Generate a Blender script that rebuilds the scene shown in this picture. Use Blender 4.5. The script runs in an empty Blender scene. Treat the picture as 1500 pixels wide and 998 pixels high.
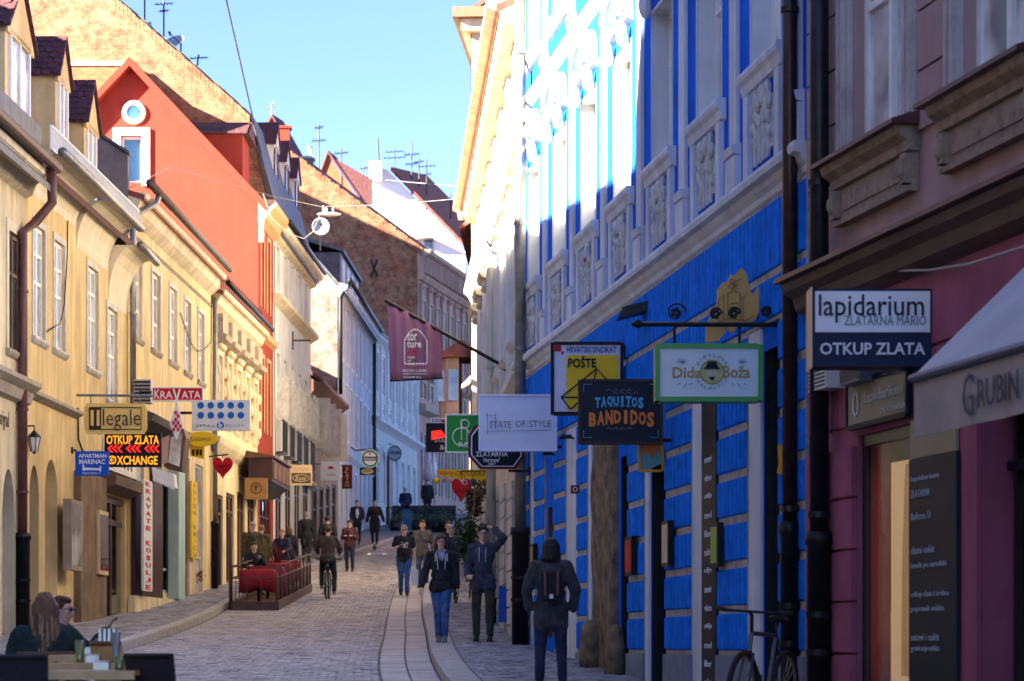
import bpy, bmesh, math, random
from mathutils import Vector, Matrix, noise
R = math.radians
rnd = random.Random(7)
scene = bpy.context.scene
C = scene.collection
# ---------------------------------------------------------------- camera, sky, sun, exposure
FPX, CX, YH = 4000.0, 750.0, 945.0        # focal length in pixels of the 1500 px photo, centre column, eye level row
cam_d = bpy.data.cameras.new('camera'); cam = bpy.data.objects.new('camera', cam_d); C.objects.link(cam)
cam.location = (0, 0, 0); cam.rotation_euler = (R(90), 0, 0)
cam_d.sensor_width = 36; cam_d.lens = 36*FPX/1500; cam_d.shift_y = (YH-499)/1500
cam_d.clip_start = .2; cam_d.clip_end = 3000
cam_d.dof.use_dof = True; cam_d.dof.focus_distance = 38; cam_d.dof.aperture_fstop = 4.0
scene.camera = cam
SUN = Vector((-2.0, -1.0, .956)).normalized()       # direction towards the sun: behind the camera, to the left, low
W = bpy.data.worlds.new('World'); scene.world = W; W.use_nodes = True
nt = W.node_tree; nt.nodes.clear()
sky = nt.nodes.new('ShaderNodeTexSky'); sky.sky_type = 'NISHITA'; sky.sun_disc = False
sky.sun_elevation = math.asin(SUN.z); sky.sun_rotation = math.atan2(SUN.x, SUN.y)
sky.altitude = 150; sky.air_density = .45; sky.dust_density = .1; sky.ozone_density = 2.6
bg = nt.nodes.new('ShaderNodeBackground'); bg.inputs[1].default_value = .05
wo = nt.nodes.new('ShaderNodeOutputWorld')
tint = nt.nodes.new('ShaderNodeMix'); tint.data_type = 'RGBA'; tint.blend_type = 'MULTIPLY'; tint.inputs[0].default_value = 1; tint.inputs[7].default_value = (.89, .83, .96, 1)
nt.links.new(sky.outputs[0], tint.inputs[6]); nt.links.new(tint.outputs[2], bg.inputs[0]); nt.links.new(bg.outputs[0], wo.inputs[0])
ld = bpy.data.lights.new('sun', 'SUN'); ld.energy = 4.4; ld.angle = R(.5); ld.color = (1, .86, .68)
sun = bpy.data.objects.new('sun', ld); C.objects.link(sun)
sun.rotation_euler = SUN.to_track_quat('Z', 'Y').to_euler()
scene.view_settings.view_transform = 'Standard'; scene.view_settings.look = 'None'
scene.view_settings.exposure = 3.6; scene.view_settings.gamma = 1
scene.render.engine = 'CYCLES'
scene.cycles.use_denoising = True
scene.cycles.max_bounces = 9; scene.cycles.diffuse_bounces = 8; scene.cycles.glossy_bounces = 3
scene.cycles.transmission_bounces = 3; scene.cycles.transparent_max_bounces = 4
scene.cycles.caustics_reflective = False; scene.cycles.caustics_refractive = False
scene.cycles.sample_clamp_indirect = 8

# ---------------------------------------------------------------- materials
_m = {}
def mat(name, col, rough=.8, var=.15, scale=2.5, bump=.15, bscale=40, metal=0, emit=0, col2=None, stretch=1, spec=.4, streak=0):
    if name in _m: return _m[name]
    m = bpy.data.materials.new(name); m.use_nodes = True; t = m.node_tree; N = t.nodes; L = t.links
    b = N['Principled BSDF']; b.inputs['Roughness'].default_value = rough; b.inputs['Metallic'].default_value = metal
    b.inputs['Specular IOR Level'].default_value = spec
    c = (*col, 1)
    tc = N.new('ShaderNodeTexCoord')
    if var > 0 or col2:
        mp = N.new('ShaderNodeMapping'); mp.inputs['Scale'].default_value = (scale, scale, scale*stretch)
        L.new(tc.outputs['Object'], mp.inputs[0])
        n = N.new('ShaderNodeTexNoise'); n.inputs['Scale'].default_value = 1; n.inputs['Detail'].default_value = 6; n.inputs['Roughness'].default_value = .65
        L.new(mp.outputs[0], n.inputs[0])
        r = N.new('ShaderNodeValToRGB'); r.color_ramp.elements[0].position = .3; r.color_ramp.elements[1].position = .7
        d = col2 if col2 else tuple(max(0, x*(1-var*1.6)) for x in col)
        r.color_ramp.elements[0].color = (*d, 1); r.color_ramp.elements[1].color = tuple(min(1, x*(1+(var*.5 if not col2 else 0))) for x in col)+(1,)
        L.new(n.outputs[0], r.inputs[0]); out = r.outputs[0]
        if streak:
            mp2 = N.new('ShaderNodeMapping'); mp2.inputs['Scale'].default_value = (2.2, 2.2, .25)
            L.new(tc.outputs['Object'], mp2.inputs[0])
            n2 = N.new('ShaderNodeTexNoise'); n2.inputs['Scale'].default_value = 1.6; n2.inputs['Detail'].default_value = 5
            L.new(mp2.outputs[0], n2.inputs[0])
            r2 = N.new('ShaderNodeValToRGB'); r2.color_ramp.elements[0].position = .42; r2.color_ramp.elements[1].position = .62
            r2.color_ramp.elements[0].color = (1-streak, 1-streak, 1-streak*1.1, 1); r2.color_ramp.elements[1].color = (1, 1, 1, 1)
            L.new(n2.outputs[0], r2.inputs[0])
            mx = N.new('ShaderNodeMix'); mx.data_type = 'RGBA'; mx.blend_type = 'MULTIPLY'; mx.inputs[0].default_value = 1
            L.new(out, mx.inputs[6]); L.new(r2.outputs[0], mx.inputs[7]); out = mx.outputs[2]
        L.new(out, b.inputs['Base Color'])
    else: b.inputs['Base Color'].default_value = c
    if bump > 0:
        n = N.new('ShaderNodeTexNoise'); n.inputs['Scale'].default_value = bscale; n.inputs['Detail'].default_value = 4
        L.new(tc.outputs['Object'], n.inputs[0])
        bp = N.new('ShaderNodeBump'); bp.inputs['Strength'].default_value = bump; bp.inputs['Distance'].default_value = .02
        L.new(n.outputs[0], bp.inputs['Height']); L.new(bp.outputs[0], b.inputs['Normal'])
    if emit:
        b.inputs['Emission Color'].default_value = c; b.inputs['Emission Strength'].default_value = emit
    _m[name] = m; return m
def brick_mat(name, c1, c2, mortar, plaster, amount=.45, bw=.27, rh=.075, ax='X'):
    m = bpy.data.materials.new(name); m.use_nodes = True; t = m.node_tree; N = t.nodes; L = t.links; b = N['Principled BSDF']
    b.inputs['Roughness'].default_value = .9
    tc = N.new('ShaderNodeTexCoord'); sp = N.new('ShaderNodeSeparateXYZ'); cb = N.new('ShaderNodeCombineXYZ')
    L.new(tc.outputs['Object'], sp.inputs[0]); L.new(sp.outputs[0 if ax == 'X' else 1], cb.inputs[0]); L.new(sp.outputs[2], cb.inputs[1])
    br = N.new('ShaderNodeTexBrick'); br.inputs['Scale'].default_value = 1; br.inputs['Brick Width'].default_value = bw
    br.inputs['Row Height'].default_value = rh; br.inputs['Mortar Size'].default_value = .008; br.offset = .43; br.inputs['Color1'].default_value = (*c1, 1)
    br.inputs['Color2'].default_value = (*c2, 1); br.inputs['Mortar'].default_value = (*mortar, 1); br.inputs['Bias'].default_value = .1
    L.new(cb.outputs[0], br.inputs[0])
    mp = N.new('ShaderNodeMapping'); mp.inputs['Scale'].default_value = (.55, .55, 1.0); L.new(tc.outputs['Object'], mp.inputs[0])
    n = N.new('ShaderNodeTexNoise'); n.inputs['Scale'].default_value = 1; n.inputs['Detail'].default_value = 9; n.inputs['Roughness'].default_value = .72
    L.new(mp.outputs[0], n.inputs[0])
    r = N.new('ShaderNodeValToRGB'); r.color_ramp.elements[0].position = .5-amount*.18-.03; r.color_ramp.elements[1].position = .5+.09
    L.new(n.outputs[0], r.inputs[0])
    n3 = N.new('ShaderNodeTexNoise'); n3.inputs['Scale'].default_value = 7; n3.inputs['Detail'].default_value = 6; L.new(tc.outputs['Object'], n3.inputs[0])
    r3 = N.new('ShaderNodeValToRGB'); r3.color_ramp.elements[0].color = tuple(x*.62 for x in plaster)+(1,); r3.color_ramp.elements[1].color = (*plaster, 1)
    r3.color_ramp.elements[0].position = .35; r3.color_ramp.elements[1].position = .6
    L.new(n3.outputs[0], r3.inputs[0])
    mx = N.new('ShaderNodeMix'); mx.data_type = 'RGBA'; L.new(r.outputs[0], mx.inputs[0]); L.new(br.outputs[0], mx.inputs[6]); L.new(r3.outputs[0], mx.inputs[7])
    n5 = N.new('ShaderNodeTexNoise'); n5.inputs['Scale'].default_value = 2.4; n5.inputs['Detail'].default_value = 8; n5.inputs['Roughness'].default_value = .75; L.new(tc.outputs['Object'], n5.inputs[0])
    r5 = N.new('ShaderNodeValToRGB'); r5.color_ramp.elements[0].position = .36; r5.color_ramp.elements[1].position = .56; r5.color_ramp.elements[0].color = (.42, .36, .33, 1); r5.color_ramp.elements[1].color = (1, 1, 1, 1); L.new(n5.outputs[0], r5.inputs[0])
    m5 = N.new('ShaderNodeMix'); m5.data_type = 'RGBA'; m5.blend_type = 'MULTIPLY'; m5.inputs[0].default_value = 1; L.new(mx.outputs[2], m5.inputs[6]); L.new(r5.outputs[0], m5.inputs[7])
    L.new(m5.outputs[2], b.inputs['Base Color'])
    bp = N.new('ShaderNodeBump'); bp.inputs['Strength'].default_value = .6; bp.inputs['Distance'].default_value = .03
    ad = N.new('ShaderNodeMath'); ad.operation = 'SUBTRACT'; L.new(n3.outputs[0], ad.inputs[0]); L.new(br.outputs[1], ad.inputs[1])
    L.new(ad.outputs[0], bp.inputs['Height']); L.new(bp.outputs[0], b.inputs['Normal'])
    return m
def glass_mat(name, col, rough=.06):
    m = bpy.data.materials.new(name); m.use_nodes = True; b = m.node_tree.nodes['Principled BSDF']
    N = m.node_tree.nodes; L = m.node_tree.links
    tc = N.new('ShaderNodeTexCoord'); n = N.new('ShaderNodeTexNoise'); n.inputs['Scale'].default_value = 1.3; n.inputs['Detail'].default_value = 3
    L.new(tc.outputs['Object'], n.inputs[0]); r = N.new('ShaderNodeValToRGB')
    r.color_ramp.elements[0].color = tuple(x*.35 for x in col)+(1,); r.color_ramp.elements[1].color = (*col, 1)
    r.color_ramp.elements[0].position = .4; r.color_ramp.elements[1].position = .6
    L.new(n.outputs[0], r.inputs[0]); L.new(r.outputs[0], b.inputs['Base Color'])
    b.inputs['Roughness'].default_value = rough; b.inputs['Specular IOR Level'].default_value = .9
    b.inputs['Coat Weight'].default_value = .6; b.inputs['Coat Roughness'].default_value = .02
    bp = N.new('ShaderNodeBump'); bp.inputs['Strength'].default_value = .05; L.new(n.outputs[0], bp.inputs['Height']); L.new(bp.outputs[0], b.inputs['Normal'])
    _m[name] = m; return m

# ---------------------------------------------------------------- mesh building
def gz_raw(y, T):
    if y <= T[0][0]: return T[0][1]
    for (a, va), (b, vb) in zip(T, T[1:]):
        if y <= b: return va+(vb-va)*(y-a)/(b-a)
    return T[-1][1]
GT = [(-60, -3.2), (0, -1.55), (10, -1.2), (17, -.97), (31, -.56), (43, -.05), (57.9, .57), (64, .95), (70.6, 1.34), (81.4, 2.06), (92, 2.87), (97, 3.22), (108, 4.05), (125, 5.3), (150, 7.1), (200, 10), (320, 14)]
def gz(y): return (gz_raw(y-2, GT)+gz_raw(y, GT)*2+gz_raw(y+2, GT))/4
KL = [(-60, -6), (47, -6.0), (64, -6.56), (84, -6.26), (92, -5.8), (97, -5.53), (108, -4.7), (125, -4.0), (142, -2.6), (152, 0)]
KR = [(-60, .4), (0, .4), (20, 0.15), (28, -.5), (35, -.96), (40, -1.25), (45.5, -1.38), (55, -1.8), (66.5, -2.2), (77, -2.45), (100, -2.5), (125, -1.4), (142, .4), (152, 3)]
def kl(y): return sum(gz_raw(y+d, KL) for d in (-5, -3, -1, 1, 3, 5))/6
def kr(y): return sum(gz_raw(y+d, KR) for d in (-5, -3, -1, 1, 3, 5))/6
def P(px, py, Y): return Vector(((px-CX)/FPX*Y, Y, (YH-py)/FPX*Y))
def pz(py, Y): return (YH-py)/FPX*Y
def pxx(px, Y): return (px-CX)/FPX*Y

class MB:
    def __init__(s): s.v = []; s.f = []; s.mi = []
    def add(s, vs, fs, mi=0):
        o = len(s.v); s.v += [Vector(p) for p in vs]
        for f in fs: s.f.append([i+o for i in f]); s.mi.append(mi)
        return s
    def hexa(s, p, mi=0):   # p: 8 points, bottom loop 0-3, top loop 4-7
        return s.add(p, [(3, 2, 1, 0), (4, 5, 6, 7), (0, 1, 5, 4), (1, 2, 6, 5), (2, 3, 7, 6), (3, 0, 4, 7)], mi)
    def box(s, x0, x1, y0, y1, z0, z1, mi=0):
        return s.hexa([(x0, y0, z0), (x1, y0, z0), (x1, y1, z0), (x0, y1, z0), (x0, y0, z1), (x1, y0, z1), (x1, y1, z1), (x0, y1, z1)], mi)
    def quad(s, a, b, c, d, mi=0): return s.add([a, b, c, d], [(0, 1, 2, 3)], mi)
    def prism(s, poly, d, mi=0):
        n = len(poly); d = Vector(d); a = [Vector(p) for p in poly]; b = [p+d for p in a]
        return s.add(a+b, [tuple(range(n))[::-1], tuple(range(n, 2*n))]+[(i, (i+1) % n, n+(i+1) % n, n+i) for i in range(n)], mi)
    def tube(s, pts, r, n=8, mi=0, cap=True):
        pts = [Vector(p) for p in pts]; rs = r if isinstance(r, (list, tuple)) else [r]*len(pts)
        base = len(s.v); k = len(pts); prev = None
        for i, p in enumerate(pts):
            t = (pts[min(i+1, k-1)]-pts[max(i-1, 0)]).normalized()
            if prev is None:
                a = Vector((0, 0, 1)) if abs(t.z) < .9 else Vector((1, 0, 0)); u = t.cross(a).normalized()
            else: u = (prev-t*prev.dot(t)).normalized()
            prev = u; w = t.cross(u)
            for j in range(n):
                an = 2*math.pi*j/n; s.v.append(p+(u*math.cos(an)+w*math.sin(an))*rs[i])
        for i in range(k-1):
            for j in range(n):
                a = base+i*n+j; b = base+i*n+(j+1) % n; s.f.append([a, b, b+n, a+n]); s.mi.append(mi)
        if cap:
            s.f.append([base+j for j in range(n)][::-1]); s.mi.append(mi); s.f.append([base+(k-1)*n+j for j in range(n)]); s.mi.append(mi)
        return s
    def ell(s, c, r, n=12, m=8, rot=None, mi=0):
        c = Vector(c); r = r if isinstance(r, (list, tuple)) else (r, r, r); base = len(s.v)
        def pt(x, y, z):
            p = Vector((x*r[0], y*r[1], z*r[2]))
            if rot is not None: p = rot @ p
            return c+p
        s.v.append(pt(0, 0, -1))
        for i in range(1, m):
            a = -math.pi/2+math.pi*i/m
            for j in range(n): b = 2*math.pi*j/n; s.v.append(pt(math.cos(a)*math.cos(b), math.cos(a)*math.sin(b), math.sin(a)))
        s.v.append(pt(0, 0, 1)); top = len(s.v)-1
        for j in range(n):
            s.f.append([base, base+1+(j+1) % n, base+1+j]); s.mi.append(mi)
            q = base+1+(m-2)*n; s.f.append([q+j, q+(j+1) % n, top]); s.mi.append(mi)
        for i in range(m-2):
            for j in range(n):
                a = base+1+i*n+j; b = base+1+i*n+(j+1) % n; s.f.append([a, b, b+n, a+n]); s.mi.append(mi)
        return s
    def cap(s, p1, r1, p2, r2, n=10, mi=0):   # tapered capsule
        p1, p2 = Vector(p1), Vector(p2); d = (p2-p1)
        if d.length < 1e-5: return s.ell(p1, max(r1, r2), mi=mi)
        t = d.normalized(); pts = []; rs = []
        for a in (80, 50, 20): pts.append(p1-t*r1*math.sin(R(a))); rs.append(r1*math.cos(R(a)))
        pts.append(p1); rs.append(r1); pts.append(p2); rs.append(r2)
        for a in (20, 50, 80): pts.append(p2+t*r2*math.sin(R(a))); rs.append(r2*math.cos(R(a)))
        return s.tube(pts, rs, n, mi)
    def ring(s, c, axis, rad, r, n=24, m=6, mi=0):
        c = Vector(c); ax = Vector(axis).normalized(); u = ax.orthogonal().normalized(); w = ax.cross(u); base = len(s.v)
        for i in range(n):
            a = 2*math.pi*i/n; d = u*math.cos(a)+w*math.sin(a)
            for j in range(m): b = 2*math.pi*j/m; s.v.append(c+d*(rad+r*math.cos(b))+ax*r*math.sin(b))
        for i in range(n):
            for j in range(m):
                a = base+i*m+j; b = base+i*m+(j+1) % m; cc = base+((i+1) % n)*m+(j+1) % m; d = base+((i+1) % n)*m+j
                s.f.append([a, d, cc, b]); s.mi.append(mi)
        return s
    def disc(s, c, axis, rad, th, n=24, mi=0):
        c = Vector(c); ax = Vector(axis).normalized(); return s.tube([c-ax*th/2, c+ax*th/2], rad, n, mi)
    def build(s, name, material, parent=None, smooth=False, mats=None):
        me = bpy.data.meshes.new(name); me.from_pydata([tuple(p) for p in s.v], [], s.f); me.update()
        bm = bmesh.new(); bm.from_mesh(me); bmesh.ops.recalc_face_normals(bm, faces=bm.faces); bm.to_mesh(me); bm.free()
        for m in (mats or [material]): me.materials.append(m)
        if mats: me.polygons.foreach_set('material_index', s.mi)
        if smooth: me.polygons.foreach_set('use_smooth', [True]*len(me.polygons))
        o = bpy.data.objects.new(name, me); C.objects.link(o)
        if parent: attach(o, parent)
        return o
def wloc(o):
    v = Vector((0, 0, 0))
    while o: v += o.location if o.type == 'EMPTY' else Vector((0, 0, 0)); o = o.parent
    return v
def attach(o, parent):
    o.parent = parent
    if parent.type == 'EMPTY' and parent.name.split('.')[0] != 'person': o.matrix_parent_inverse = Matrix.Translation(-parent.location)
def thing(name, label, cat, loc=(0, 0, 0), group=None):
    o = bpy.data.objects.new(name, None); C.objects.link(o); o.location = loc; o.empty_display_size = .3
    o['label'] = label; o['category'] = cat
    if group: o['group'] = group
    return o
def tag(o, label, cat, group=None):
    o['label'] = label; o['category'] = cat
    if group: o['group'] = group
    return o
def struct(o): o['kind'] = 'structure'; return o
def kids(o): return [c for c in o.children]
def dup(root, loc, rotz, label=None, scale=1):
    r = root.copy(); C.objects.link(r); r.location = loc; r.rotation_euler = (0, 0, rotz); r.scale = (scale,)*3
    if label: r['label'] = label
    def rec(a, b):
        for ch in a.children:
            c = ch.copy(); C.objects.link(c); c.parent = b; rec(ch, c)
    for ch in root.children:
        c = ch.copy(); C.objects.link(c); c.parent = r
        for g in ch.children:
            d = g.copy(); C.objects.link(d); d.parent = c
    return r
def text(s, cx, cz, w, h, y, m, parent, name='lettering', depth=.006, bold=0, shear=0, frame=None, fitw=True, sp=1, center=True):
    """text facing the camera side; centre cx,cz; y = plane; frame = (origin,u,v,n) for other planes"""
    c = bpy.data.curves.new('txt', 'FONT'); c.body = s; c.extrude = depth/2; c.offset = bold; c.shear = shear; c.resolution_u = 2; c.space_character = sp
    c.align_x = 'LEFT'
    o = bpy.data.objects.new('txt', c); me = bpy.data.meshes.new_from_object(o)
    bpy.data.objects.remove(o); bpy.data.curves.remove(c)
    if not len(me.vertices): return None
    xs = [v.co.x for v in me.vertices]; ys = [v.co.y for v in me.vertices]
    x0, x1, y0, y1 = min(xs), max(xs), min(ys), max(ys); sy = h/(y1-y0); sx = w/(x1-x0) if s not in 'I1l|i' else min(w/(x1-x0), sy)
    if not fitw: sx = sy = min(sx, sy)
    for v in me.vertices:
        a = (v.co.x-(x0+x1)/2)*sx; b = (v.co.y-(y0+y1)/2)*sy; d = v.co.z
        if frame:
            O, U, V, Nn = frame; v.co = O+U*(cx+a)+V*(cz+b)+Nn*(y+d)
        else: v.co = Vector((cx+a, y-d, cz+b))
    me.materials.append(m); me.name = name
    o = bpy.data.objects.new(name, me); C.objects.link(o)
    if parent: attach(o, parent)
    return o

class Fac:
    def __init__(s, p0, p1, side):
        s.p = Vector((p0[0], p0[1], 0)); d = Vector((p1[0]-p0[0], p1[1]-p0[1], 0)); s.L = d.length; s.d = d.normalized()
        s.n = Vector((s.d.y, -s.d.x, 0))
        if s.n.x*side < 0: s.n = -s.n
        s.side = side
    def u(s, px, n=0):
        k = (px-CX)/FPX; p = s.p+s.n*n
        return (k*p.y-p.x)/(s.d.x-k*s.d.y)
    def Y(s, px, n=0): return (s.p+s.n*n).y+s.u(px, n)*s.d.y
    def z(s, px, py, n=0): return (YH-py)/FPX*s.Y(px, n)
    def pt(s, u, z, n=0): p = s.p+s.d*u+s.n*n; return Vector((p.x, p.y, z))
    def bx(s, mb, u0, u1, z0, z1, n0, n1, mi=0):
        q = s.pt
        return mb.hexa([q(u0, z0, n0), q(u1, z0, n0), q(u1, z0, n1), q(u0, z0, n1), q(u0, z1, n0), q(u1, z1, n0), q(u1, z1, n1), q(u0, z1, n1)], mi)
    def mould(s, mb, u0, u1, prof, mi=0):
        return mb.prism([s.pt(u0, z, n) for n, z in prof], s.d*(u1-u0), mi)
    def gpt(s, u): return gz(s.pt(u, 0).y)

def wall_holes(fac, mb, u0, u1, z0, z1, holes, depth=.2, mi=0, rev=None):
    us = sorted({u0, u1}|{h[i] for h in holes for i in (0, 1)}); us = [x for x in us if u0 <= x <= u1]
    zs = sorted({z0, z1}|{h[i] for h in holes for i in (2, 3)}); zs = [x for x in zs if z0 <= x <= z1]
    for a, b in zip(us, us[1:]):
        if b-a < 1e-4: continue
        for c, d in zip(zs, zs[1:]):
            if d-c < 1e-4: continue
            um, zm = (a+b)/2, (c+d)/2
            if any(h[0] < um < h[1] and h[2] < zm < h[3] for h in holes): continue
            mb.quad(fac.pt(a, c), fac.pt(b, c), fac.pt(b, d), fac.pt(a, d), mi)
    for hi, h in enumerate(holes):
        if rev is not None: rev.append(MB())
        a, b, c, d = max(h[0], u0), min(h[1], u1), max(h[2], z0), min(h[3], z1); q = fac.pt; rb = rev[-1] if rev is not None else mb
        rb.quad(q(a, c), q(a, c, -depth), q(a, d, -depth), q(a, d), mi); rb.quad(q(b, c), q(b, d), q(b, d, -depth), q(b, c, -depth), mi)
        rb.quad(q(a, d), q(a, d, -depth), q(b, d, -depth), q(b, d), mi); rb.quad(q(a, c), q(b, c), q(b, c, -depth), q(a, c, -depth), mi)
def window(fac, root, u0, u1, z0, z1, fm, gm, depth=.05, trim=None, tw=.1, tp=.022, sill=None, mull=1, trans=(.66,), fw=.075, name='window', sd=.07):
    mb = MB(); f = fac
    n0, n1 = -depth-.05, -depth+.004
    f.bx(mb, u0, u0+fw, z0, z1, n0, n1); f.bx(mb, u1-fw, u1, z0, z1, n0, n1)
    f.bx(mb, u0+fw, u1-fw, z0, z0+fw, n0, n1); f.bx(mb, u0+fw, u1-fw, z1-fw, z1, n0, n1)
    for k in range(mull):
        c = u0+(u1-u0)*(k+1)/(mull+1); f.bx(mb, c-fw*.6, c+fw*.6, z0+fw, z1-fw, n0, n1+.006)
    for t in trans:
        c = z0+(z1-z0)*t; f.bx(mb, u0+fw, u1-fw, c-fw*.4, c+fw*.4, n0+.004, n1+.003)
    w = mb.build(name, fm, root)
    g = MB(); us = [u0+fw]+[u0+(u1-u0)*(k+1)/(mull+1) for k in range(mull)]+[u1-fw]
    for a, b in zip(us, us[1:]):
        j = rnd.uniform(-.012, .012)
        g = MB(); zz0 = z0+fw; zz1 = z1-fw; q = f.pt
        g.hexa([q(a, zz0, -depth-.045), q(b, zz0, -depth-.045), q(b, zz0, -depth-.03+j*.4), q(a, zz0, -depth-.03), q(a, zz1, -depth-.045), q(b, zz1, -depth-.045), q(b, zz1, -depth-.03+j*.4), q(a, zz1, -depth-.03-j*.5)])
        g.build('pane', gm, w)
    if trim is not None:
        t = MB(); f.bx(t, u0-tw, u0, z0, z1+tw, .003, tp); f.bx(t, u1, u1+tw, z0, z1+tw, .003, tp); f.bx(t, u0, u1, z1, z1+tw, .003, tp-.002)
        t.build('trim', trim, w)
    if sill is not None:
        t = MB(); f.mould(t, u0-tw-.04, u1+tw+.04, [(.002, z0), (sd, z0), (sd, z0-.04), (sd*.6, z0-.09), (.002, z0-.13)]); t.build('sill', sill, w)
    return w
def pipe(root_label, pts, r, m, collars=(), name='drainpipe', cat='drainpipe', low=None):
    t = thing(name, root_label, cat, pts[-1]); MB().tube(pts, r, 12).build('pipe', m, t, True)
    for c in collars: MB().disc(c, (0, 0, 1), r*1.22, .05, 14).build('collar', m, t, False)
    if low:
        p, rr, h, m2 = low; mb = MB(); mb.tube([p, p+Vector((0, 0, h-.12)), p+Vector((0, 0, h-.1)), p+Vector((0, 0, h))], [rr, rr, rr*1.2, rr*1.15], 14); mb.build('boot', m2, t, True)
        for k in (.45, .62):
            MB().disc(p+Vector((0, 0, h*k)), (0, 0, 1), rr*1.12, .05, 14).build('boot_ring', m2, t)
    return t
def house(fac, u0, u1, zb, ze, depth, ridge, wallm, roofm, label, cat='house', roofo=.35, rn=None, gable_m=None, name='town_house', flat=False):
    """root + rear shell: two end walls with gables, back wall, pitched roof slabs"""
    base = fac.pt((u0+u1)/2, gz(fac.pt((u0+u1)/2, 0).y)); t = thing(name, label, cat, base)
    q = fac.pt; gm = gable_m or wallm
    for uu, e in ((u0+.01, .0), (u1-.01, .0)):
        mb = MB(); s = 1 if uu < (u0+u1)/2 else -1
        mb.prism([q(uu, zb, -.02), q(uu, ze-.03, -.02), q(uu, ridge-.08, -depth/2), q(uu, ze-.03, -depth), q(uu, zb, -depth)], fac.d*.2*s)
        mb.build('side_wall', gm, t)
    mb = MB(); fac.bx(mb, u0+.25, u1-.25, zb, ze-.05, -depth, -depth+.2); mb.build('rear_wall', wallm, t)
    sl = (ridge-ze)/(depth/2); o = roofo
    if rn is None: rn = roofo
    mb = MB()
    mb.prism([q(u0-.02, ze-sl*rn, rn), q(u0-.02, ridge, -depth/2), q(u0-.02, ridge+.14, -depth/2), q(u0-.02, ze-sl*rn+.12, rn)], fac.d*(u1-u0+.04))
    mb.prism([q(u0-.02, ze-sl*.3, -depth-.3), q(u0-.02, ridge-.003, -depth/2), q(u0-.02, ridge+.138, -depth/2), q(u0-.02, ze-sl*.3+.12, -depth-.3)], fac.d*(u1-u0+.04))
    mb.build('roof', roofm, t)
    return t
# ================================================================ materials used widely
BLUE = mat('blue_plaster', (.012, .16, .82), .95, .18, 1.2, .35, 22, streak=.15, spec=.08)
BLUE2 = mat('blue_render', (.011, .21, .88), .95, .22, 5, .5, 35, spec=.08, streak=.12)
PALE = mat('pale_stucco', (.66, .69, .73), .8, .10, 1.5, .2, 40, streak=.15)
MORT = mat('beige_joint', (.46, .41, .34), .9, .3, 6, .3, 50)
PLUM = mat('plum_plaster', (.38, .10, .165), .8, .15, 1.5, .15, 50, streak=.15)
MAUVE = mat('mauve_plaster', (.42, .28, .26), .85, .12, 1.2, .15, 50, streak=.15)
CREAM = mat('cream_plaster', (.80, .68, .47), .85, .12, 1, .15, 50, streak=.2)
IVORY = mat('ivory_stucco', (.70, .62, .48), .85, .15, 1.2, .2, 40, streak=.2)
OLDW = mat('aged_white_paint', (.60, .58, .54), .6, .2, 6, .2, 40, streak=.2)
WHITE = mat('white_paint', (.78, .78, .76), .5, .08, 5, .05)
STONE = mat('ledge_stone', (.42, .36, .28), .85, .25, 5, .3, 30)
BROWNM = mat('brown_metal', (.055, .028, .022), .35, .3, 8, .08, 60, metal=.4)
DARKM = mat('dark_iron', (.018, .017, .018), .45, .3, 12, .2, 60, metal=.5)
ZINC = mat('zinc_metal', (.30, .29, .27), .45, .3, 4, .1, 40, metal=.6)
COPPER = mat('rusted_gutter', (.14, .07, .045), .6, .4, 6, .3, 40, metal=.3, col2=(.06, .03, .025))
GLASS = glass_mat('window_glass', (.16, .18, .20))
GLASSB = glass_mat('pale_curtained_glass', (.78, .77, .74), .16)
GLASSK = glass_mat('shop_glass', (.03, .03, .035), .04)
TILE = mat('red_roof_tile', (.26, .075, .05), .85, .35, 3, .5, 30)
TILED = mat('dark_red_roof_tile', (.115, .04, .045), .8, .4, 9, .4, 40)
OAK = mat('brown_wood', (.13, .06, .032), .55, .3, 4, .2, 30, stretch=.15)
DKWOOD = mat('dark_red_wood', (.055, .016, .013), .4, .3, 4, .15, 30, stretch=.15)
BLACK = mat('black_lacquer', (.008, .008, .010), .35, 0, 1, 0)
KERBM = mat('kerb_granite', (.44, .42, .40), .75, .25, 6, .35, 80)
SETT = mat('road_sett', (.52, .48, .45), .65, .45, 1.1, .4, 90, col2=(.34, .31, .295))
SETT2 = mat('pavement_sett', (.38, .36, .36), .7, .4, 1.6, .4, 90, col2=(.27, .255, .26))
GROUT = mat('grey_grout', (.20, .18, .17), .95, .3, 3, .4, 50)
GRIME = mat('weathered_stone', (.34, .24, .13), .95, .5, 5, 1.0, 14, col2=(.07, .06, .05), spec=.1)

# ================================================================ ground, road, pavements
def strip(name, m, fa, fb, ys, off, nx=6, under=None):
    mb = MB(); vs = []
    for y in ys:
        a, b = fa(y), fb(y)
        for i in range(nx+1): vs.append((a+(b-a)*i/nx, y, gz(y)+off))
    fs = []
    for j in range(len(ys)-1):
        for i in range(nx): k = j*(nx+1)+i; fs.append((k, k+1, k+nx+2, k+nx+1))
    mb.add(vs, fs); return struct(mb.build(name, m, None))
ysg = [-60+4*i for i in range(115)]
gm_ = mat('bare_earth', (.12, .10, .085), .95, .4, .4, .4, 4)
strip('ground', gm_, lambda y: -400, lambda y: 400, ysg+[800], -.12, 8)
LX = lambda y: -9.625+.02625*y
def RX(y):
    if y < 23.8: return 7.06-.1875*y
    if y < 42.8: return 5.7-.13*y
    return 2.183-.0475*y
ysr = [-20+2*i for i in range(90)]
strip('road', GROUT, kl, kr, ysr, -.012)
strip('left_pavement', GROUT, lambda y: (LX(y) if y < 124 else -6.4+.0835*(y-124))-.6, lambda y: kl(y)-.05, ysr, .108, 4)
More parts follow.
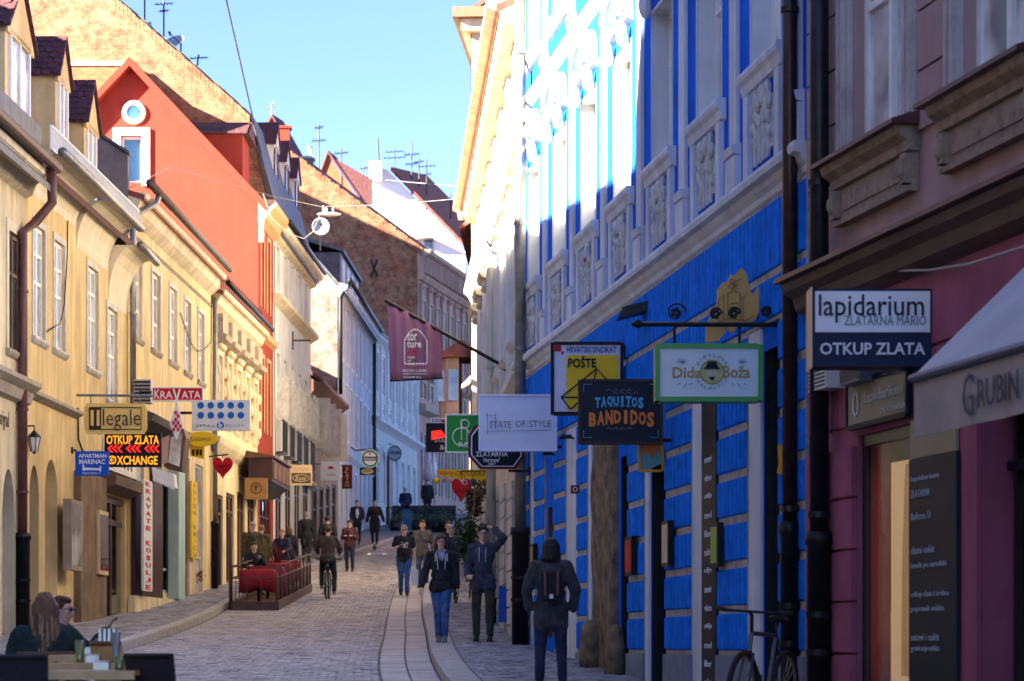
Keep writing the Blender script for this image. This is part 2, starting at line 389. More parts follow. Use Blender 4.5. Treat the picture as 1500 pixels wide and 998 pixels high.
strip('right_pavement', GROUT, lambda y: kr(y)+.05, lambda y: RX(y)+.8 if y < 63 else 3, ysr, .108, 4)
# setts: every stone is real geometry, joined because there are tens of thousands
def setts(name, m, fa, fb, y0, y1, dy, dx, off, h, lab, wob=.012):
    mb = MB(); y = y0; row = 0; r = random.Random(5)
    while y < y1:
        a, b = fa(y), fb(y); n = max(1, int((b-a)/dx)); w = (b-a)/n; z = gz(y); zz = gz(y+dy)
        arc = lambda x: .10*math.sin(x*1.1)      # rows bow a little
        for i in range(n+1):
            x0 = a+w*(i-(row % 2)*.5); x1 = x0+w
            x0 = max(x0, a); x1 = min(x1, b)
            if x1-x0 < .03: continue
            g = .009+r.random()*.006; t = r.uniform(-.006, .006)+off+h; tl = r.uniform(-.005, .005)
            y_a = y+arc((x0+x1)/2)+g; y_b = y_a+dy-2*g; c = .012
            X0, X1 = x0+g, x1-g
            v = [(X0, y_a, z+off-.02), (X1, y_a, z+off-.02), (X1, y_b, zz+off-.02), (X0, y_b, zz+off-.02),
                 (X0+c, y_a+c, z+t), (X1-c, y_a+c, z+t+tl), (X1-c, y_b-c, zz+t+tl), (X0+c, y_b-c, zz+t)]
            mb.add(v, [(4, 5, 6, 7), (0, 1, 5, 4), (1, 2, 6, 5), (2, 3, 7, 6), (3, 0, 4, 7)])
        y += dy*(1 if y < 60 else 1.6); row += 1
        if y >= 60: dy_ = dy
    me = bpy.data.meshes.new(name); me.from_pydata([tuple(p) for p in mb.v], [], mb.f)
    for m_ in (m if isinstance(m, tuple) else (m,)): me.materials.append(m_)
    if isinstance(m, tuple): me.polygons.foreach_set('material_index', [x for i in range(len(mb.f)//5) for x in [r.choice((0, 0, 0, 1, 1, 2))]*5])
    o = bpy.data.objects.new(name, me); C.objects.link(o); o['kind'] = 'stuff'; tag(o, lab, 'paving'); return o
S2 = mat('road_sett_dark', (.41, .37, .355), .65, .4, 2, .4, 90); S3 = mat('road_sett_light', (.57, .53, .50), .65, .3, 2, .4, 90)
T2 = mat('pavement_sett_dark', (.26, .25, .26), .7, .4, 2, .4, 90); T3 = mat('pavement_sett_light', (.48, .46, .46), .7, .3, 2, .4, 90)
setts('road_setts', (SETT, S2, S3), lambda y: kl(y)+.05, lambda y: kr(y)-.745, 24, 112, .13, .22, -.012, .012, 'rows of worn brown-grey stone setts paving the sloping road')
setts('right_pavement_setts', (SETT2, T2, T3), lambda y: kr(y)+.38, lambda y: RX(y)-.05 if y < 63 else 2, 24, 80, .11, .2, .108, .010, 'small dark grey setts of the pavement along the blue building')
setts('left_pavement_setts', (SETT2, T2, T3), lambda y: LX(y), lambda y: kl(y)-.3, 28, 90, .13, .24, .108, .010, 'grey slabs of the pavement below the yellow houses')
# kerb stones, one object each (part of the pavement they edge)
pv_r = bpy.data.objects['right_pavement']; pv_l = bpy.data.objects['left_pavement']; rd = bpy.data.objects['road']
def kerbs(f, s, y0, y1, L, w, parent):
    y = y0
    while y < y1:
        l = L*(1+rnd.uniform(-.2, .2)); e = min(y+l, y1+.5); mb = MB(); k = 3
        for i in range(k):
            ya = y+.008+(e-y-.016)*i/k; yb = y+.008+(e-y-.016)*(i+1)/k
            A = [f(ya), f(yb)]; j = rnd.uniform(-.004, .004)
            za, zb = gz(ya)+.125, gz(yb)+.125
            mb.hexa([(A[0], ya, za-.3), (A[0]+s*w, ya, za-.3), (A[1]+s*w, yb, zb-.3), (A[1], yb, zb-.3),
                     (A[0]+s*.015, ya, za), (A[0]+s*w, ya, za+.003), (A[1]+s*w, yb, zb+.003), (A[1]+s*.015, yb, zb)])
        mb.build('kerb_stone', KERBM, parent); y = e
kerbs(kr, 1, 22, 80, 1.0, .36, pv_r); kerbs(kl, -1, 30, 112, 1.2, .24, pv_l)
# two rows of gutter slabs beside the right kerb
for row in range(2):
    y = 24
    while y < 100:
        l = .62*(1+rnd.uniform(-.25, .25)); mb = MB()
        o0 = .006+row*.368; a = lambda t: kr(t)-o0-.36; b = lambda t: kr(t)-o0
        ya, yb = y+.01, y+l-.01; z0, z1 = gz(ya)+.006, gz(yb)+.006; j = rnd.uniform(-.004, .006)
        mb.hexa([(a(ya), ya, z0-.1), (b(ya), ya, z0-.1), (b(yb), yb, z1-.1), (a(yb), yb, z1-.1), (a(ya)+.01, ya+.01, z0+j), (b(ya)-.01, ya+.01, z0+j), (b(yb)-.01, yb-.01, z1+j), (a(yb)+.01, yb-.01, z1+j)])
        mb.build('gutter_slab', SETT, rd); y += l

# ================================================================ RIGHT: blue house
FB = Fac((2.606, 23.8), (.136, 42.8), -1)
base = FB.pt(8, gz(33)); BH = thing('blue_house', 'bright blue stucco house with white pilasters and relief panels on the right', 'house', base)
uY = lambda F, Y: (Y-F.p.y)/F.d.y
ctr = [uY(FB, 25.55+2.62*k) for k in range(7)]
gh = []  # ground floor holes from pixel columns
def pu(F, x0, x1): return tuple(sorted((F.u(x0), F.u(x1))))
door = pu(FB, 955, 980); shopw = pu(FB, 1120, 1143); niche = pu(FB, 910, 925); w1 = pu(FB, 803, 813)
holes = [(*door, -2, 2.05), (*shopw, -.35, 2.75), (*niche, -2, 2.3), (*w1, .1, 2.0)]
for c in ctr:
    holes.append((c-.62, c+.62, 5.48, 7.25)); holes.append((c-.62, c+.62, 8.95, 10.7))
mb = MB(); rv = []; wall_holes(FB, mb, 0, FB.L, -2, 12.6, holes, .34, rev=rv); mb.build('wall', BLUE, BH); [r_.build('reveal', (BLACK, DARKM, BLACK, OAK)[i_] if i_ < 4 else PALE, BH) for i_, r_ in enumerate(rv)]
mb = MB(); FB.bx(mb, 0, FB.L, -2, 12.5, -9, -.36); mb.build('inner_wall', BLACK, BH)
mb = MB(); mb.prism([FB.pt(-.05, 12.5, .5), FB.pt(-.05, 15.5, -4.5), FB.pt(-.05, 12.5, -9.5)], FB.d*(FB.L+.1)); mb.build('roof', TILE, BH)
mb = MB(); FB.mould(mb, 0, FB.L, [(.0, 12.6), (.45, 12.6), (.45, 12.4), (.3, 12.3), (.2, 12.0), (.0, 11.9)]); mb.build('eaves_cornice', PALE, BH)
mb = MB(); FB.mould(mb, 0, FB.L, [(.004, 4.40), (.15, 4.40), (.16, 4.36), (.15, 4.31), (.09, 4.29), (.07, 4.24), (.035, 4.20), (.025, 4.15), (.004, 4.13)]); mb.build('string_cornice', PALE, BH)
mb = MB(); FB.mould(mb, 0, FB.L, [(.004, 8.35), (.12, 8.33), (.10, 8.25), (.004, 8.18)]); mb.build('upper_string_course', PALE, BH)
# pilasters with pedestals
edges = [ctr[0]-1.31]+[(a+b)/2 for a, b in zip(ctr, ctr[1:])]+[ctr[-1]+1.31]
for e in edges:
    a, b = max(e-.17, .02), min(e+.17, FB.L-.02)
    if b-a < .1: continue
    mb = MB(); FB.bx(mb, a, b, 4.43, 12.0, .003, .04); p = mb.build('pilaster', PALE, BH)
    m2 = MB(); FB.bx(m2, a-.06, b+.06, 4.43, 4.78, .0, .07); FB.mould(m2, a-.06, b+.06, [(0, 4.90), (.10, 4.88), (.08, 4.80), (0, 4.78)])
    m2.build('pedestal', PALE, p); m2 = MB(); FB.mould(m2, a-.04, b+.04, [(0, 8.62), (.09, 8.60), (.07, 8.45), (0, 8.42)]); m2.build('capital', PALE, p)
RELIEF = mat('grey_relief_plaster', (.60, .60, .58), .85, .3, 8, .3, 60)
for k, c in enumerate(ctr):
    for z0, z1, z in ((5.48, 7.25, 0), (8.95, 10.7, 3.47)):
        w = window(FB, BH, c-.62, c+.62, z0, z1, WHITE, GLASSB, depth=.19, trim=PALE, tw=.04, tp=.012, fw=.07)
        # sill hood on console brackets, panel with garland relief below
        m = MB(); FB.mould(m, c-.85, c+.85, [(.004, z0), (.10, z0), (.11, z0-.04), (.10, z0-.08), (.07, z0-.12), (.05, z0-.20), (.004, z0-.22)]); m.build('sill', PALE, w)
        if z0 < 6:
            m = MB()
            for s in (-1, 1): m = MB(); FB.bx(m, c+s*.66-.09, c+s*.66+.09, 4.45, z0-.22, .004, .06); m.build('panel_pier', PALE, w)
            m = MB(); FB.bx(m, c-.42, c+.42, 4.60, 5.08, .004, .035)
            q = FB.pt
            for s in (-1, 1):
                for i, (du, dz, r) in enumerate(((.14, .50, .10), (.26, .56, .08), (.34, .44, .085), (.30, .28, .07), (.33, .14, .06), (.10, .32, .07), (.22, .38, .075))):
                    m.ell(q(c+s*du, 4.60+dz, .045), (r*.55, r*.8, r), 8, 6)
            for du in (-.27, -.09, .09, .27): FB.bx(m, c+du-.05, c+du+.05, 4.52, 4.86, .035, .055)
            m.ell(q(c, 5.14, .04), (.05, .09, .11), 8, 6); m.build('relief_panel', RELIEF, w)
        # curved pediment with shell ornament above
        m = MB(); a0 = z1+.14
        pts = []
        for i in range(13):
            t = math.pi*(i/12); pts.append((c-.72*math.cos(t), a0+.22+.34*math.sin(t)))
        for (ua, za), (ub, zb) in zip(pts, pts[1:]):
            q = FB.pt; m.hexa([q(ua, za, .004), q(ub, zb, .004), q(ub, zb, .14), q(ua, za, .14), q(ua, za+.13, .004), q(ub, zb+.13, .004), q(ub, zb+.13, .18), q(ua, za+.13, .18)])
        FB.mould(m, c-.78, c+.78, [(.004, a0+.20), (.11, a0+.19), (.09, a0+.12), (.004, a0+.08)])
        for i in range(7):
            t = math.pi*(.15+.7*i/6); m.ell(FB.pt(c-.26*math.cos(t), a0+.26+.18*math.sin(t), .08), (.06, .06, .10), 6, 5)
        m.ell(FB.pt(c-.55, a0-.05, .1), (.08, .08, .16), 8, 6); m.ell(FB.pt(c+.55, a0-.05, .1), (.08, .08, .16), 8, 6)
        m.build('pediment', PALE, w)
# ground floor: columns of grooved blue blocks between white strips (pixel columns of the photograph set their widths)
jz = [-.10, .34, .78, 1.22, 1.66, 2.10, 2.54, 2.98, 3.42]
cols = [(764, 779), (787, 801), (815, 832), (850, 864), (925, 948), (980, 1018), (1058, 1100), (1148, 1186)]
mb = MB(); 
for i, (x0, x1) in enumerate(cols):
    a, b = pu(FB, x0, x1); a = max(a, .02); b = min(b, FB.L-.02)
    m = MB(); FB.bx(m, a, b, -.1, 2.98, .004, .035); m.build('joint_bed', MORT, BH)
    for z0, z1 in zip(jz, jz[1:7]+[2.98]):
        m = MB(); k = max(1, round((b-a)/.2)); w = (b-a)/k
        for j in range(k):
            ua, ub = a+w*j+.006, a+w*(j+1)-.006; c = .018; q = FB.pt; za, zb = z0+.045, z1-.03
            m.hexa([q(ua, za, .035), q(ub, za, .035), q(ub-c, za+c, .06), q(ua+c, za+c, .06), q(ua, zb, .035), q(ub, zb, .035), q(ub-c, zb-c, .06), q(ua+c, zb-c, .06)])
        m.build('stone_block', BLUE2, BH)
    m = MB(); FB.bx(m, a-.02, b+.02, -2, -.1, .002, .07); m.build('plinth', mat('plinth_grey', (.20, .24, .30), .8, .2, 4, .3, 40), BH)
ust = 0.02  # two long courses under the cornice
for z0, z1 in ((2.98, 3.42), (3.42, 4.11)):
    m = MB(); FB.bx(m, .02, FB.L-.02, z0, z1, .003, .03); m.build('joint_bed', MORT, BH)
    us = [.05+i*.92+(.4 if z0 > 3 else 0) for i in range(22)]
    for ua0, ub0 in zip([.03]+us, us+[FB.L-.03]):
        if ub0 <= ua0+.1 or ub0 > FB.L: continue
        m = MB(); k = max(1, round((ub0-ua0)/.2)); w = (ub0-ua0)/k
        for j in range(k):
            ua, ub = ua0+w*j+.005, ua0+w*(j+1)-.005; c = .015; q = FB.pt; za, zb = z0+.035, z1-.03
            m.hexa([q(ua, za, .03), q(ub, za, .03), q(ub-c, za+c, .055), q(ua+c, za+c, .055), q(ua, zb, .03), q(ub, zb, .03), q(ub-c, zb-c, .055), q(ua+c, zb-c, .055)])
        m.build('stone_block', BLUE2, BH)
for x0, x1 in ((1018, 1034), (1101, 1119), (833, 849), (801.5, 814.5), (779.5, 786.5), (865, 870), (948.5, 954.5)):
    a, b = pu(FB, x0, x1); m = MB(); z1 = 2.97
    if x0 == 801.5: continue
    FB.bx(m, a+.01, b-.01, -2, z1, .003, .03); m.build('wall_strip', PALE, BH)
# doorway, shop window and niche
m = MB(); FB.bx(m, door[0], door[1], -2, 2.05, -.30, -.26); d = m.build('door', BLACK, BH)
m = MB(); FB.bx(m, door[0]+.08, door[1]-.08, .2, 1.9, -.258, -.24); m.build('pane', GLASSK, d)
window(FB, BH, shopw[0], shopw[1], -.35, 2.75, DARKM, glass_mat('teal_glass', (.09, .17, .20)), depth=.10, mull=0, trans=(.8,), fw=.05)
window(FB, BH, w1[0], w1[1], .1, 2.0, OAK, GLASS, depth=.12, mull=0)
m = MB(); FB.bx(m, niche[0], niche[1], -2, 2.3, -.3, -.2); m.build('recessed_door', mat('slate_blue_paint', (.05, .09, .17), .6, .2), BH)
# rough stone jamb pillar with guard stone
a, b = pu(FB, 877, 906); m = MB(); q = FB.pt
zs = [-1.2+.28*i for i in range(16)]; r2 = random.Random(3); N = 9
rings = []
for z in zs:
    row = [(a, .0)]+[(a+(b-a)*i/N, .09+r2.uniform(-.02, .02)) for i in range(N+1)]+[(b, .0)]
    rings.append([q(u+r2.uniform(-.01, .01), z+r2.uniform(-.03, .03), n) for u, n in row])
vs = [p for r_ in rings for p in r_]; W_ = len(rings[0]); fs = [(i*W_+j, i*W_+j+1, (i+1)*W_+j+1, (i+1)*W_+j) for i in range(len(zs)-1) for j in range(W_-1)]
m.add(vs, fs); o = m.build('stone_jamb', GRIME, BH, True)
def guard(Fx, x, w, h, lab):
    u = Fx.u(x); zb = gz(Fx.pt(u, 0).y)+.1; t = MB(); c = Fx.pt(u, zb, .14)
    rr = [(w*1.0, 0), (w*1.02, h*.4), (w*.95, h*.7), (w*.8, h*.88), (w*.45, h*.98), (.01, h)]
    t.tube([c+Vector((0, 0, z)) for r_, z in rr], [r_ for r_, z in rr], 14); o = t.build('guard_stone', GRIME, None, True); tag(o, lab, 'guard stone'); return o
guard(FB, 884, .17, .62, 'rounded grimy guard stone at the foot of the rough stone jamb'); guard(FB, 917, .13, .62, 'pale narrow guard stone in the doorway right of the stone jamb')

# ================================================================ RIGHT: purple house
FP = Fac((5.56, 8), (2.5975, 23.8), -1)
uP = lambda px: FP.u(px)
PH = thing('plum_house', 'two-tone mauve and plum house at the right edge with white window surrounds', 'house', FP.pt(8, gz(18)))
sw = pu(FP, 1257, 1345); dw = pu(FP, 1440, 1700)
wins = [pu(FP, 1250, 1330), pu(FP, 1412, 1512), (uP(1700), uP(1590))]
wins = [(min(a), max(a)) for a in wins]
holes = [(*sw, -.75, 1.72), (*dw, -1.6, 1.75)]+[(a, b, 4.08, 6.2) for a, b in wins]
mb = MB(); wall_holes(FP, mb, 0, FP.L, -2, 3.05, holes[:2], .3); mb.build('lower_wall', PLUM, PH)
mb = MB(); wall_holes(FP, mb, 0, FP.L, 3.05, 12.6, holes[2:], .25); mb.build('upper_wall', MAUVE, PH)
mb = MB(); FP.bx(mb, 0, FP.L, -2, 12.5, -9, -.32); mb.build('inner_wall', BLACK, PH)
mb = MB(); mb.prism([FP.pt(-.05, 12.55, .6), FP.pt(-.05, 15.8, -4.5), FP.pt(-.05, 12.5, -9.5)], FP.d*(FP.L+.02)); mb.build('roof', TILE, PH)
mb = MB(); FP.mould(mb, 0, FP.L-.02, [(.003, 3.32), (.34, 3.17), (.34, 3.13), (.20, 3.12), (.003, 3.12)]); mb.build('flashing', mat('maroon_flashing', (.10, .035, .04), .45, .2, 5, .05, metal=.3), PH)
mb = MB(); FP.mould(mb, 0, FP.L-.03, [(.003, 3.118), (.28, 3.118), (.26, 3.05), (.17, 3.0), (.14, 2.9), (.06, 2.86), (.003, 2.84)]); mb.build('shop_cornice', mat('brown_cornice', (.12, .075, .055), .7, .2), PH)
SUR = mat('weathered_surround', (.50, .46, .44), .75, .2, 4, .2, 50, streak=.25)
for a, b in wins:
    w = window(FP, PH, a, b, 4.08, 6.2, WHITE, GLASSB, depth=.10, mull=1, trans=(.55,), fw=.075)
    t = MB()
    for s, e in ((a-.30, a), (b, b+.30)):
        FP.bx(t, s, e, 4.08, 6.3, .003, .05); FP.bx(t, s+.05, s+.13, 4.1, 6.3, .05, .075); FP.bx(t, e-.13, e-.05, 4.1, 6.3, .05, .075)
    FP.bx(t, a, b, 6.2, 6.4, .003, .05); t.build('trim', SUR, w)
    t = MB(); FP.mould(t, a-.38, b+.38, [(.003, 4.10), (.26, 4.02), (.26, 3.985), (.003, 3.985)]); t.build('sill', _m['maroon_flashing'], w)
    t = MB(); FP.mould(t, a-.30, b+.30, [(.003, 3.983), (.20, 3.983), (.18, 3.92), (.11, 3.87), (.10, 3.80), (.003, 3.79)])
    FP.bx(t, a-.27, b+.27, 3.52, 3.79, .003, .06); FP.bx(t, a-.27, b+.27, 3.49, 3.53, .003, .09)
    for u in (a-.2, b+.2): FP.bx(t, u-.06, u+.06, 3.55, 3.78, .06, .12); t.ell(FP.pt(u, 3.66, .12), (.05, .05, .08), 8, 6)
    FP.bx(t, a-.05, b+.05, 3.60, 3.73, .06, .075)
    t.build('apron', mat('sandstone_apron', (.33, .25, .18), .85, .3, 8, .3, 40), w)
# rusticated courses with shadow joints
seg = [(0.02, wins[2][0]-.31)]+[(wins[2][1]+.31, wins[1][0]-.31), (wins[1][1]+.31, wins[0][0]-.31), (wins[0][1]+.31, FP.L-.02)]
seg = [(a, b) for a, b in seg if b-a > .08]
for a, b in seg:
    z = 3.92
    while z < 8:
        m = MB(); FP.bx(m, a, b, z+.018, z+.455, .003, .035); m.build('wall_block', MAUVE, PH); z += .46
lo = pu(FP, 1205, 1256); lo2 = pu(FP, 1346, 1439)
for a, b, m0 in ((lo[0]+.01, FP.L-.02, -1.8),):
    z = -1.37
    while z < 1.6:
        m = MB(); FP.bx(m, a, b, z+.02, z+.425, .003, .05); m.build('wall_block', PLUM, PH); z += .43
z = 1.95
for a, b in ((.02, 7.5), (7.52, FP.L-.9), (FP.L-.88, FP.L-.02)):
    for z in (1.80, 2.26):
        m = MB(); FP.bx(m, a, b, z+.015, z+.445, .003, .03); m.build('wall_block', PLUM, PH)
m = MB(); FP.bx(m, lo2[0]+.01, lo2[1]-.01, -1.7, 1.75, .003, .04); m.build('shop_pilaster', PLUM, PH)
# shop window: beige panel and mannequin drapery emit faintly, standing in for interior lamplight
IN = mat('glowing_beige_display', (.80, .50, .26), .8, .12, 2, .1, emit=.045)
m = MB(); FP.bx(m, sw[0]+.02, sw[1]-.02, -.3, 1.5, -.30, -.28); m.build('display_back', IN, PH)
m = MB()
for i in range(9):
    u = sw[0]+.1+i*.09; m.tube([FP.pt(u, -.25, -.2), FP.pt(u+.01, .7, -.2), FP.pt(u, 1.45, -.21)], [.05, .04, .03], 8)
m.build('display_drape', mat('glowing_peach_cloth', (.62, .33, .16), .8, .1, emit=.03), PH, True)
w = window(FP, PH, sw[0], sw[1], -.75, 1.72, BLACK, GLASS, depth=.04, mull=0, trans=(), fw=.09)
cg = bpy.data.materials.new('clear_glass'); cg.use_nodes = True; b_ = cg.node_tree.nodes['Principled BSDF']; b_.inputs['Transmission Weight'].default_value = 1; b_.inputs['Roughness'].default_value = 0; b_.inputs['IOR'].default_value = 1.1; b_.inputs['Base Color'].default_value = (.9, .93, .92, 1)
for c in w.children: c.data.materials[0] = cg
m = MB(); FP.bx(m, sw[0]+.09, sw[1]-.09, -.75, -.3, -.05, -.02); m.build('stall_riser', mat('grey_riser', (.12, .12, .11), .7, .2), PH)
m = MB(); FP.bx(m, dw[0], dw[1], -1.6, 1.75, -.28, -.25); d = m.build('shop_front', BLACK, PH)
m = MB()
for x in (1452, 1478, 1520): u = FP.u(x); FP.bx(m, u-.03, u+.03, -1.6, 1.75, -.25, -.18)
FP.bx(m, dw[0], dw[1], 1.25, 1.32, -.25, -.18); m.build('frame', DARKM, d)
m = MB(); FP.bx(m, FP.u(1477), FP.u(1454), -1.3, 1.2, -.245, -.22); m.build('pane', GLASSK, d)

# ================================================================ RIGHT: cream houses beyond the blue one
FCm = Fac((2.183-.0475*42.8, 42.8), (2.183-.0475*63, 63), -1)
t = house(FCm, 0, FCm.L, 0-1, 10.1, 9, 12.2, IVORY, TILE, 'tall cream house with heavy cornices next to the blue one', rn=.4)
CH = t; cw = []; 
for k in range(7):
    c = 1.6+k*2.75; cw += [(c-.5, c+.5, 4.9, 7.1), (c-.45, c+.45, 8.6, 9.6)]
gf = [(1.2+k*2.9, 2.3+k*2.9, gz(44+2.9*k)-.2, gz(44+2.9*k)+2.5) for k in range(6)]
m = MB(); wall_holes(FCm, m, 0, FCm.L, -1, 10.2, cw+gf, .22); m.build('wall', IVORY, t)
for h in cw: window(FCm, t, *h, WHITE, GLASS, depth=.12, trim=PALE, tw=.14, tp=.06, sill=PALE, sd=.16)
for h in cw[::2]:
    m = MB(); FCm.mould(m, h[0]-.25, h[1]+.25, [(.004, h[3]+.42), (.26, h[3]+.38), (.2, h[3]+.28), (.004, h[3]+.2)])
    for i in range(4): m.ell(FCm.pt(h[0]+.1+i*.27, h[3]+.17, .08), (.1, .1, .09), 8, 5)
    m.build('window_hood', IVORY, t)
for h in gf: window(FCm, t, *h, OAK, GLASSK, depth=.12, mull=0, trans=(.75,))
m = MB(); FCm.mould(m, 0, FCm.L, [(.004, 8.25), (.30, 8.2), (.30, 8.1), (.2, 8.02), (.12, 7.85), (.004, 7.8)]); m.build('string_cornice', CREAM, t)
m = MB(); FCm.mould(m, 0, FCm.L, [(.004, 10.16), (.55, 10.12), (.55, 10.0), (.35, 9.92), (.28, 9.75), (.004, 9.7)]); m.build('eaves_cornice', CREAM, t)
m = MB(); FCm.mould(m, 0, FCm.L, [(.004, 4.4), (.16, 4.36), (.14, 4.26), (.004, 4.2)]); m.build('lower_string_course', PALE, t)
for k in range(7):
    c = 1.6+k*2.75-1.375
    if c < .3: c = .35
    m = MB(); FCm.bx(m, c-.2, c+.2, 4.42, 7.8, .003, .10); m.build('pilaster', PALE, t)
# ground floor courses
pts = sorted([0]+[x for h in gf for x in h[:2]]+[FCm.L])
for a, b in zip(pts[::2], pts[1::2]):
    if b-a < .2: continue
    zb = gz(FCm.pt(a, 0).y)
    for j in range(9):
        z = zb+.0+j*.3
        if z > 3.9: break
        m = MB(); FCm.bx(m, a+.01, b-.01, z+.015, z+.285, .003, .05); m.build('stone_block', OLDW, t)
FT = Fac((-1.04, 69), (-.02, 86), -1)
t = house(FT, 0, FT.L, 2, 16.0, 8, 18.5, IVORY, TILE, 'tall cream house whose deep brown eaves rise behind the cream cornice', rn=.3, name='tall_house'); TH = t
cw = [(1.5+k*2.6, 2.5+k*2.6, z, z+1.9) for k in range(6) for z in (5.5, 9, 12.5)]
m = MB(); wall_holes(FT, m, 0, FT.L, 1, 16, cw, .2); m.build('wall', IVORY, t)
for h in cw: window(FT, t, *h, WHITE, GLASS, trim=PALE)
m = MB(); FT.bx(m, -.6, FT.L+.3, 15.75, 16.0, -3.5, .42); m.build('eaves_board', mat('brown_eaves', (.20, .11, .07), .7, .2), t)
m = MB(); FT.bx(m, -.35, FT.L+.2, 15.45, 15.75, -3.2, .22); m.build('eaves_cornice', CREAM, t)
# house with the tiled oriel roof at the end of the right side
FO = Fac((-1.35, 88), (-.9, 112), -1)
t = house(FO, 0, FO.L, 2, 13.6, 8, 16, mat('rose_plaster', (.42, .30, .25), .85, .2, 2, .2, 40, streak=.2), TILE, 'rose stucco house with a tiled oriel turret far up on the right', name='oriel_house'); OH = t
cw = [(1.2+k*2.6, 2.3+k*2.6, z, z+2.1) for k in range(8) for z in (6.6, 10.2)]
m = MB(); wall_holes(FO, m, 0, FO.L, 1.5, 13.6, cw, .2); m.build('wall', _m['rose_plaster'], t)
for h in cw: window(FO, t, *h, WHITE, GLASS, trim=OLDW)
ux = 1.8; c = FO.pt(ux, 0, .35)
zt = pz(528, c.y); zk = pz(497, c.y)
m = MB(); poly = [(c.x+.75*math.cos(R(a)), c.y+.9*math.sin(R(a)), pz(640, c.y)) for a in range(90, 300, 35)]
m.prism(poly, (0, 0, zt-pz(640, c.y))); o = m.build('oriel', _m['rose_plaster'], t)
m = MB()
for a in range(110, 260, 35):
    p = Vector((c.x+.73*math.cos(R(a)), c.y+.88*math.sin(R(a)), 0)); m.box(p.x-.16, p.x+.16, p.y-.06, p.y+.02, pz(590, c.y), pz(545, c.y))
m.build('oriel_window', GLASS, o)
m = MB(); ap = Vector((c.x, c.y, zk)); ring = [Vector((c.x+1.05*math.cos(R(a)), c.y+1.2*math.sin(R(a)), zt)) for a in range(0, 360, 40)]
m.add(ring+[ap], [(i, (i+1) % 9, 9) for i in range(9)]+[tuple(range(9))]); m.build('oriel_roof', TILE, t)
# ================================================================ LEFT row
YEL = mat('yellow_plaster', (.80, .59, .27), .85, .16, .9, .2, 30, streak=.2)
YEL2 = mat('warm_yellow_plaster', (.82, .62, .31), .85, .16, .8, .2, 30, streak=.22)
OCHRE = mat('pale_ochre_plaster', (.82, .69, .44), .85, .16, .9, .2, 30, streak=.25)
CRM2 = mat('cream_cove_plaster', (.80, .72, .52), .85, .12, 1, .15, 40, streak=.1)
REDP = mat('red_orange_plaster', (.30, .030, .014), .85, .12, .9, .12, 50, streak=.1)
WHT2 = mat('offwhite_plaster', (.78, .77, .73), .85, .14, .9, .15, 50, streak=.18)
SLATE = mat('grey_slate', (.10, .11, .13), .6, .4, 4, .4, 30)
GREYR = mat('grey_render', (.22, .19, .18), .9, .25, 1.5, .4, 30)
BRK = brick_mat('worn_brick', (.33, .10, .04), (.24, .065, .03), (.30, .17, .10), (.34, .19, .11), .45)
BRK2 = brick_mat('grey_brick', (.24, .13, .09), (.17, .10, .08), (.26, .22, .19), (.33, .28, .24), .9)
BLUEW = mat('bluish_grey_plaster', (.42, .47, .54), .85, .14, 1, .15, 40, streak=.2)
PALEG = mat('pale_green_grey_plaster', (.50, .53, .50), .85, .12, 1, .15, 40, streak=.15)
PINK = mat('pink_stucco', (.48, .31, .25), .85, .2, 1.2, .25, 40, streak=.2)
TAN = mat('tan_stucco', (.45, .36, .29), .85, .2, 1.2, .25, 40, streak=.2)

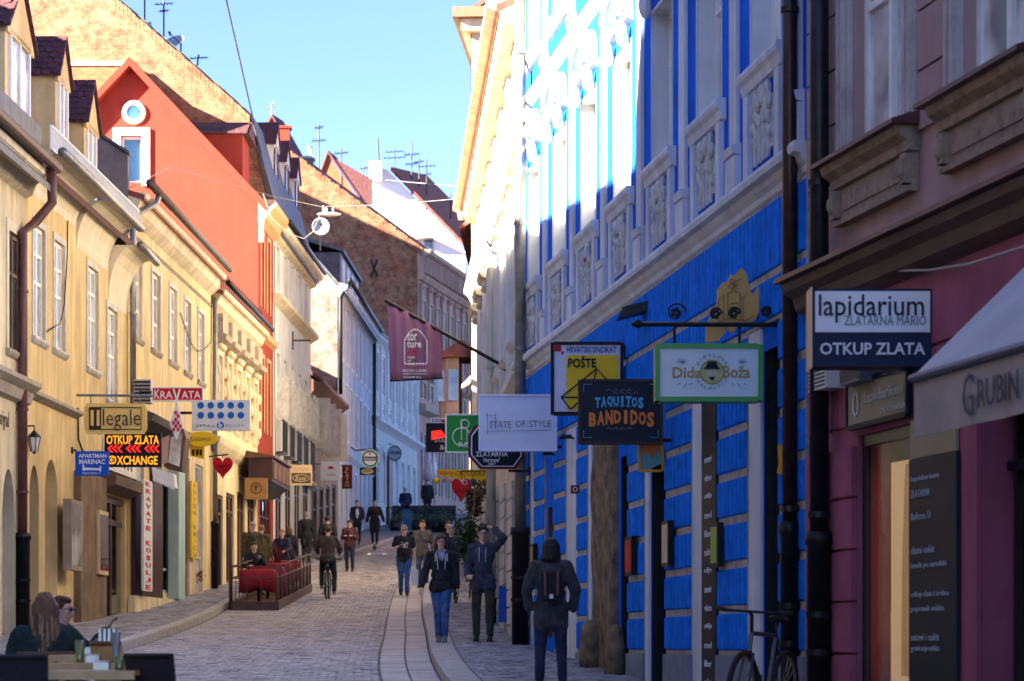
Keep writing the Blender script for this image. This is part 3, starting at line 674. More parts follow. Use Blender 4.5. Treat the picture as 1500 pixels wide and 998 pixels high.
FL = Fac((LX(0), 0), (LX(124.2), 124.2), 1)
uL = lambda px: FL.u(px)
uy = lambda Y: (Y-FL.p.y)/FL.d.y
def arch(fac, mb, u0, u1, zs, zt, depth, n=8):
    """fills the corners of a rectangular hole so that it ends in a round arch"""
    c = (u0+u1)/2; r = (u1-u0)/2; h = zt-zs; q = fac.pt
    for s in (-1, 1):
        poly = [q(c+s*r, zs, .0), q(c+s*r, zt+.001, .0)]+[q(c+s*r*math.cos(a), zs+h*math.sin(a), .0) for a in [math.pi/2*(n-i)/n for i in range(n)]]
        mb.prism(poly, -fac.n*depth)
def wall_obj(fac, u0, u1, z0, z1, holes, m, t, depth=.2, arches=()):
    mb = MB(); wall_holes(fac, mb, u0, u1, z0, z1, holes, depth)
    for a in arches: arch(fac, mb, *a)
    return mb.build('wall', m, t)
def dormer(fac, t, u0, u1, n, zb, ze, zp, deep, cheek, roofm, fm=WHITE, tiles=False, front=None, mull=1):
    q = fac.pt; m = MB(); poly = [q(u0, zb, n), q(u0, ze, n), q((u0+u1)/2, zp, n), q(u1, ze, n), q(u1, zb, n)]
    m.prism(poly, -fac.n*deep); d = m.build('dormer', cheek, t)
    g = MB(); w = u1-u0; a, b = u0+.12*w, u1-.12*w; z0, z1 = zb+.3, ze-.02
    fac.bx(g, a, a+.07, z0, z1, n+.003, n+.06); fac.bx(g, b-.07, b, z0, z1, n+.003, n+.06); fac.bx(g, a+.07, b-.07, z0, z0+.07, n+.003, n+.06); fac.bx(g, a+.07, b-.07, z1-.07, z1, n+.003, n+.06)
    for k in range(mull): c = a+(b-a)*(k+1)/(mull+1); fac.bx(g, c-.04, c+.04, z0+.07, z1-.07, n+.003, n+.055)
    g.build('dormer_window', fm, d); g = MB(); fac.bx(g, a+.07, b-.07, z0+.07, z1-.07, n+.003, n+.02); g.build('pane', GLASSB, d)
    c = (u0+u1)/2; o = .12; th = .05
    for s, ue in ((-1, u0), (1, u1)):
        m = MB(); A = q(c, zp+.06, n+o); B = q(ue+s*o, ze-.06, n+o); A2 = q(c, zp+.06, n-deep); B2 = q(ue+s*o, ze-.06, n-deep); up = Vector((0, 0, th))
        m.hexa([B, A, A2, B2, B+up, A+up, A2+up, B2+up])
        rf = m.build('dormer_roof', roofm, d)
        if tiles and s == -1:
            rows = 7; N = max(3, int(deep/.17)); sl = (A-B); dd = (A2-A); nrm = sl.cross(dd).normalized()
            if nrm.z < 0: nrm = -nrm
            for i in range(rows):
                for j in range(N):
                    f0, f1 = i/rows, (i+1.25)/rows; g0, g1 = (j+(i % 2)*.5)/N, (j+1+(i % 2)*.5)/N; g1 = min(g1, 1)
                    if g1 <= g0: continue
                    P0 = B+up+sl*f0+dd*g0; P1 = B+up+sl*f0+dd*g1; P2 = B+up+sl*min(f1, 1)+dd*g1; P3 = B+up+sl*min(f1, 1)+dd*g0; mid = (P0+P1)/2-sl*(.035/sl.length)
                    lo = nrm*.012; hi = nrm*(.035+rnd.uniform(-.006, .006)); g_ = dd*(.006/dd.length)
                    mm = MB(); poly = [P0+g_, mid, P1-g_, P2-g_, P3+g_]
                    mm.add([p+lo*.2 for p in poly]+[poly[0]+hi, poly[1]+hi, poly[2]+hi, poly[3]+nrm*.012, poly[4]+nrm*.012], [(0, 1, 2, 3, 4), (9, 8, 7, 6, 5), (0, 5, 6, 1), (1, 6, 7, 2), (2, 7, 8, 3), (3, 8, 9, 4), (4, 9, 5, 0)])
                    mm.build('roof_tile', roofm, d)
    m = MB(); m.prism([q(u0-.05, ze-.05, n+.06), q(c, zp+.0, n+.06), q(u1+.05, ze-.05, n+.06), q(u1+.05, ze-.12, n+.06), q(u0-.05, ze-.12, n+.06)], -fac.n*.055); m.build('dormer_pediment', front or cheek, d)
    return d
def gutter(fac, u0, u1, z0, z1, n, r, m, t, name='gutter'):
    MB().tube([fac.pt(u0, z0, n), fac.pt((u0+u1)/2, (z0+z1)/2, n), fac.pt(u1, z1, n)], r, 10).build(name, m, t, True)
def sillrow(fac, t, hs, fm, gm, trim, sill, **k):
    for h in hs: window(fac, t, *h, fm, gm, trim=trim, sill=sill, **k)

# ---- offscreen houses that shade the street (behind / beside the camera)
t = house(FL, uy(-22), uy(22.4), -4, 14.5, 10, 18.5, OCHRE, TILE, 'tall ochre house left of the camera that shades the street', name='tall_house')
m = MB(); FL.bx(m, uy(-22), uy(22.4), -4, 14.5, -.3, 0); m.build('wall', OCHRE, t)
# ---- B1 cream house, far left
a, b = uy(22.6), uy(47.1)
t = house(FL, a, b, -2, 8.25, 9, 12.7, OCHRE, SLATE, 'pale ochre house at the far left edge with a rusty gutter', rn=.5); B1 = t
def pxr(x0, x1, F=FL): return (F.u(x0), F.u(x1))
hs = []
for Yc in (24.8, 28, 31.4, 34.8, 38.2, 41.8): hs.append((uy(Yc)-.55, uy(Yc)+.55, 5.15, 7.15))
hs.append((FL.u(12), FL.u(30), 4.95, 6.95))
ar = (FL.u(3), FL.u(22), 2.0, 2.95); ah = (ar[0], ar[1], -1.5, ar[3])
wall_obj(FL, a, b, -2, 8.2, hs+[ah, (uy(32), uy(34.5), -2, 2.2), (uy(37), uy(40), -2, 2.2)], OCHRE, t, .25, [(*ar, .25)])
for h in hs: window(FL, t, *h, OAK, GLASS, trim=CREAM, tw=.18, sill=STONE)
m = MB(); FL.bx(m, ar[0], ar[1], -1.5, 3, -.4, -.24); m.build('door', mat('grey_blue_door', (.10, .12, .15), .6, .2), t)
m = MB(); FL.mould(m, a, b, [(.004, 4.55), (.28, 4.5), (.28, 4.42), (.15, 4.32), (.10, 4.15), (.004, 4.1)]); m.build('string_cornice', STONE, t)
m = MB(); FL.mould(m, a, b, [(.004, 8.2), (.42, 8.15), (.40, 8.05), (.2, 7.95), (.12, 7.75), (.004, 7.7)]); m.build('eaves_cornice', CREAM, t)
gutter(FL, a, b, 8.3, 8.22, .55, .10, COPPER, t)
dormer(FL, t, uy(45.5), uy(47.6), -.02, 8.4, 10.35, 11.25, 2.2, YEL, TILED, tiles=True, front=YEL)
m = MB(); FL.bx(m, a, uy(47.0), 8.42, 8.9, -.1, .3); m.build('roof_edge', SLATE, t)
text('Starigrad', FL.u(3), 3.72, .9, .34, .02, DARKM, t, frame=(FL.p.copy(), FL.d, Vector((0, 0, 1)), FL.n))
# ---- B2 yellow house
a, b = uy(47.1), uy(57.6)
t = house(FL, a, b, -1, 8.5, 9, 13.2, YEL, TILED, 'yellow house with a deep cream cove under the eaves and tiled dormers', rn=.3); B2 = t
row = [(48.5, 65), (79, 94), (128, 143), (157, 171)]
hs = [(*pxr(*r), 5.40, 7.38) for r in row[:3]]+[(*pxr(*row[3]), 4.95, 6.85)]
ar2 = (FL.u(66), FL.u(84), 2.75, 3.35); ar1 = (FL.u(43), FL.u(57), 2.5, 3.15)
shop = (FL.u(148), FL.u(186), -.5, 3.05)
win2 = (FL.u(160), FL.u(172), 3.9, 4.9)
wall_obj(FL, a, b, -1, 8.05, hs+[(ar2[0], ar2[1], 0.9, ar2[3]), (ar1[0], ar1[1], -.8, ar1[3]), shop], YEL, t, .25, [(*ar2, .25), (*ar1, .25)])
for h in hs: window(FL, t, *h, WHITE, GLASSB, trim=OLDW, tw=.12, sill=OLDW, trans=(.5, .75))
m = MB(); FL.bx(m, ar2[0], ar2[1], .9, 3.4, -.3, -.24); m.build('blind_niche', OLDW, t)
m = MB(); FL.bx(m, ar1[0], ar1[1], -.8, 3.2, -.4, -.24); m.build('door', DKWOOD, t)
# cove: quarter-round band, in three bays
def cove(u0, u1, z0, z1, n1):
    m = MB(); prof = [(.004, z0)]+[(n1*(1-math.cos(R(x))), z0+(z1-z0)*math.sin(R(x))) for x in (15, 30, 45, 60, 75, 90)]+[(.004, z1)]
    FL.mould(m, u0, u1, prof); m.build('cove_cornice', CRM2, t)
cove(a+.02, uL(111)-.05, 7.9, 8.48, .55); cove(uL(111)+.08, uL(158), 7.55, 8.44, .55); cove(uL(158)+.06, b-.02, 6.95, 8.1, .5)
gutter(FL, a+.1, uy(55.6), 8.52, 8.48, .62, .085, ZINC, t); gutter(FL, uy(55.7), uy(57.9), 8.16, 8.1, .58, .08, ZINC, t)
m = MB(); u = a+.3
while u < uy(56.8): FL.bx(m, u, u+.03, 8.62, 9.0, .36, .39); u += .13
FL.bx(m, a+.3, uy(56.8), 9.0, 9.03, .35, .40); FL.bx(m, a+.3, uy(56.8), 8.6, 8.63, .35, .40); m.build('snow_guard', WHITE, t)
dormer(FL, t, uy(49.75), uy(50.85), .0, 8.4, 10.4, 11.1, 2.4, YEL, TILED, tiles=True, front=YEL)
dormer(FL, t, uy(52.6), uy(53.85), .0, 8.4, 10.1, 10.9, 2.4, YEL, TILED, tiles=True, front=YEL)
m = MB(); yq = 57.55; m.prism([P(187, 300, yq), P(187, 226, yq), P(141, 195, yq), P(100, 165, yq), P(60, 120, yq), P(60, 300, yq)], (0, .25, 0)); m.build('party_wall', GREYR, t)
m = MB(); m.prism([P(190, 226, yq-.1), P(190, 222, yq-.1), P(141, 190, yq-.1), P(60, 116, yq-.1), P(60, 121, yq-.1), P(141, 195, yq-.1)], (0, .4, 0)); m.build('party_wall_cap', SLATE, t)
m = MB(); FL.mould(m, a, uL(112), [(.004, 4.46), (.14, 4.42), (.14, 4.36), (.004, 4.28)]); m.build('string_course', STONE, t)
m = MB(); FL.bx(m, uL(108), uL(146), -.5, 3.3, .004, .14); m.build('brown_pier', mat('brown_render', (.24, .16, .09), .9, .3, 2, .3), t)
window(FL, t, *shop, DKWOOD, GLASSK, depth=.08, mull=1, trans=(.25, .85), fw=.14)
m = MB(); FL.mould(m, uL(146), uL(187), [(.004, 3.5), (.34, 3.4), (.32, 3.2), (.004, 3.06)]); m.build('shop_lintel', OAK, t)
m = MB(); FL.bx(m, uL(150), uL(200), 3.52, 4.15, .01, .10); w_ = m.build('shop_board', WHITE, t)
for i in range(7):
    m = MB(); FL.bx(m, uL(154)+i*.42, uL(154)+i*.42+.09, 3.65, 4.0, .101, .115); m.build('board_mark', BROWNM, w_)
# kravate shop (dark red front) at the far end of B2
m = MB(); FL.bx(m, uL(200), uL(231), .62, 3.55, .003, .12); k_ = m.build('shop_front', DKWOOD, t)
# ---- B3 warm yellow house with regular windows
a, b = uy(57.65), uy(70.6)
t = house(FL, a, b, 0, 9.5, 9, 11.0, YEL2, TILE, 'warm yellow house with a row of tall paired windows and deep stone eaves', rn=.35); B3 = t
row = [(194.5, 207), (222, 234), (248, 258.5), (270, 279), (290, 298.5)]
hs = [(*pxr(*r), 6.62, 8.35) for r in row]
g3 = [(uL(265), uL(276), .7, 4.55), (uL(286), uL(297), 1.2, 4.5), (uL(206), uL(216), .9, 3.6), (uL(232), uL(250), 1.2, 3.9)]
wall_obj(FL, a, b, 0, 9.45, hs+g3, YEL2, t, .25)
for h in hs: window(FL, t, *h, WHITE, GLASSB, trim=OLDW, tw=.10, sill=STONE, trans=(.35, .7), fw=.08, depth=.06)
window(FL, t, *g3[0], OAK, GLASSB, trim=OLDW, mull=0, trans=(.3,)); window(FL, t, *g3[1], OLDW, GLASSB, mull=0, trans=(.3,))
window(FL, t, *g3[2], DKWOOD, GLASSK, mull=0, trans=()); window(FL, t, *g3[3], mat('mint_paint', (.42, .55, .46), .5, .1), GLASSK, mull=0, trans=(.2,))
m = MB(); FL.mould(m, a, b, [(.004, 9.6), (.40, 9.55), (.38, 9.45), (.26, 9.38), (.20, 9.2), (.10, 9.1), (.004, 9.02)]); m.build('eaves_cornice', CREAM, t)
m = MB(); FL.mould(m, a, b, [(.004, 8.78), (.06, 8.76), (.004, 8.70)]); m.build('frieze_line', STONE, t)
gutter(FL, a-.2, b-.2, 9.72, 9.68, .5, .09, mat('old_brown_gutter', (.12, .09, .07), .6, .3, 5, .2, metal=.3), t)
m = MB(); FL.mould(m, uL(188), uL(262), [(.004, 5.1), (.55, 4.9), (.5, 4.75), (.004, 4.6)]); m.build('shop_canopy', mat('dark_canopy', (.07, .055, .05), .6, .3), t)
m = MB(); FL.bx(m, uL(187), uL(262), .4, 1.05, .003, .16); m.build('shop_plinth', OCHRE, t)
m = MB(); FL.bx(m, uL(246), uL(256), 1.06, 4.55, .003, .25); m.build('mint_column', _m['mint_paint'], t)
m = MB(); FL.bx(m, uL(192), uL(204), 1.06, 4.5, .003, .10); FL.bx(m, uL(219), uL(231), 1.06, 4.5, .003, .1); m.build('shop_front', DKWOOD, t)
# ---- B4 ornate cream house
a, b = uy(70.65), uy(80.6)
t = house(FL, a, b, 1, 9.15, 9, 10.6, OCHRE, TILE, 'ornate cream house with hooded windows and spikes along its eaves', rn=.3); B4 = t
hs = []
for k in range(5):
    c = a+1.1+k*1.95; hs.append((c-.42, c+.42, 5.9, 7.6))
g4 = [(a+.5+k*2.35, a+2.2+k*2.35, gz(71+2.3*k)+.15, gz(71+2.3*k)+2.6) for k in range(4)]
wall_obj(FL, a, b, 1, 9.1, hs+g4, OCHRE, t, .22)
for h in hs:
    w = window(FL, t, *h, WHITE, GLASSB, trim=CREAM, tw=.14, tp=.1, sill=CREAM, trans=(.66,))
    m = MB(); FL.mould(m, h[0]-.25, h[1]+.25, [(.004, h[3]+.55), (.34, h[3]+.5), (.3, h[3]+.38), (.004, h[3]+.3)])
    FL.bx(m, h[0]-.1, h[1]+.1, h[3]+.55, h[3]+1.05, .004, .22); m.build('window_hood', STONE, w)
    m = MB()
    for du in (-.3, 0, .3): m.ell(FL.pt((h[0]+h[1])/2+du, h[3]+.22, .1), (.12, .12, .1), 8, 5)
    for s in (h[0]-.19, h[1]+.19):
        for z in (6.2, 6.7, 7.2): m.ell(FL.pt(s, z, .1), (.07, .07, .16), 6, 5)
    m.build('stucco_ornament', CREAM, w)
for h in g4: window(FL, t, *h, OAK, GLASSK, depth=.05, mull=1, trans=(.8,), fw=.09)
m = MB(); FL.mould(m, a, b, [(.004, 9.25), (.36, 9.2), (.34, 9.1), (.22, 9.02), (.15, 8.85), (.004, 8.75)]); m.build('eaves_cornice', CREAM, t)
m = MB(); FL.mould(m, a, b, [(.004, 5.45), (.24, 5.4), (.2, 5.25), (.1, 5.1), (.004, 5.0)]); m.build('string_cornice', CREAM, t)
gutter(FL, a-.1, b, 9.36, 9.3, .44, .07, DARKM, t)
m = MB(); u = a+.2
while u < b: FL.bx(m, u, u+.04, 9.35, 9.85, .1, .14); u += .42
m.build('snow_spikes', DARKM, t)
# ---- B5 red gabled house
a, b = uy(80.7), uy(84.6); xw = LX(80.7)
t = thing('gabled_house', 'orange-red gabled house with a round window high in its gable', 'house', FL.pt(a+2, gz(82))); B5 = t
pk = P(192, 96, 80.7); ev = Vector((xw, 80.7, 13.15)); lf = Vector((2*pk.x-xw, 80.7, 13.15))
# gable wall with a rectangular window and a round window: built as a face ring
cw = P(196.5, 165, 80.7); wr = (pxx(177, 80.7), pxx(208, 80.7), pz(268, 80.7), pz(199, 80.7))
m = MB(); zb = 1
def edge_z(x): return pk.z-abs(x-pk.x)*(pk.z-13.15)/(xw-pk.x)
ex = (xw-pk.x)*(pk.z-wr[2])/(pk.z-13.15)
m.add([(lf.x, 80.7, zb), (xw, 80.7, zb), (xw, 80.7, 13.15), (wr[1], 80.7, wr[2]), (wr[0], 80.7, wr[2]), (lf.x, 80.7, 13.15),
       (pk.x+ex, 80.7, wr[2]), (pk.x-ex, 80.7, wr[2]), (wr[1], 80.7, wr[3]), (wr[0], 80.7, wr[3]), (wr[1], 80.7, edge_z(wr[1])), (wr[0], 80.7, edge_z(wr[0])), tuple(pk)],
      [(0, 1, 2, 6, 3, 4, 7, 5), (3, 6, 10, 8), (4, 9, 11, 7), (9, 8, 10, 12, 11)])
for A, B in (((wr[0], wr[2]), (wr[0], wr[3])), ((wr[1], wr[2]), (wr[1], wr[3])), ((wr[0], wr[3]), (wr[1], wr[3])), ((wr[0], wr[2]), (wr[1], wr[2]))):
    m.quad((A[0], 80.7, A[1]), (B[0], 80.7, B[1]), (B[0], 81.0, B[1]), (A[0], 81.0, A[1]))
m.build('gable_wall', REDP, t)
m = MB()
for x0, x1, z0, z1 in ((wr[0]-.22, wr[0], wr[2]-.1, wr[3]+.22), (wr[1], wr[1]+.24, wr[2]-.1, wr[3]+.22), (wr[0], wr[1], wr[3], wr[3]+.22)): m.box(x0, x1, 80.62, 80.72, z0, z1)
w = m.build('window', WHITE, t)
SKYG = glass_mat('blue_reflecting_glass', (.05, .16, .26), .03)
m = MB(); m.box(wr[0], wr[1], 80.93, 80.96, wr[2], wr[3]); m.build('pane', SKYG, w); m = MB()
m.box(wr[0], wr[0]+.07, 80.85, 80.925, wr[2], wr[3]); m.box(wr[1]-.07, wr[1], 80.85, 80.925, wr[2], wr[3]); m.box(wr[0]+.07, wr[1]-.07, 80.85, 80.925, wr[3]-.08, wr[3]); m.box(wr[0]+.07, wr[1]-.07, 80.85, 80.925, wr[2], wr[2]+.08); m.build('frame', WHITE, w)
m = MB(); m.ring((cw.x, 80.68, cw.z), (0, 1, 0), .275, .085, 32, 8); w = m.build('round_window', WHITE, t, True)
MB().disc((cw.x, 80.66, cw.z), (0, 1, 0), .2, .03, 28).build('pane', SKYG, w); m = MB()
m = MB()
for s in (1, -1):   # raised red rake boards and tile roof
    A = pk+Vector((0, -.38, .12)); B = (ev if s > 0 else lf)+Vector((s*.3, -.38, -.22)); m.hexa([B+Vector((0, 0, -.18)), A+Vector((0, 0, -.2)), A+Vector((0, .5, -.2)), B+Vector((0, .5, -.18)), B+Vector((0, 0, .06)), A+Vector((0, 0, .06)), A+Vector((0, .5, .06)), B+Vector((0, .5, .06))])
m.build('rake_board', REDP, t)
m = MB()
for s in (1, -1):
    A = pk+Vector((0, .12, .13)); B = (ev if s > 0 else lf)+Vector((s*.3, .12, -.21)); D = Vector((0, 3.75, 0)); U = Vector((0, 0, .1)); m.hexa([B, A, A+D, B+D, B+U, A+U, A+D+U, B+D+U])
m.build('roof', TILED, t)
hs = [(a+.75, a+1.5, 10.1, 12.3), (a+2.35, a+3.1, 10.1, 12.3), (a+.75, a+1.5, 6.4, 8.6), (a+2.35, a+3.1, 6.4, 8.6)]
wall_obj(FL, a, b, 1, 13.1, hs+[(a+.5, b-.6, gz(82)+.1, gz(82)+2.6)], REDP, t, .2)
for h in hs: window(FL, t, *h, mat('orange_wood', (.45, .20, .08), .6, .2), GLASSB, trim=mat('orange_trim', (.62, .36, .2), .7, .1), tw=.12)
window(FL, t, a+.5, b-.6, gz(82)+.1, gz(82)+2.6, DKWOOD, GLASSK, mull=2)
m = MB(); FL.mould(m, a, b, [(.004, 13.2), (.5, 13.15), (.46, 12.98), (.3, 12.85), (.22, 12.65), (.004, 12.5)]); m.build('eaves_cornice', mat('orange_cornice', (.62, .36, .17), .8, .15, 2, .1), t)
m = MB(); FL.mould(m, a, b, [(.004, 9.4), (.16, 9.35), (.14, 9.2), (.004, 9.1)]); m.build('string_course', _m['orange_cornice'], t)
pts = [FL.pt(a+.1, 13.05, .5), FL.pt(a-.06, 12.9, .35), FL.pt(a-.06, 12.55, .12), FL.pt(a-.06, 11.9, .1)]
m = MB(); m.tube(pts, .075, 10); m.build('gutter_elbow', WHITE, t, True)
# dormer with tiled top on the right slope
m = MB(); m.prism([(LX(82)-.55, 81.3, 13.6), (LX(82)-.55, 81.3, 15.25), (LX(82)-2.3, 81.3, 15.35), (LX(82)-2.3, 81.3, 13.6)], (0, 2.0, 0)); d = m.build('dormer', REDP, t)
m = MB(); 
for i in range(5):
    x0 = LX(82)-.4-i*.4; 
    for j in range(3):
        z0 = 15.2+j*.13; y0 = 81.1+j*.28
        mm = MB(); mm.hexa([(x0-.39, y0, z0), (x0, y0, z0), (x0, y0+.34, z0+.14), (x0-.39, y0+.34, z0+.14), (x0-.39, y0, z0+.05), (x0, y0, z0+.05), (x0, y0+.34, z0+.19), (x0-.39, y0+.34, z0+.19)]); mm.build('roof_tile', TILED, d)
m.prism([(LX(82)-.35, 81.15, 15.2), (LX(82)-.35, 82.3, 15.75), (LX(82)-.35, 83.5, 15.2)], (-2.1, 0, 0)); m.build('dormer_roof', TILED, d)
# ---- B6 white house with steep roof, brick near gable (the tall lit brick wall)
a, b = uy(84.65), uy(96.3); xw = LX(84.65)
t = thing('brick_gabled_house', 'white street front with a huge sunlit brick end wall rising behind the red gable', 'house', FL.pt(a+5, gz(90))); B6 = t
top = [(xw, 12.95), (xw-.75, 16.3), (pxx(165, 84.65), pz(0, 84.65)), (pxx(0, 84.65), pz(-145, 84.65)), (pxx(-60, 84.65), pz(-145, 84.65)), (pxx(-60, 84.65), 2), (xw, 2)]
m = MB(); m.prism([(x, 84.65, z) for x, z in top], (0, .35, 0)); m.build('brick_gable', BRK, t)
m = MB()
prof = [(xw+.3, 12.8), (xw-.7, 16.5), (pxx(165, 84.65)+.0, pz(0, 84.65)+.22), (pxx(0, 84.65), pz(-145, 84.65)+.22)]
for (x0, z0), (x1, z1) in zip(prof, prof[1:]):
    D = Vector((b-a)*FL.d); m.hexa([(x0, 84.5, z0-.12), (x1, 84.5, z1-.12), Vector((x1, 84.5, z1-.12))+D, Vector((x0, 84.5, z0-.12))+D, (x0, 84.5, z0), (x1, 84.5, z1), Vector((x1, 84.5, z1))+D, Vector((x0, 84.5, z0))+D])
m.build('roof', SLATE, t)
# ragged coping bricks along the rake
A = Vector((pxx(165, 84.65), 84.5, pz(0, 84.65)+.22)); B = Vector((xw-.7, 84.5, 16.5)); n_ = 34
for i in range(n_):
    p = A.lerp(B, i/n_); m = MB(); s_ = .15+rnd.uniform(-.03, .05); q_ = A.lerp(B, (i+1)/n_); j_ = rnd.uniform(-.03, .03); m.hexa([(p.x, 84.40, p.z-.34), (q_.x-.012, 84.40, q_.z-.34), (q_.x-.012, 84.75, q_.z-.34), (p.x, 84.75, p.z-.34), (p.x, 84.40, p.z-.1+j_), (q_.x-.012, 84.40, q_.z-.1+j_), (q_.x-.012, 84.75, q_.z-.1+j_), (p.x, 84.75, p.z-.1+j_)]); m.build('coping_brick', BRK, t)
hs = []
for k in range(5):
    c = a+1.25+k*2.2; hs += [(c-.45, c+.45, 11.15, 12.5), (c-.42, c+.42, 7.1, 9.15)]
g6 = [(a+.6+k*2.8, a+2.5+k*2.8, gz(86+2.8*k)+.1, gz(86+2.8*k)+2.7) for k in range(4)]
wall_obj(FL, a, b, 2, 12.95, hs+g6, WHT2, t, .2)
for h in hs:
    w = window(FL, t, *h, OLDW, GLASS, trim=WHT2, tw=.08, depth=.12)
    if h[2] < 9:
        for s in (h[0]-.05, h[1]+.05):   # open shutters
            m = MB(); m.prism([FL.pt(s, h[2], .02), FL.pt(s, h[2]+1.3, .02), FL.pt(s+.03, h[2]+1.3, .40), FL.pt(s+.03, h[2], .40)], FL.d*.03); m.build('shutter', OLDW, w)
        m = MB(); FL.bx(m, h[0]-.2, h[1]+.2, 6.0, 6.05, .02, .25)
        for i in range(9): u = h[0]-.18+i*(h[1]-h[0]+.36)/8; FL.bx(m, u-.012, u+.012, 6.05, 7.0, .22, .245)
        FL.bx(m, h[0]-.2, h[1]+.2, 7.0, 7.04, .2, .26); m.build('balcony_rail', DARKM, w)
for h in g6: window(FL, t, *h, DKWOOD, GLASSK, depth=.05, mull=1, trans=(.8,))
m = MB(); FL.mould(m, a, b, [(.004, 13.05), (.45, 13.0), (.42, 12.88), (.25, 12.78), (.18, 12.62), (.004, 12.55)]); m.build('eaves_cornice', CREAM, t)
m = MB(); FL.mould(m, a, b, [(.004, 10.95), (.3, 10.88), (.28, 10.78), (.12, 10.68), (.004, 10.6)]); m.build('string_cornice', CREAM, t)
m = MB(); FL.mould(m, a, b, [(.004, 5.75), (.22, 5.7), (.2, 5.6), (.004, 5.5)]); m.build('lower_string_course', WHT2, t)
gutter(FL, a, b, 13.12, 13.1, .5, .08, DARKM, t)
for Y0 in (87.9, 91.1, 94.3): dormer(FL, t, uy(Y0), uy(Y0+1.35), -.38, 14.0, 16.15, 16.85, 2.0, WHT2, TILED, fm=OAK, mull=0)
# dark wooden bay in front of the red / white shops
tt = thing('shop_bay', 'dark brown wooden shop bay jutting out over the pavement before the red house', 'shop bay', FL.pt(uy(78), 4.3)); m = MB(); FL.bx(m, uy(76), uy(80.4), 4.55, 5.2, .3, .96); bb = m.build('box', DKWOOD, tt)
m = MB(); FL.mould(m, uy(75.9), uy(80.5), [(.2, 5.42), (.2, 5.21), (1.04, 5.21), (1.04, 5.26)]); m.build('canopy', OAK, tt)
for k in range(4): m = MB(); FL.bx(m, uy(76.15+k*1.07), uy(77.1+k*1.07), 4.65, 5.1, .962, .985); m.build('panel', OAK, tt)
m = MB(); FL.mould(m, uy(76.1), uy(80.3), [(.2, 4.54), (.9, 4.54), (.6, 4.3), (.2, 4.2)]); m.build('soffit', BLACK, tt)
# ---- B7 low old house
a, b = uy(96.35), uy(106.8)
t = house(FL, a, b, 2.5, 9.55, 9, 12.5, GREYR, TILED, 'low old grey-brown house with a drooping eave between taller houses', rn=.45); B7 = t
hs = [(a+.9+k*2.3, a+2.0+k*2.3, 7.0, 8.8) for k in range(4)]; g7 = [(a+.6+k*2.5, a+2.2+k*2.5, gz(98+2.5*k)+.1, gz(98+2.5*k)+2.3) for k in range(4)]
wall_obj(FL, a, b, 2.5, 9.5, hs+g7, GREYR, t)
for h in hs:
    w = window(FL, t, *h, WHITE, GLASSB, trim=OLDW, mull=1, trans=(.33, .66))
    m = MB(); s = h[0]-.02; m.prism([FL.pt(s, h[2], .02), FL.pt(s, h[3], .02), FL.pt(s+.05, h[3], .6), FL.pt(s+.05, h[2], .6)], FL.d*.04); m.build('shutter', OLDW, w)
for h in g7: window(FL, t, *h, DARKM, GLASSK)
m = MB(); FL.mould(m, a, b, [(.004, 9.4), (.45, 9.25), (.004, 8.9)]); m.build('eaves_cornice', OAK, t)
# ---- B8 bluish house with brick fire wall
a, b = uy(106.9), uy(124.1)
t = house(FL, a, b, 3, 14.1, 9, 19.2, BLUEW, SLATE, 'tall bluish-grey house with a bare brick end wall and slate dormers', rn=.35, gable_m=BRK2); B8 = t
hs = [(a+1.0+k*2.3, a+2.1+k*2.3, z, z+2.2) for k in range(7) for z in (8.3, 11.4)]+[(a+1.0+k*2.3, a+1.9+k*2.3, gz(108+2.3*k)+.3, gz(108+2.3*k)+2.6) for k in range(7)]
wall_obj(FL, a, b, 3, 14.05, hs, BLUEW, t)
for h in hs: window(FL, t, *h, WHITE, GLASS, trim=PALE, tw=.1, sill=PALE)
m = MB(); FL.mould(m, a, b, [(.004, 14.2), (.4, 14.1), (.36, 13.95), (.2, 13.8), (.004, 13.6)]); m.build('eaves_cornice', BLUEW, t)
m = MB(); FL.mould(m, a, b, [(.004, 7.75), (.14, 7.7), (.004, 7.55)]); m.build('string_course', PALE, t)
gutter(FL, a, b, 14.28, 14.25, .48, .09, DARKM, t)
m = MB(); FL.bx(m, a+5, b-3, 14.6, 16.1, -1.5, -.35); d = m.build('dormer', SLATE, t)
m = MB(); FL.mould(m, a+4.8, b-2.8, [(-.2, 16.1), (-.2, 16.22), (-3, 17.1), (-3, 16.9)]); m.build('dormer_roof', SLATE, d)
for k in range(4): m = MB(); FL.bx(m, a+5.6+k*2.2, a+6.9+k*2.2, 14.9, 15.9, -.35, -.31); m.build('dormer_window', OLDW, d)
# ---- B9 pale house, street bends right
F9 = Fac((LX(124.2), 124.2), (LX(124.2)+.0835*17.6, 141.8), 1)
t = house(F9, 0, F9.L, 3, 14.3, 8, 15.4, PALEG, SLATE, 'pale green-grey house with arched ground floor at the bend of the street', rn=.4); B9 = t
hs = [(1.0+k*2.4, 2.1+k*2.4, z, z1) for k in range(7) for z, z1 in ((11.7, 13.5), (10.75, 11.3))]
ga = [(1.2+k*2.4, 2.2+k*2.4, 6.6, 9.1) for k in range(7)]
wall_obj(F9, 0, F9.L, 3, 14.2, hs+ga, PALEG, t, .2, [(h[0], h[1], 8.6, 9.1, .2) for h in ga])
for h in hs+ga: window(F9, t, *h, WHITE, GLASS, trim=PALE if h[3]-h[2] > 1 else None, tw=.1)
for k in range(8):
    c = .4+k*2.4; m = MB(); F9.bx(m, c-.16, c+.16, 10.5, 14.0, .003, .09); m.build('pilaster', PALE, t)
m = MB(); F9.mould(m, 0, F9.L, [(.004, 10.45), (.4, 10.38), (.36, 10.25), (.15, 10.12), (.004, 10.0)]); m.build('string_cornice', PALE, t)
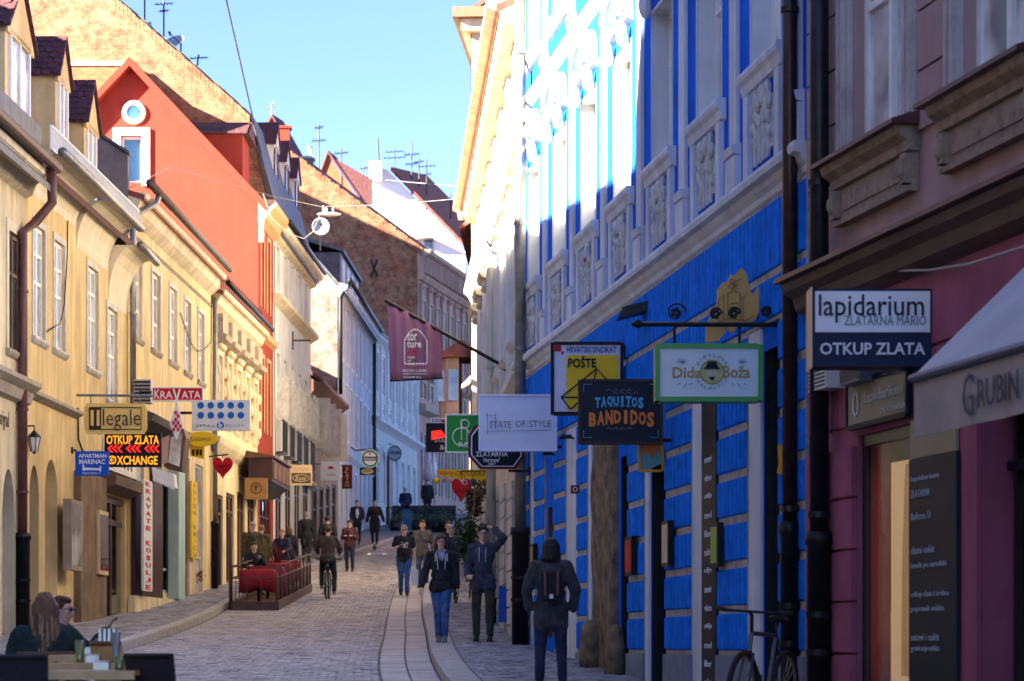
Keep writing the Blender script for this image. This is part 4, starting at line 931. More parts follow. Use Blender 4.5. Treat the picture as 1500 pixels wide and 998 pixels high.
m = MB(); F9.mould(m, 0, F9.L, [(.004, 14.35), (.4, 14.3), (.3, 14.1), (.004, 13.9)]); m.build('eaves_cornice', PALE, t)
m = MB(); F9.bx(m, 0, 3.1, 3, 9.3, .0, .0) if False else None
dz = gz(126)
m = MB(); F9.bx(m, 5.2, 6.6, 4.5, 9.0, .02, .12); m.build('door_surround', OAK, t)
# ---- B10 pink house closing the view, with the big brick gable
F10 = Fac((-4.89, 141.8), (-4.89+.185*14, 155.8), 1)
t = thing('pink_house', 'pink stucco house closing the street with its big half-lit brick end wall', 'house', F10.pt(5, 6.4)); B10 = t
xr = -4.89; yb = 141.8
g = [(xr, 4), (xr, pz(368, yb)), (pxx(430, yb), pz(235, yb)), (pxx(360, yb), pz(185, yb)), (pxx(290, yb), pz(185, yb)), (pxx(290, yb), 4)]
m = MB(); m.prism([(x, yb, z) for x, z in g], (0, .5, 0)); m.build('brick_gable', BRK, t)
m = MB(); A = Vector((xr+.3, yb-.15, g[1][1]-.1)); B = Vector((g[3][0], yb-.15, g[3][1]+.2)); D = F10.d*13.8; U = Vector((0, 0, .22)); m.hexa([A, B, B+D, A+D, A+U, B+U, B+D+U, A+D+U]); m.build('roof', TILE, t)
for i in range(60):
    p = A.lerp(B, i/60+.005); mm = MB(); q_ = A.lerp(B, (i+1)/60+.005); j_ = rnd.uniform(-.05, .06); mm.hexa([(p.x, yb-.2, p.z-.2), (q_.x-.02, yb-.2, q_.z-.2), (q_.x-.02, yb+.1, q_.z-.2), (p.x, yb+.1, p.z-.2), (p.x, yb-.2, p.z+.2+j_), (q_.x-.02, yb-.2, q_.z+.2+j_), (q_.x-.02, yb+.1, q_.z+.2+j_), (p.x, yb+.1, p.z+.2+j_)]); mm.build('coping_brick', BRK, t)
hs = [(.9+k*1.75, 1.75+k*1.75, z0, z1) for k in range(7) for z0, z1 in ((15.2, 18.0), (12.9, 13.7), (8, 11))]
wall_obj(F10, 0, 13.6, 4, g[1][1], hs, PINK, t)
for h in hs: window(F10, t, *h, WHITE, GLASSB if h[3] > 14 else GLASS, trim=TAN, tw=.12, tp=.08)
for k in range(8): m = MB(); F10.bx(m, .35+k*1.75, .65+k*1.75, 14.2, 18.7, .003, .16); m.ell(F10.pt(.5+k*1.75, 18.7, .14), (.2, .2, .18), 8, 5); m.build('pilaster', PINK, t)
m = MB(); F10.mould(m, -.1, 13.7, [(.004, 20.6), (.7, 20.5), (.65, 20.3), (.35, 20.15), (.30, 19.2), (.15, 19.0), (.004, 18.95)]); m.build('eaves_cornice', PINK, t)
m = MB()
for i in range(42): F10.bx(m, .1+i*.32, .22+i*.32, 19.3, 20.15, .32, .5)
m.build('corbel_frieze', PINK, t)
m = MB(); F10.mould(m, 0, 13.6, [(.004, 12.6), (.45, 12.5), (.4, 12.2), (.004, 12.0)]); m.build('string_cornice', TAN, t)
m = MB(); F10.mould(m, 0, 13.6, [(.004, 14.1), (.3, 14.05), (.004, 13.9)]); m.build('sill_course', TAN, t)
# iron wall tie shaped like an X on the brick
t_ = thing('wall_anchor', 'black iron X-shaped wall anchor on the big brick gable', 'wall anchor', P(548, 393, yb-.03))
for s in (1, -1):
    MB().tube([P(548-s*5, 380, yb-.05), P(548, 393, yb-.05-s*.01), P(548-s*5, 406, yb-.05)], .05, 6).build('bar', DARKM, t_)
# house behind, seen right of the pink one
F11 = Fac((-2.3, 156), (2.0, 166), 1)
t = house(F11, 0, F11.L, 6, 17, 8, 20, mat('peach_plaster', (.55, .38, .27), .85, .15, 1, .1), TILE, 'peach house just visible past the pink one', name='peach_house')
hs = [(.8+k*1.9, 1.7+k*1.9, z, z+2.1) for k in range(5) for z in (9.5, 13)]
wall_obj(F11, 0, F11.L, 6, 16.9, hs, _m['peach_plaster'], t)
for h in hs: window(F11, t, *h, WHITE, GLASS, trim=OLDW)
# far houses with roofs above the brick gable
def far_house(x0, x1, Y, ytop_l, ridge_px, ridge_py, eave_py, wallm, roofm, label, deep=10, ridge2=None, name='distant_house'):
    """gable end turned to the street; ridge runs back and to the right"""
    t = thing(name, label, 'house', (pxx((x0+x1)/2, Y), Y, gz(Y)))
    m = MB(); m.prism([(pxx(x0, Y), Y, 8), (pxx(x1, Y), Y, 8), (pxx(x1, Y), Y, pz(eave_py, Y)), (pxx(ridge_px, Y), Y, pz(ridge_py, Y)), (pxx(x0, Y), Y, pz(ytop_l, Y))], (0, deep, 0)); m.build('wall', wallm, t)
    return t
def slab(t, pts, m, name='roof', th=.25):
    a, b, c, d = [Vector(p) for p in pts]; U = Vector((0, 0, th)); mb = MB(); mb.hexa([a, b, c, d, a+U, b+U, c+U, d+U]); return mb.build(name, m, t)
# white gabled house
Y = 172; t = thing('white_gabled_house', 'bright white gabled house with a dark red roof behind the brick wall', 'house', (pxx(620, Y), Y, 8))
WG = mat('bright_white_plaster', (.80, .80, .79), .85, .05, 1, .05)
m = MB(); m.prism([(pxx(x, Y), Y, pz(y, Y)) for x, y in ((540, 700), (540, 262), (552, 246), (566, 248), (590, 272), (682, 370), (682, 700))], (0, 12, 0)); m.build('wall', WG, t)
slab(t, [P(572, 250, Y-.2), P(690, 372, Y-.2), P(735, 372, Y+14), P(625, 262, Y+14)], TILE)
m = MB(); m.prism([P(541, 262, Y-1.2), P(541, 236, Y-1.2), P(559, 236, Y-1.2), P(559, 262, Y-1.2)], (0, 1.1, 0)); m.build('chimney', WG, t)
m = MB(); m.box(pxx(622, Y), pxx(634, Y), Y-.08, Y, pz(368, Y), pz(352, Y)); w = m.build('window', GLASS, t)
m = MB(); m.box(pxx(605, Y), pxx(636, Y), Y-1.0, Y, pz(352, Y), pz(350, Y)); m.build('canopy', ZINC, t)
# two red-roofed houses, ridges stepping down to the right
for (lab, Y, gl, ridge, er, back, fy) in (('orange gable with dark red roof slope and a chimney, left of the aerials', 160, (455, 300), (480, 226), (525, 292), (545, 262), 400),
                                     ('orange gable with pink chimney and dark roof behind the dark dormers', 150, (360, 245), (398, 173), (440, 250), (500, 246), 420)):
    t = thing('distant_house', lab, 'house', (pxx(ridge[0], Y), Y, gz(Y)))
    m = MB(); m.prism([(pxx(gl[0], Y), Y, pz(fy, Y)), (pxx(gl[0], Y), Y, pz(gl[1], Y)), (pxx(ridge[0], Y), Y, pz(ridge[1], Y)), (pxx(er[0], Y), Y, pz(er[1], Y)), (pxx(er[0], Y), Y, pz(fy, Y))], (0, 3, 0)); m.build('gable_wall', mat('orange_brick_far', (.33, .11, .05), .9, .2, 1, .2), t)
    rp, ep = P(ridge[0], ridge[1]-1, Y-.15), P(er[0]+2, er[1], Y-.15); D = Vector((.5, 1.6, -.1)) if Y == 150 else Vector((.4, 1.6, -.1))
    slab(t, [rp, ep, ep+D, rp+D], TILED, th=.2)
    gp = P(gl[0]-2, gl[1], Y-.15); slab(t, [gp, rp, rp+Vector((0, 3.2, 0)), gp+Vector((0, 3.2, 0))], TILE, 'roof_slope', th=.2)
    if Y == 160:
        m = MB(); m.prism([P(492, 233, Y-.2), P(545, 263, Y-.2), P(546, 300, Y-.2), P(538, 300, Y-.2)], (0, .1, 0)); m.build('roof_face', TILED, t)
    if Y == 150:
        m = MB(); q0 = P(405, 240, Y-.8); q1 = P(424, 188, Y-.8); m.box(q0.x, q1.x, Y-.8, Y-.1, q0.z-2, q1.z); c = m.build('chimney', REDP, t); m = MB(); m.box(q0.x-.08, q1.x+.08, Y-.88, Y-.02, q1.z, q1.z+.14); m.build('chimney_cap', REDP, c)
        a_ = P(398, 173, Y); m = MB(); m.tube([a_, a_+Vector((0, 0, .75))], .06, 6); m.tube([a_+Vector((-.25, 0, .55)), a_+Vector((.25, 0, .6))], .04, 6); m.tube([a_+Vector((-.15, 0, .85)), a_+Vector((0, 0, .7)), a_+Vector((.15, 0, .9))], .03, 6); m.build('roof_finial', ZINC, t)
    else:
        for y_ in (265, 279):
            m = MB(); m.box(pxx(516, Y)+.5, pxx(533, Y)+.5, Y+.3, Y+.6, pz(y_+2, Y), pz(y_-2, Y)); m.build('skylight', ZINC, t)
# stone chimney stack on the brick wall (row of pots)
t = thing('chimney_stack', 'crumbling stone chimney stack on top of the brick rake', 'chimney', P(447, 245, 146)); m = MB(); m.box(pxx(437, 146), pxx(458, 146), 146, 147, pz(262, 146), pz(232, 146)); s = m.build('stack', GREYR, t)
m = MB(); m.box(pxx(435, 146), pxx(460, 146), 145.9, 147.1, pz(232, 146), pz(229, 146)); m.build('cap', OLDW, t)
MB().tube([P(454, 229, 146.4), P(454, 218, 146.4), P(454, 215, 146.4)], [.14, .12, .16], 10).build('chimney_pot', WHITE, t)
# small lit tiled roof with white coping in front of the tall brick wall
t = thing('lean_to_roof', 'small orange tiled roof with a white coping at the foot of the tall brick wall', 'roof', P(140, 140, 83.5))
slab(t, [P(60, 152, 82.6), P(200, 152, 82.6), P(200, 98, 84.4), P(60, 98, 84.4)], mat('orange_tile', (.30, .085, .035), .85, .35, 6, .6, 12), 'roof', .08)
m = MB(); m.box(pxx(90, 84.3), pxx(188, 84.3), 84.2, 84.45, pz(97, 84.3), pz(91, 84.3)); m.build('coping', WHITE, t)

# unseen block added behind the left row to cast shadow on the brick gable
t = thing('shadow_block', 'unseen house-shaped block added behind the left row to shade the brick gable', 'house', (-24, 127, 8))
m = MB(); m.box(-28, -20.6, 126, 141, 2, 27.6); m.build('wall', OCHRE, t); m = MB(); m.prism([(-28.3, 125.8, 27.6), (-20.4, 125.8, 27.6), (-24.4, 125.8, 30)], (0, 15.4, 0)); m.build('roof', TILE, t)

def cable(lab, pts, r=.012):
    o = MB().tube(pts, r, 5).build('wall_cable', DARKM, None, True); tag(o, lab, 'cable')
q = FL.pt
cable('thin cable hanging in a loop across the upper windows of the warm yellow house', [q(uL(262), 7.9, .03)]+[q(uL(262+i*5), 7.9-.55*math.sin(math.pi*i/9)-.1*i/9, .04) for i in range(1, 10)]+[q(uL(307), 9.0, .05)])
cable('thin cable running down the yellow wall below the cream cove', [q(uL(98), 7.9, .02), q(uL(96), 7.2, .03), q(uL(92), 6.3, .03), q(uL(86), 5.9, .03), q(uL(66), 5.6, .03)])
cable('bundle of dark cables on the yellow wall above the blue apartment sign', [q(uL(112), 4.5, .03), q(uL(111), 3.9, .05), q(uL(118), 3.6, .08), q(uL(128), 3.5, .1), q(uL(140), 3.2, .12)], .02)
cable('vertical cable beside the red house windows', [q(uL(401), 12.4, .02), q(uL(401), 8.0, .03), q(uL(402), 5.8, .03)])
t = thing('iron_arm', 'small black iron arm on the white house front above its lower windows', 'bracket', q(uL(430), 10.2, 0)); m = MB(); m.tube([q(uL(428), 10.35, .02), q(uL(428), 9.75, .02)], .03, 6); m.tube([q(uL(428), 10.05, .02), q(uL(432), 10.15, .5)], .03, 6); m.build('arm', DARKM, t)
# ================================================================ SIGNS
def flat(name, col, rough=.5, **k): k.setdefault('spec', .15); return mat(name, col, rough, .06, 3, .02, 60, **k)
SW = flat('sign_white', (.72, .74, .76)); SB = flat('sign_black', (.012, .012, .018)); SY = flat('sign_yellow', (.80, .52, .02)); SR = flat('sign_red', (.55, .01, .02))
SG = flat('sign_green', (.02, .26, .05)); SN = flat('sign_navy', (.012, .02, .06)); SBL = flat('sign_blue', (.01, .08, .42)); SO = flat('sign_amber', (.85, .38, .02)); SCR = flat('sign_cream', (.70, .52, .30))
LED = mat('amber_led', (1, .38, .02), .5, 0, bump=0, emit=.085); LEDR = mat('red_led', (1, .02, .01), .5, 0, bump=0, emit=.09)
GOLD = flat('sign_gold', (.42, .30, .09)); GREYT = flat('sign_grey_text', (.22, .24, .28)); CYAN = flat('sign_cyan', (.08, .42, .60)); ORG = flat('sign_orange', (.75, .22, .04))
class Sign:
    def __init__(s, name, label, cat, x0, x1, y0, y1, Y, th=.12, face=SW, frame=None, fw=.03, shape=None, group=None, side=None):
        s.Y = Y; s.t = thing(name, label, cat, P((x0+x1)/2, y1, Y), group); s.x0, s.x1, s.y0, s.y1 = x0, x1, y0, y1
        m = MB(); X0, X1, Z0, Z1 = pxx(x0, Y), pxx(x1, Y), pz(y1, Y), pz(y0, Y)
        if shape: m.prism([P(x, y, Y) for x, y in shape], (0, th, 0))
        else: m.box(X0, X1, Y, Y+th, Z0, Z1)
        s.panel = m.build('panel', face, s.t)
        if frame:
            for a in ((X0-.01, X0+fw, Z0, Z1), (X1-fw, X1+.01, Z0, Z1), (X0+fw, X1-fw, Z1-fw, Z1+.01), (X0+fw, X1-fw, Z0-.01, Z0+fw)):
                m = MB(); m.box(a[0], a[1], Y-.018, Y+th+.01, a[2], a[3]); m.build('frame', frame, s.t)
        if side: m = MB(); m.box(X0-.012, X0-.001, Y-.01, Y+th+.02, Z0-.012, Z1+.012); m.build('side_panel', side, s.t)
    def tx(s, txt, x0, x1, y0, y1, m, bold=0, shear=0, off=.006, sp=1, name='lettering'):
        Y = s.Y; return text(txt, pxx((x0+x1)/2, Y), pz((y0+y1)/2, Y), (x1-x0)*Y/FPX, (y1-y0)*Y/FPX, Y-off, m, s.t, name, .006, bold, shear, sp=sp)
    def poly(s, pts, m, name='emblem', off=.008, th=.008):
        b = MB(); b.prism([P(x, y, s.Y-off) for x, y in pts], (0, th*.8, 0)); return b.build(name, m, s.t)
    def line(s, pts, m, w=1.0, name='emblem', off=.012, par=None):
        b = MB(); b.tube([P(x, y, s.Y-off) for x, y in pts], w*s.Y/FPX/2, 6); return b.build(name, m, s.t)
    def ring(s, cx, cy, r, w, m, off=.01, name='emblem', n=28):
        b = MB(); c = P(cx, cy, s.Y-off); b.ring(c, (0, 1, 0), r*s.Y/FPX, w*s.Y/FPX/2, n, 6); return b.build(name, m, s.t)
    def disc(s, cx, cy, r, m, off=.006, name='emblem', n=24):
        b = MB(); b.disc(P(cx, cy, s.Y-off), (0, 1, 0), r*s.Y/FPX, .008, n); return b.build(name, m, s.t)
    def bracket(s, x, y, wallx, m=DARKM, r=.018, drop=None):
        b = MB(); Y = s.Y+.06; b.tube([P(x, y, Y), P(wallx, y, Y)], r, 8); b.disc(P(wallx, y, Y), (1, 0, 0), .06, .03, 12)
        if drop:
            for d in drop: b.tube([P(d, y, Y), P(d, s.y0, Y)], r*.6, 6)
        return b.build('bracket', m, s.t)
# --- right side
s = Sign('jeweller_sign', 'lapidarium lightbox sign, white above and navy below, on the plum house', 'shop sign', 1190, 1365, 423, 537, 20.6, .30, SN, None, side=SCR)
m = MB(); m.box(pxx(1194, s.Y), pxx(1362, s.Y), s.Y-.012, s.Y, pz(487, s.Y), pz(427, s.Y)); m.build('white_panel', flat('sign_white_bright', (.80, .84, .86)), s.t)
s.tx('lapidarium', 1199, 1353, 432, 473, flat('dark_ink', (.03, .03, .04)), .004, off=.02); s.tx('ZLATARNA MARIO', 1236, 1356, 463, 477, GREYT, off=.02); s.tx('OTKUP ZLATA', 1201, 1355, 502, 520, SW, .02)
s.bracket(1360, 436, 1384, r=.035)
s = Sign('gift_shop_sign', 'green framed white gift shop sign hanging from an iron scroll bracket', 'shop sign', 961, 1116, 505, 587, 25.0, .22, flat('pale_mint', (.62, .74, .76)), mat('green_frame', (.04, .30, .04), .4, .1), .035)
s.tx('Dida', 985, 1027, 538, 554, GOLD, .02); s.tx('Boža', 1059, 1099, 536, 554, GOLD, .02)
s.disc(1043, 545, 17, flat('portrait_green', (.42, .50, .22))); s.ring(1043, 545, 17, 2.2, GOLD); 
s.disc(1043, 548, 8.5, flat('portrait_skin', (.52, .48, .30)), .012); s.poly([(1030, 541), (1056, 541), (1052, 537), (1049, 530), (1037, 530), (1034, 537)], SB, 'hat', .02); s.poly([(1038, 552), (1048, 552), (1043, 558)], SB, 'beard', .02)
for k, ch in enumerate('GIFTSHOP'):
    a = R(150-k*17); s.tx(ch, 1043+24*math.cos(a)-2.0, 1043+24*math.cos(a)+2.0, 545-24*math.sin(a)-2.5, 545-24*math.sin(a)+2.5, GREYT)
for k, ch in enumerate('DALMATIA'):
    a = R(215+k*16); s.tx(ch, 1043+24*math.cos(a)-2.0, 1043+24*math.cos(a)+2.0, 545-24*math.sin(a)-2.5, 545-24*math.sin(a)+2.5, GREYT)
for sx in (-1, 1):
    for i in range(5):
        a = R(30+i*28); c = (1043+sx*42, 532); s.line([c, (c[0]+sx*(3+9*math.cos(a)), c[1]-9*math.sin(a)+2)], GREYT, 1.0)
    for i in range(3): s.line([(1043+sx*(28+i*9), 561), (1043+sx*(33+i*9), 564+(i % 2)*3)], GREYT, 1.0)
b = MB(); Y = 25.1; b.tube([P(927, 475, Y), P(1146, 476, Y)], .022, 8); b.tube([P(988, 476, Y), P(988, 504, Y)], .014, 6); b.tube([P(1083, 476, Y), P(1083, 504, Y)], .014, 6); b.build('bracket', DARKM, s.t)
for cx, cy, r_ in ((990, 458, 15), (1048, 460, 10), (1075, 459, 10), (1122, 457, 9)):
    b = MB(); pts = []
    for i in range(22): a = i*.42; q_ = r_*(1-i/26); pts.append(P(cx+q_*math.cos(a), cy-q_*math.sin(a), Y))
    b.tube(pts, .010, 6); b.build('scroll', DARKM, s.t, True)
    b = MB(); c = P(cx, cy, Y)
    for i in range(5): a = i*1.2566; b.ell(c+Vector((.03*math.cos(a), -.01, .03*math.sin(a))), (.022, .01, .022), 6, 5)
    b.build('leaf_rosette', DARKM, s.t)
b = MB(); b.tube([P(925, 475, Y), P(935, 470, Y), P(945, 475, Y), P(935, 480, Y), P(925, 475, Y)], .012, 6); b.build('finial', DARKM, s.t)
# gold map-shaped plaque
mp = [(1034, 502), (1035, 474), (1041, 462), (1045, 478-6), (1050, 455), (1051, 424), (1058, 414), (1066, 413), (1070, 402), (1076, 404), (1081, 396), (1088, 393), (1094, 402), (1098, 424), (1103, 432), (1110, 420), (1115, 424), (1115, 450), (1108, 466), (1098, 474), (1080, 476), (1076, 486), (1070, 488), (1060, 474), (1063, 486), (1052, 499)]
s = Sign('gold_plaque', 'golden carved plaque with an irregular outline behind the iron bracket', 'plaque', 1034, 1115, 393, 502, 25.6, .07, flat('gold_wood', (.62, .36, .10)), shape=mp)
GD = flat('gold_wood_line', (.36, .20, .06))
for pts in ([(1052, 470), (1052, 440), (1060, 432), (1060, 470)], [(1066, 470), (1066, 430), (1076, 425), (1084, 430), (1084, 470)], [(1070, 445), (1080, 443)], [(1070, 455), (1080, 453)], [(1088, 470), (1088, 436), (1092, 432)], [(1050, 472), (1070, 466), (1092, 470), (1104, 462)], [(1072, 425), (1078, 412), (1086, 408)]):
    s.line(pts, GD, 1.6)
s.tx('&', 1066, 1082, 408, 424, GD)
# union sign
s = Sign('union_sign', 'white and yellow stamp-shaped sign with POŠTE in black, above the black taco sign', 'shop sign', 808, 912, 502, 607, 32.9, .12, flat('lilac_white', (.60, .63, .74)), SB, .03)
sc = [(828, 518+i*6.5) if True else 0 for i in range(14)]
pts = [(832, 521)]+[(832+6*i, 521 if i % 2 else 519.5) for i in range(1, 13)]+[(906, 520), (906, 600), (828, 600)]+[(828+(3 if i % 2 else 0), 600-i*6.2) for i in range(1, 13)]
s.poly(pts, SY, 'yellow_field'); s.tx('HRVATSKI SINDIKAT', 830, 903, 508, 517, flat('navy_ink', (.02, .04, .20)), .012); s.tx('POŠTE', 832, 873, 522, 539, SB, .03, off=.02)
for pts in ([(822, 582), (874, 540), (892, 560)], [(822, 582), (836, 600)], [(822, 582), (846, 582)], [(874, 540), (866, 575)], [(836, 600), (846, 590)]): s.line(pts, SB, 2.2, off=.02)
s.poly([(812, 506), (822, 506), (822, 515), (812, 515)], SR); s.poly([(822, 515), (826, 515), (826, 519), (822, 519)], SR)
b = MB(); b.tube([P(905, 510, 33), P(925, 512, 33)], .03, 8); b.build('bracket', DARKM, s.t)
# taco sign
s = Sign('taco_sign', 'black wooden TAQUITOS BANDIDOS sign with blue and orange lettering', 'shop sign', 848, 970, 557, 650, 29.8, .08, flat('black_board', (.015, .018, .03)), flat('brown_edge', (.05, .03, .025)), .02)
def arcword(w, xs, cy, h, wd, m, bow):
    n = len(w)
    for i, ch in enumerate(w):
        f = (i+.5)/n; cx = xs[0]+(xs[1]-xs[0])*f; dy = bow*(2*f-1)**2; hh = h*(1+.12*(2*f-1)**2)*(1+.06*((i*7) % 3-1)); s.tx(ch, cx-wd/2, cx+wd/2, cy+dy-hh/2, cy+dy+hh/2, m, .05, off=.012)
arcword('TAQUITOS', (871, 943), 588, 15, 8.2, CYAN, 3); arcword('BANDIDOS', (862, 959), 611, 20, 10.8, ORG, 5)
for a in (((855, 574), (855, 563), (867, 563)), ((952, 563), (964, 563), (964, 574)), ((855, 630), (855, 641), (867, 641)), ((952, 641), (964, 641), (964, 630))): s.line(a, CYAN, 1.2)
for y_, x_ in ((573, 0), (629, 0), (577, 9), (597, 4)):
    for i in range(4): s.line([(888+i*10+x_, y_), (892+i*10+x_, y_-3), (896+i*10+x_, y_)], GREYT, 1.0)
b = MB(); b.tube([P(850, 645, 29.95), P(993, 645, 29.95)], .022, 8); b.disc(P(993, 645, 29.95), (1, 0, 0), .06, .03, 10); b.build('bracket', DARKM, s.t)
# state of style
s = Sign('clothes_shop_sign', 'plain pale blue-white STATE OF STYLE lightbox sign', 'shop sign', 702, 815, 579, 660, 38, .14, flat('cool_white', (.56, .62, .78)), flat('cool_white_edge', (.62, .68, .8)), .012)
s.tx('STATE', 717, 749, 617, 627, GREYT, .002); s.tx('OF', 755, 769, 616, 626, GREYT, .002); s.tx('STYLE', 775, 807, 616, 626, GREYT, .002)
for a in (((714, 603), (714, 638)), ((711, 608), (726, 608)), ((726, 604), (726, 628)), ((711, 632), (808, 630))): s.line(a, GREYT, .8)
s.bracket(810, 655, 838)
# zlatarna octagon
Y = 41; oc = [(697, 622), (755, 622), (768, 636), (755+13, 670), (755, 687), (703, 687), (686, 668), (686, 637)]
s = Sign('octagonal_sign', 'black octagonal ZLATARNA sign with a maroon rim behind the pale sign', 'shop sign', 686, 768, 622, 687, Y, .10, flat('maroon_rim', (.10, .015, .03)), shape=oc)
c_ = (727, 654); inner = [(c_[0]+(x-c_[0])*.90, c_[1]+(y-c_[1])*.90) for x, y in oc]; s.poly(inner, SW, 'white_line', .01); s.poly([(c_[0]+(x-c_[0])*.86, c_[1]+(y-c_[1])*.86) for x, y in oc], SB, 'black_field', .018)
s.tx('ZLATARNA', 697, 744, 662, 669, SW, .01, off=.024); s.tx('Vermeul', 708, 732, 671, 677, SW, .01, .3, off=.024); s.tx('1887', 715, 726, 678, 682, SW, off=.024)
s.bracket(745, 690, 776)
# green sign
s = Sign('green_sign', 'bright green sign with interlaced white letters, left of the octagon', 'shop sign', 653, 728, 607, 663, 46.5, .14, SG, SW, .018)
s.ring(676, 640, 13, 1.6, SW); s.line([(676, 614), (676, 645)], SW, 1.6); s.ring(681, 621, 6, 1.6, SW); s.line([(684, 626), (684, 647)], SW, 1.2); s.line([(690, 630), (690, 647)], SW, 1.2); s.line([(684, 637), (690, 637)], SW, 1.2); s.tx('REAL', 672, 704, 648, 655, SW, .01)
s.bracket(726, 625, 742)
# dark restaurant sign with red
s = Sign('restaurant_sign', 'dark sign with a red glow corner and the word DOLAC, behind the green sign', 'shop sign', 624, 662, 620, 662, 60, .15, SB)
s.poly([(632, 632), (646, 630), (654, 640), (632, 645)], LEDR); s.tx('DOLAC', 637, 662, 641, 648, flat('ivory_ink', (.7, .62, .4)), .01, off=.02); s.tx('&', 644, 652, 652, 659, SW)
s.bracket(661, 618, 696)
s = Sign('bar_sign', 'small white and red sign on top of the dark restaurant sign', 'shop sign', 631, 655, 612, 620, 60.4, .1, SW); s.tx('KAVA', 633, 648, 613, 619, SBL, .01); s.poly([(646, 619), (650, 613), (654, 619)], SR)
# crocodile gallery
s = Sign('gallery_sign', 'yellow arrow-shaped gallery sign with hanging coloured balls', 'shop sign', 639, 713, 688, 712, 54, .04, SY, shape=[(639, 688), (712, 688), (713, 712), (664, 700), (640, 697)])
s.tx('Galerija', 641, 665, 689.5, 697, SR, .005); s.tx('CROCODILE', 667, 711, 690, 697, flat('brown_ink', (.2, .08, .03)), .01); s.bracket(710, 690, 716)
for x_, y_, r_, c_ in ((640, 704, 4.6, SY), (651, 703, 4, flat('ball_pink', (.45, .25, .25))), (662, 704, 4, flat('ball_tan', (.5, .38, .2))), (693, 707, 6, flat('ball_teal', (.02, .10, .12))), (680, 706, 4, SW)):
    t = thing('hanging_ball', {640: 'yellow', 651: 'dusty pink', 662: 'tan', 693: 'dark teal', 680: 'white'}[x_]+' round lantern hanging from the yellow gallery sign', 'lantern', P(x_, y_, 53.6), 'balls under the gallery sign')
    MB().ell(P(x_, y_, 53.6), r_*53.6/FPX, 12, 8).build('ball', c_, t, True); b = MB(); b.tube([P(x_, y_-r_, 53.6), P(x_, 696, 53.6)], .006, 4); b.build('cord', DARKM, t)
def heart(cx, cy, w, h):
    pts = []
    for i in range(28):
        a = 2*math.pi*i/28; x = 16*math.sin(a)**3; y = 13*math.cos(a)-5*math.cos(2*a)-2*math.cos(3*a)-math.cos(4*a); pts.append((cx+x/32*w, cy-(y+2.5)/29*h))
    return pts
s = Sign('heart_sign', 'red heart-shaped sign under the yellow gallery sign on the right', 'shop sign', 661, 691, 701, 737, 53, .06, SR, shape=heart(676, 719, 30, 36))
s.tx('Srce', 665, 687, 715, 722, flat('dark_red_ink', (.2, .0, .0)), 0, .3); s.ring(681, 707, 3, 1, SW); b = MB(); b.tube([P(676, 703, 53), P(676, 690, 53)], .008, 5); b.tube([P(676, 690, 53), P(716, 690, 53)], .012, 5); b.build('bracket', DARKM, s.t)
# museum banner on a slanting pole
Y = 47.5; t = thing('banner', 'mauve torture museum banner hanging from a slanting black pole', 'banner', P(608, 558, Y))
m = MB(); top = lambda x: 443+(x-567)*(481-443)/(646-567); bot = lambda x: 558-(x-567)*4/79; nx = 16; vs = []; fs = []
for i in range(nx+1):
    f = i/nx; xt = 567+79*f; xb = 571+77*f
    for j in range(9):
        g = j/8; x = xt+(xb-xt)*g; y = top(xt)+(bot(xb)-top(xt))*g; vs.append(P(x, y, Y)+Vector((0, .05*math.sin(f*14+g*1.2)*(.3+g)+.03*math.sin(f*31), 0)))
for i in range(nx):
    for j in range(8): k = i*9+j; fs.append((k, k+1, k+10, k+9))
m.add(vs, fs); BAN = mat('mauve_banner_cloth', (.28, .12, .19), .8, .12, 2, .1, 40)
o = m.build('cloth', BAN, t, True); sm = o.modifiers.new('thickness', 'SOLIDIFY'); sm.thickness = .008
s = object.__new__(Sign); s.Y = Y-.12; s.t = t; s.x0 = 567
for w_, (x0, x1, y0, y1), m_ in (('tor', (596, 611, 487, 499), SW), ('ture', (596, 617, 500, 509), SW), ('art', (597, 611, 511, 519), SR), ('museum', (597, 608, 522, 525), SW), ('of', (597, 602, 527, 530), SW), ('torture', (597, 608, 532, 535), SW), ('RADICEVA 14, ZAGREB', (590, 625, 541, 545), SW), ('info@torturemuseum.com', (590, 626, 546, 549), SW), ('TOURISM 2016', (590, 617, 551, 554), SW)):
    s.tx(w_, x0, x1, y0, y1, m_, .01, off=-.03)
arc = [(592+0*i, 532-i*4) for i in range(9)]+[(594+i*3.2, 495-[0, 5, 9, 11.5, 13, 13, 11.5, 9, 5, 0][i]) for i in range(10)]+[(626, 500+i*4) for i in range(9)]
for (xa, ya), (xb, yb_) in zip(arc, arc[1:]):
    s.poly([(xa, ya), ((xa+xb)/2+(2 if xb > 608 else -2)*(-1 if ya > 499 else 0), (ya+yb_)/2+(2.5 if ya <= 499 else 0)), (xb, yb_), ((xa+xb)/2+(.6 if xb > 608 else -.6), (ya+yb_)/2-.6)], SW, 'emblem', -.03)
for i in range(8): s.poly([(592+i*4.2, 532), (596+i*4.2, 532), (594+i*4.2, 535.5)], SW, 'emblem', -.03)
b = MB(); b.tube([P(564, 440, Y), P(740, 538, Y)], .03, 8); b.tube([P(571, 558, Y), P(649, 554, Y)], .018, 6); b.build('pole', DARKM, t)
b = MB(); b.tube([P(738, 538, Y), P(746, 542, Y)], .05, 8); b.build('pole_mount', DARKM, t)
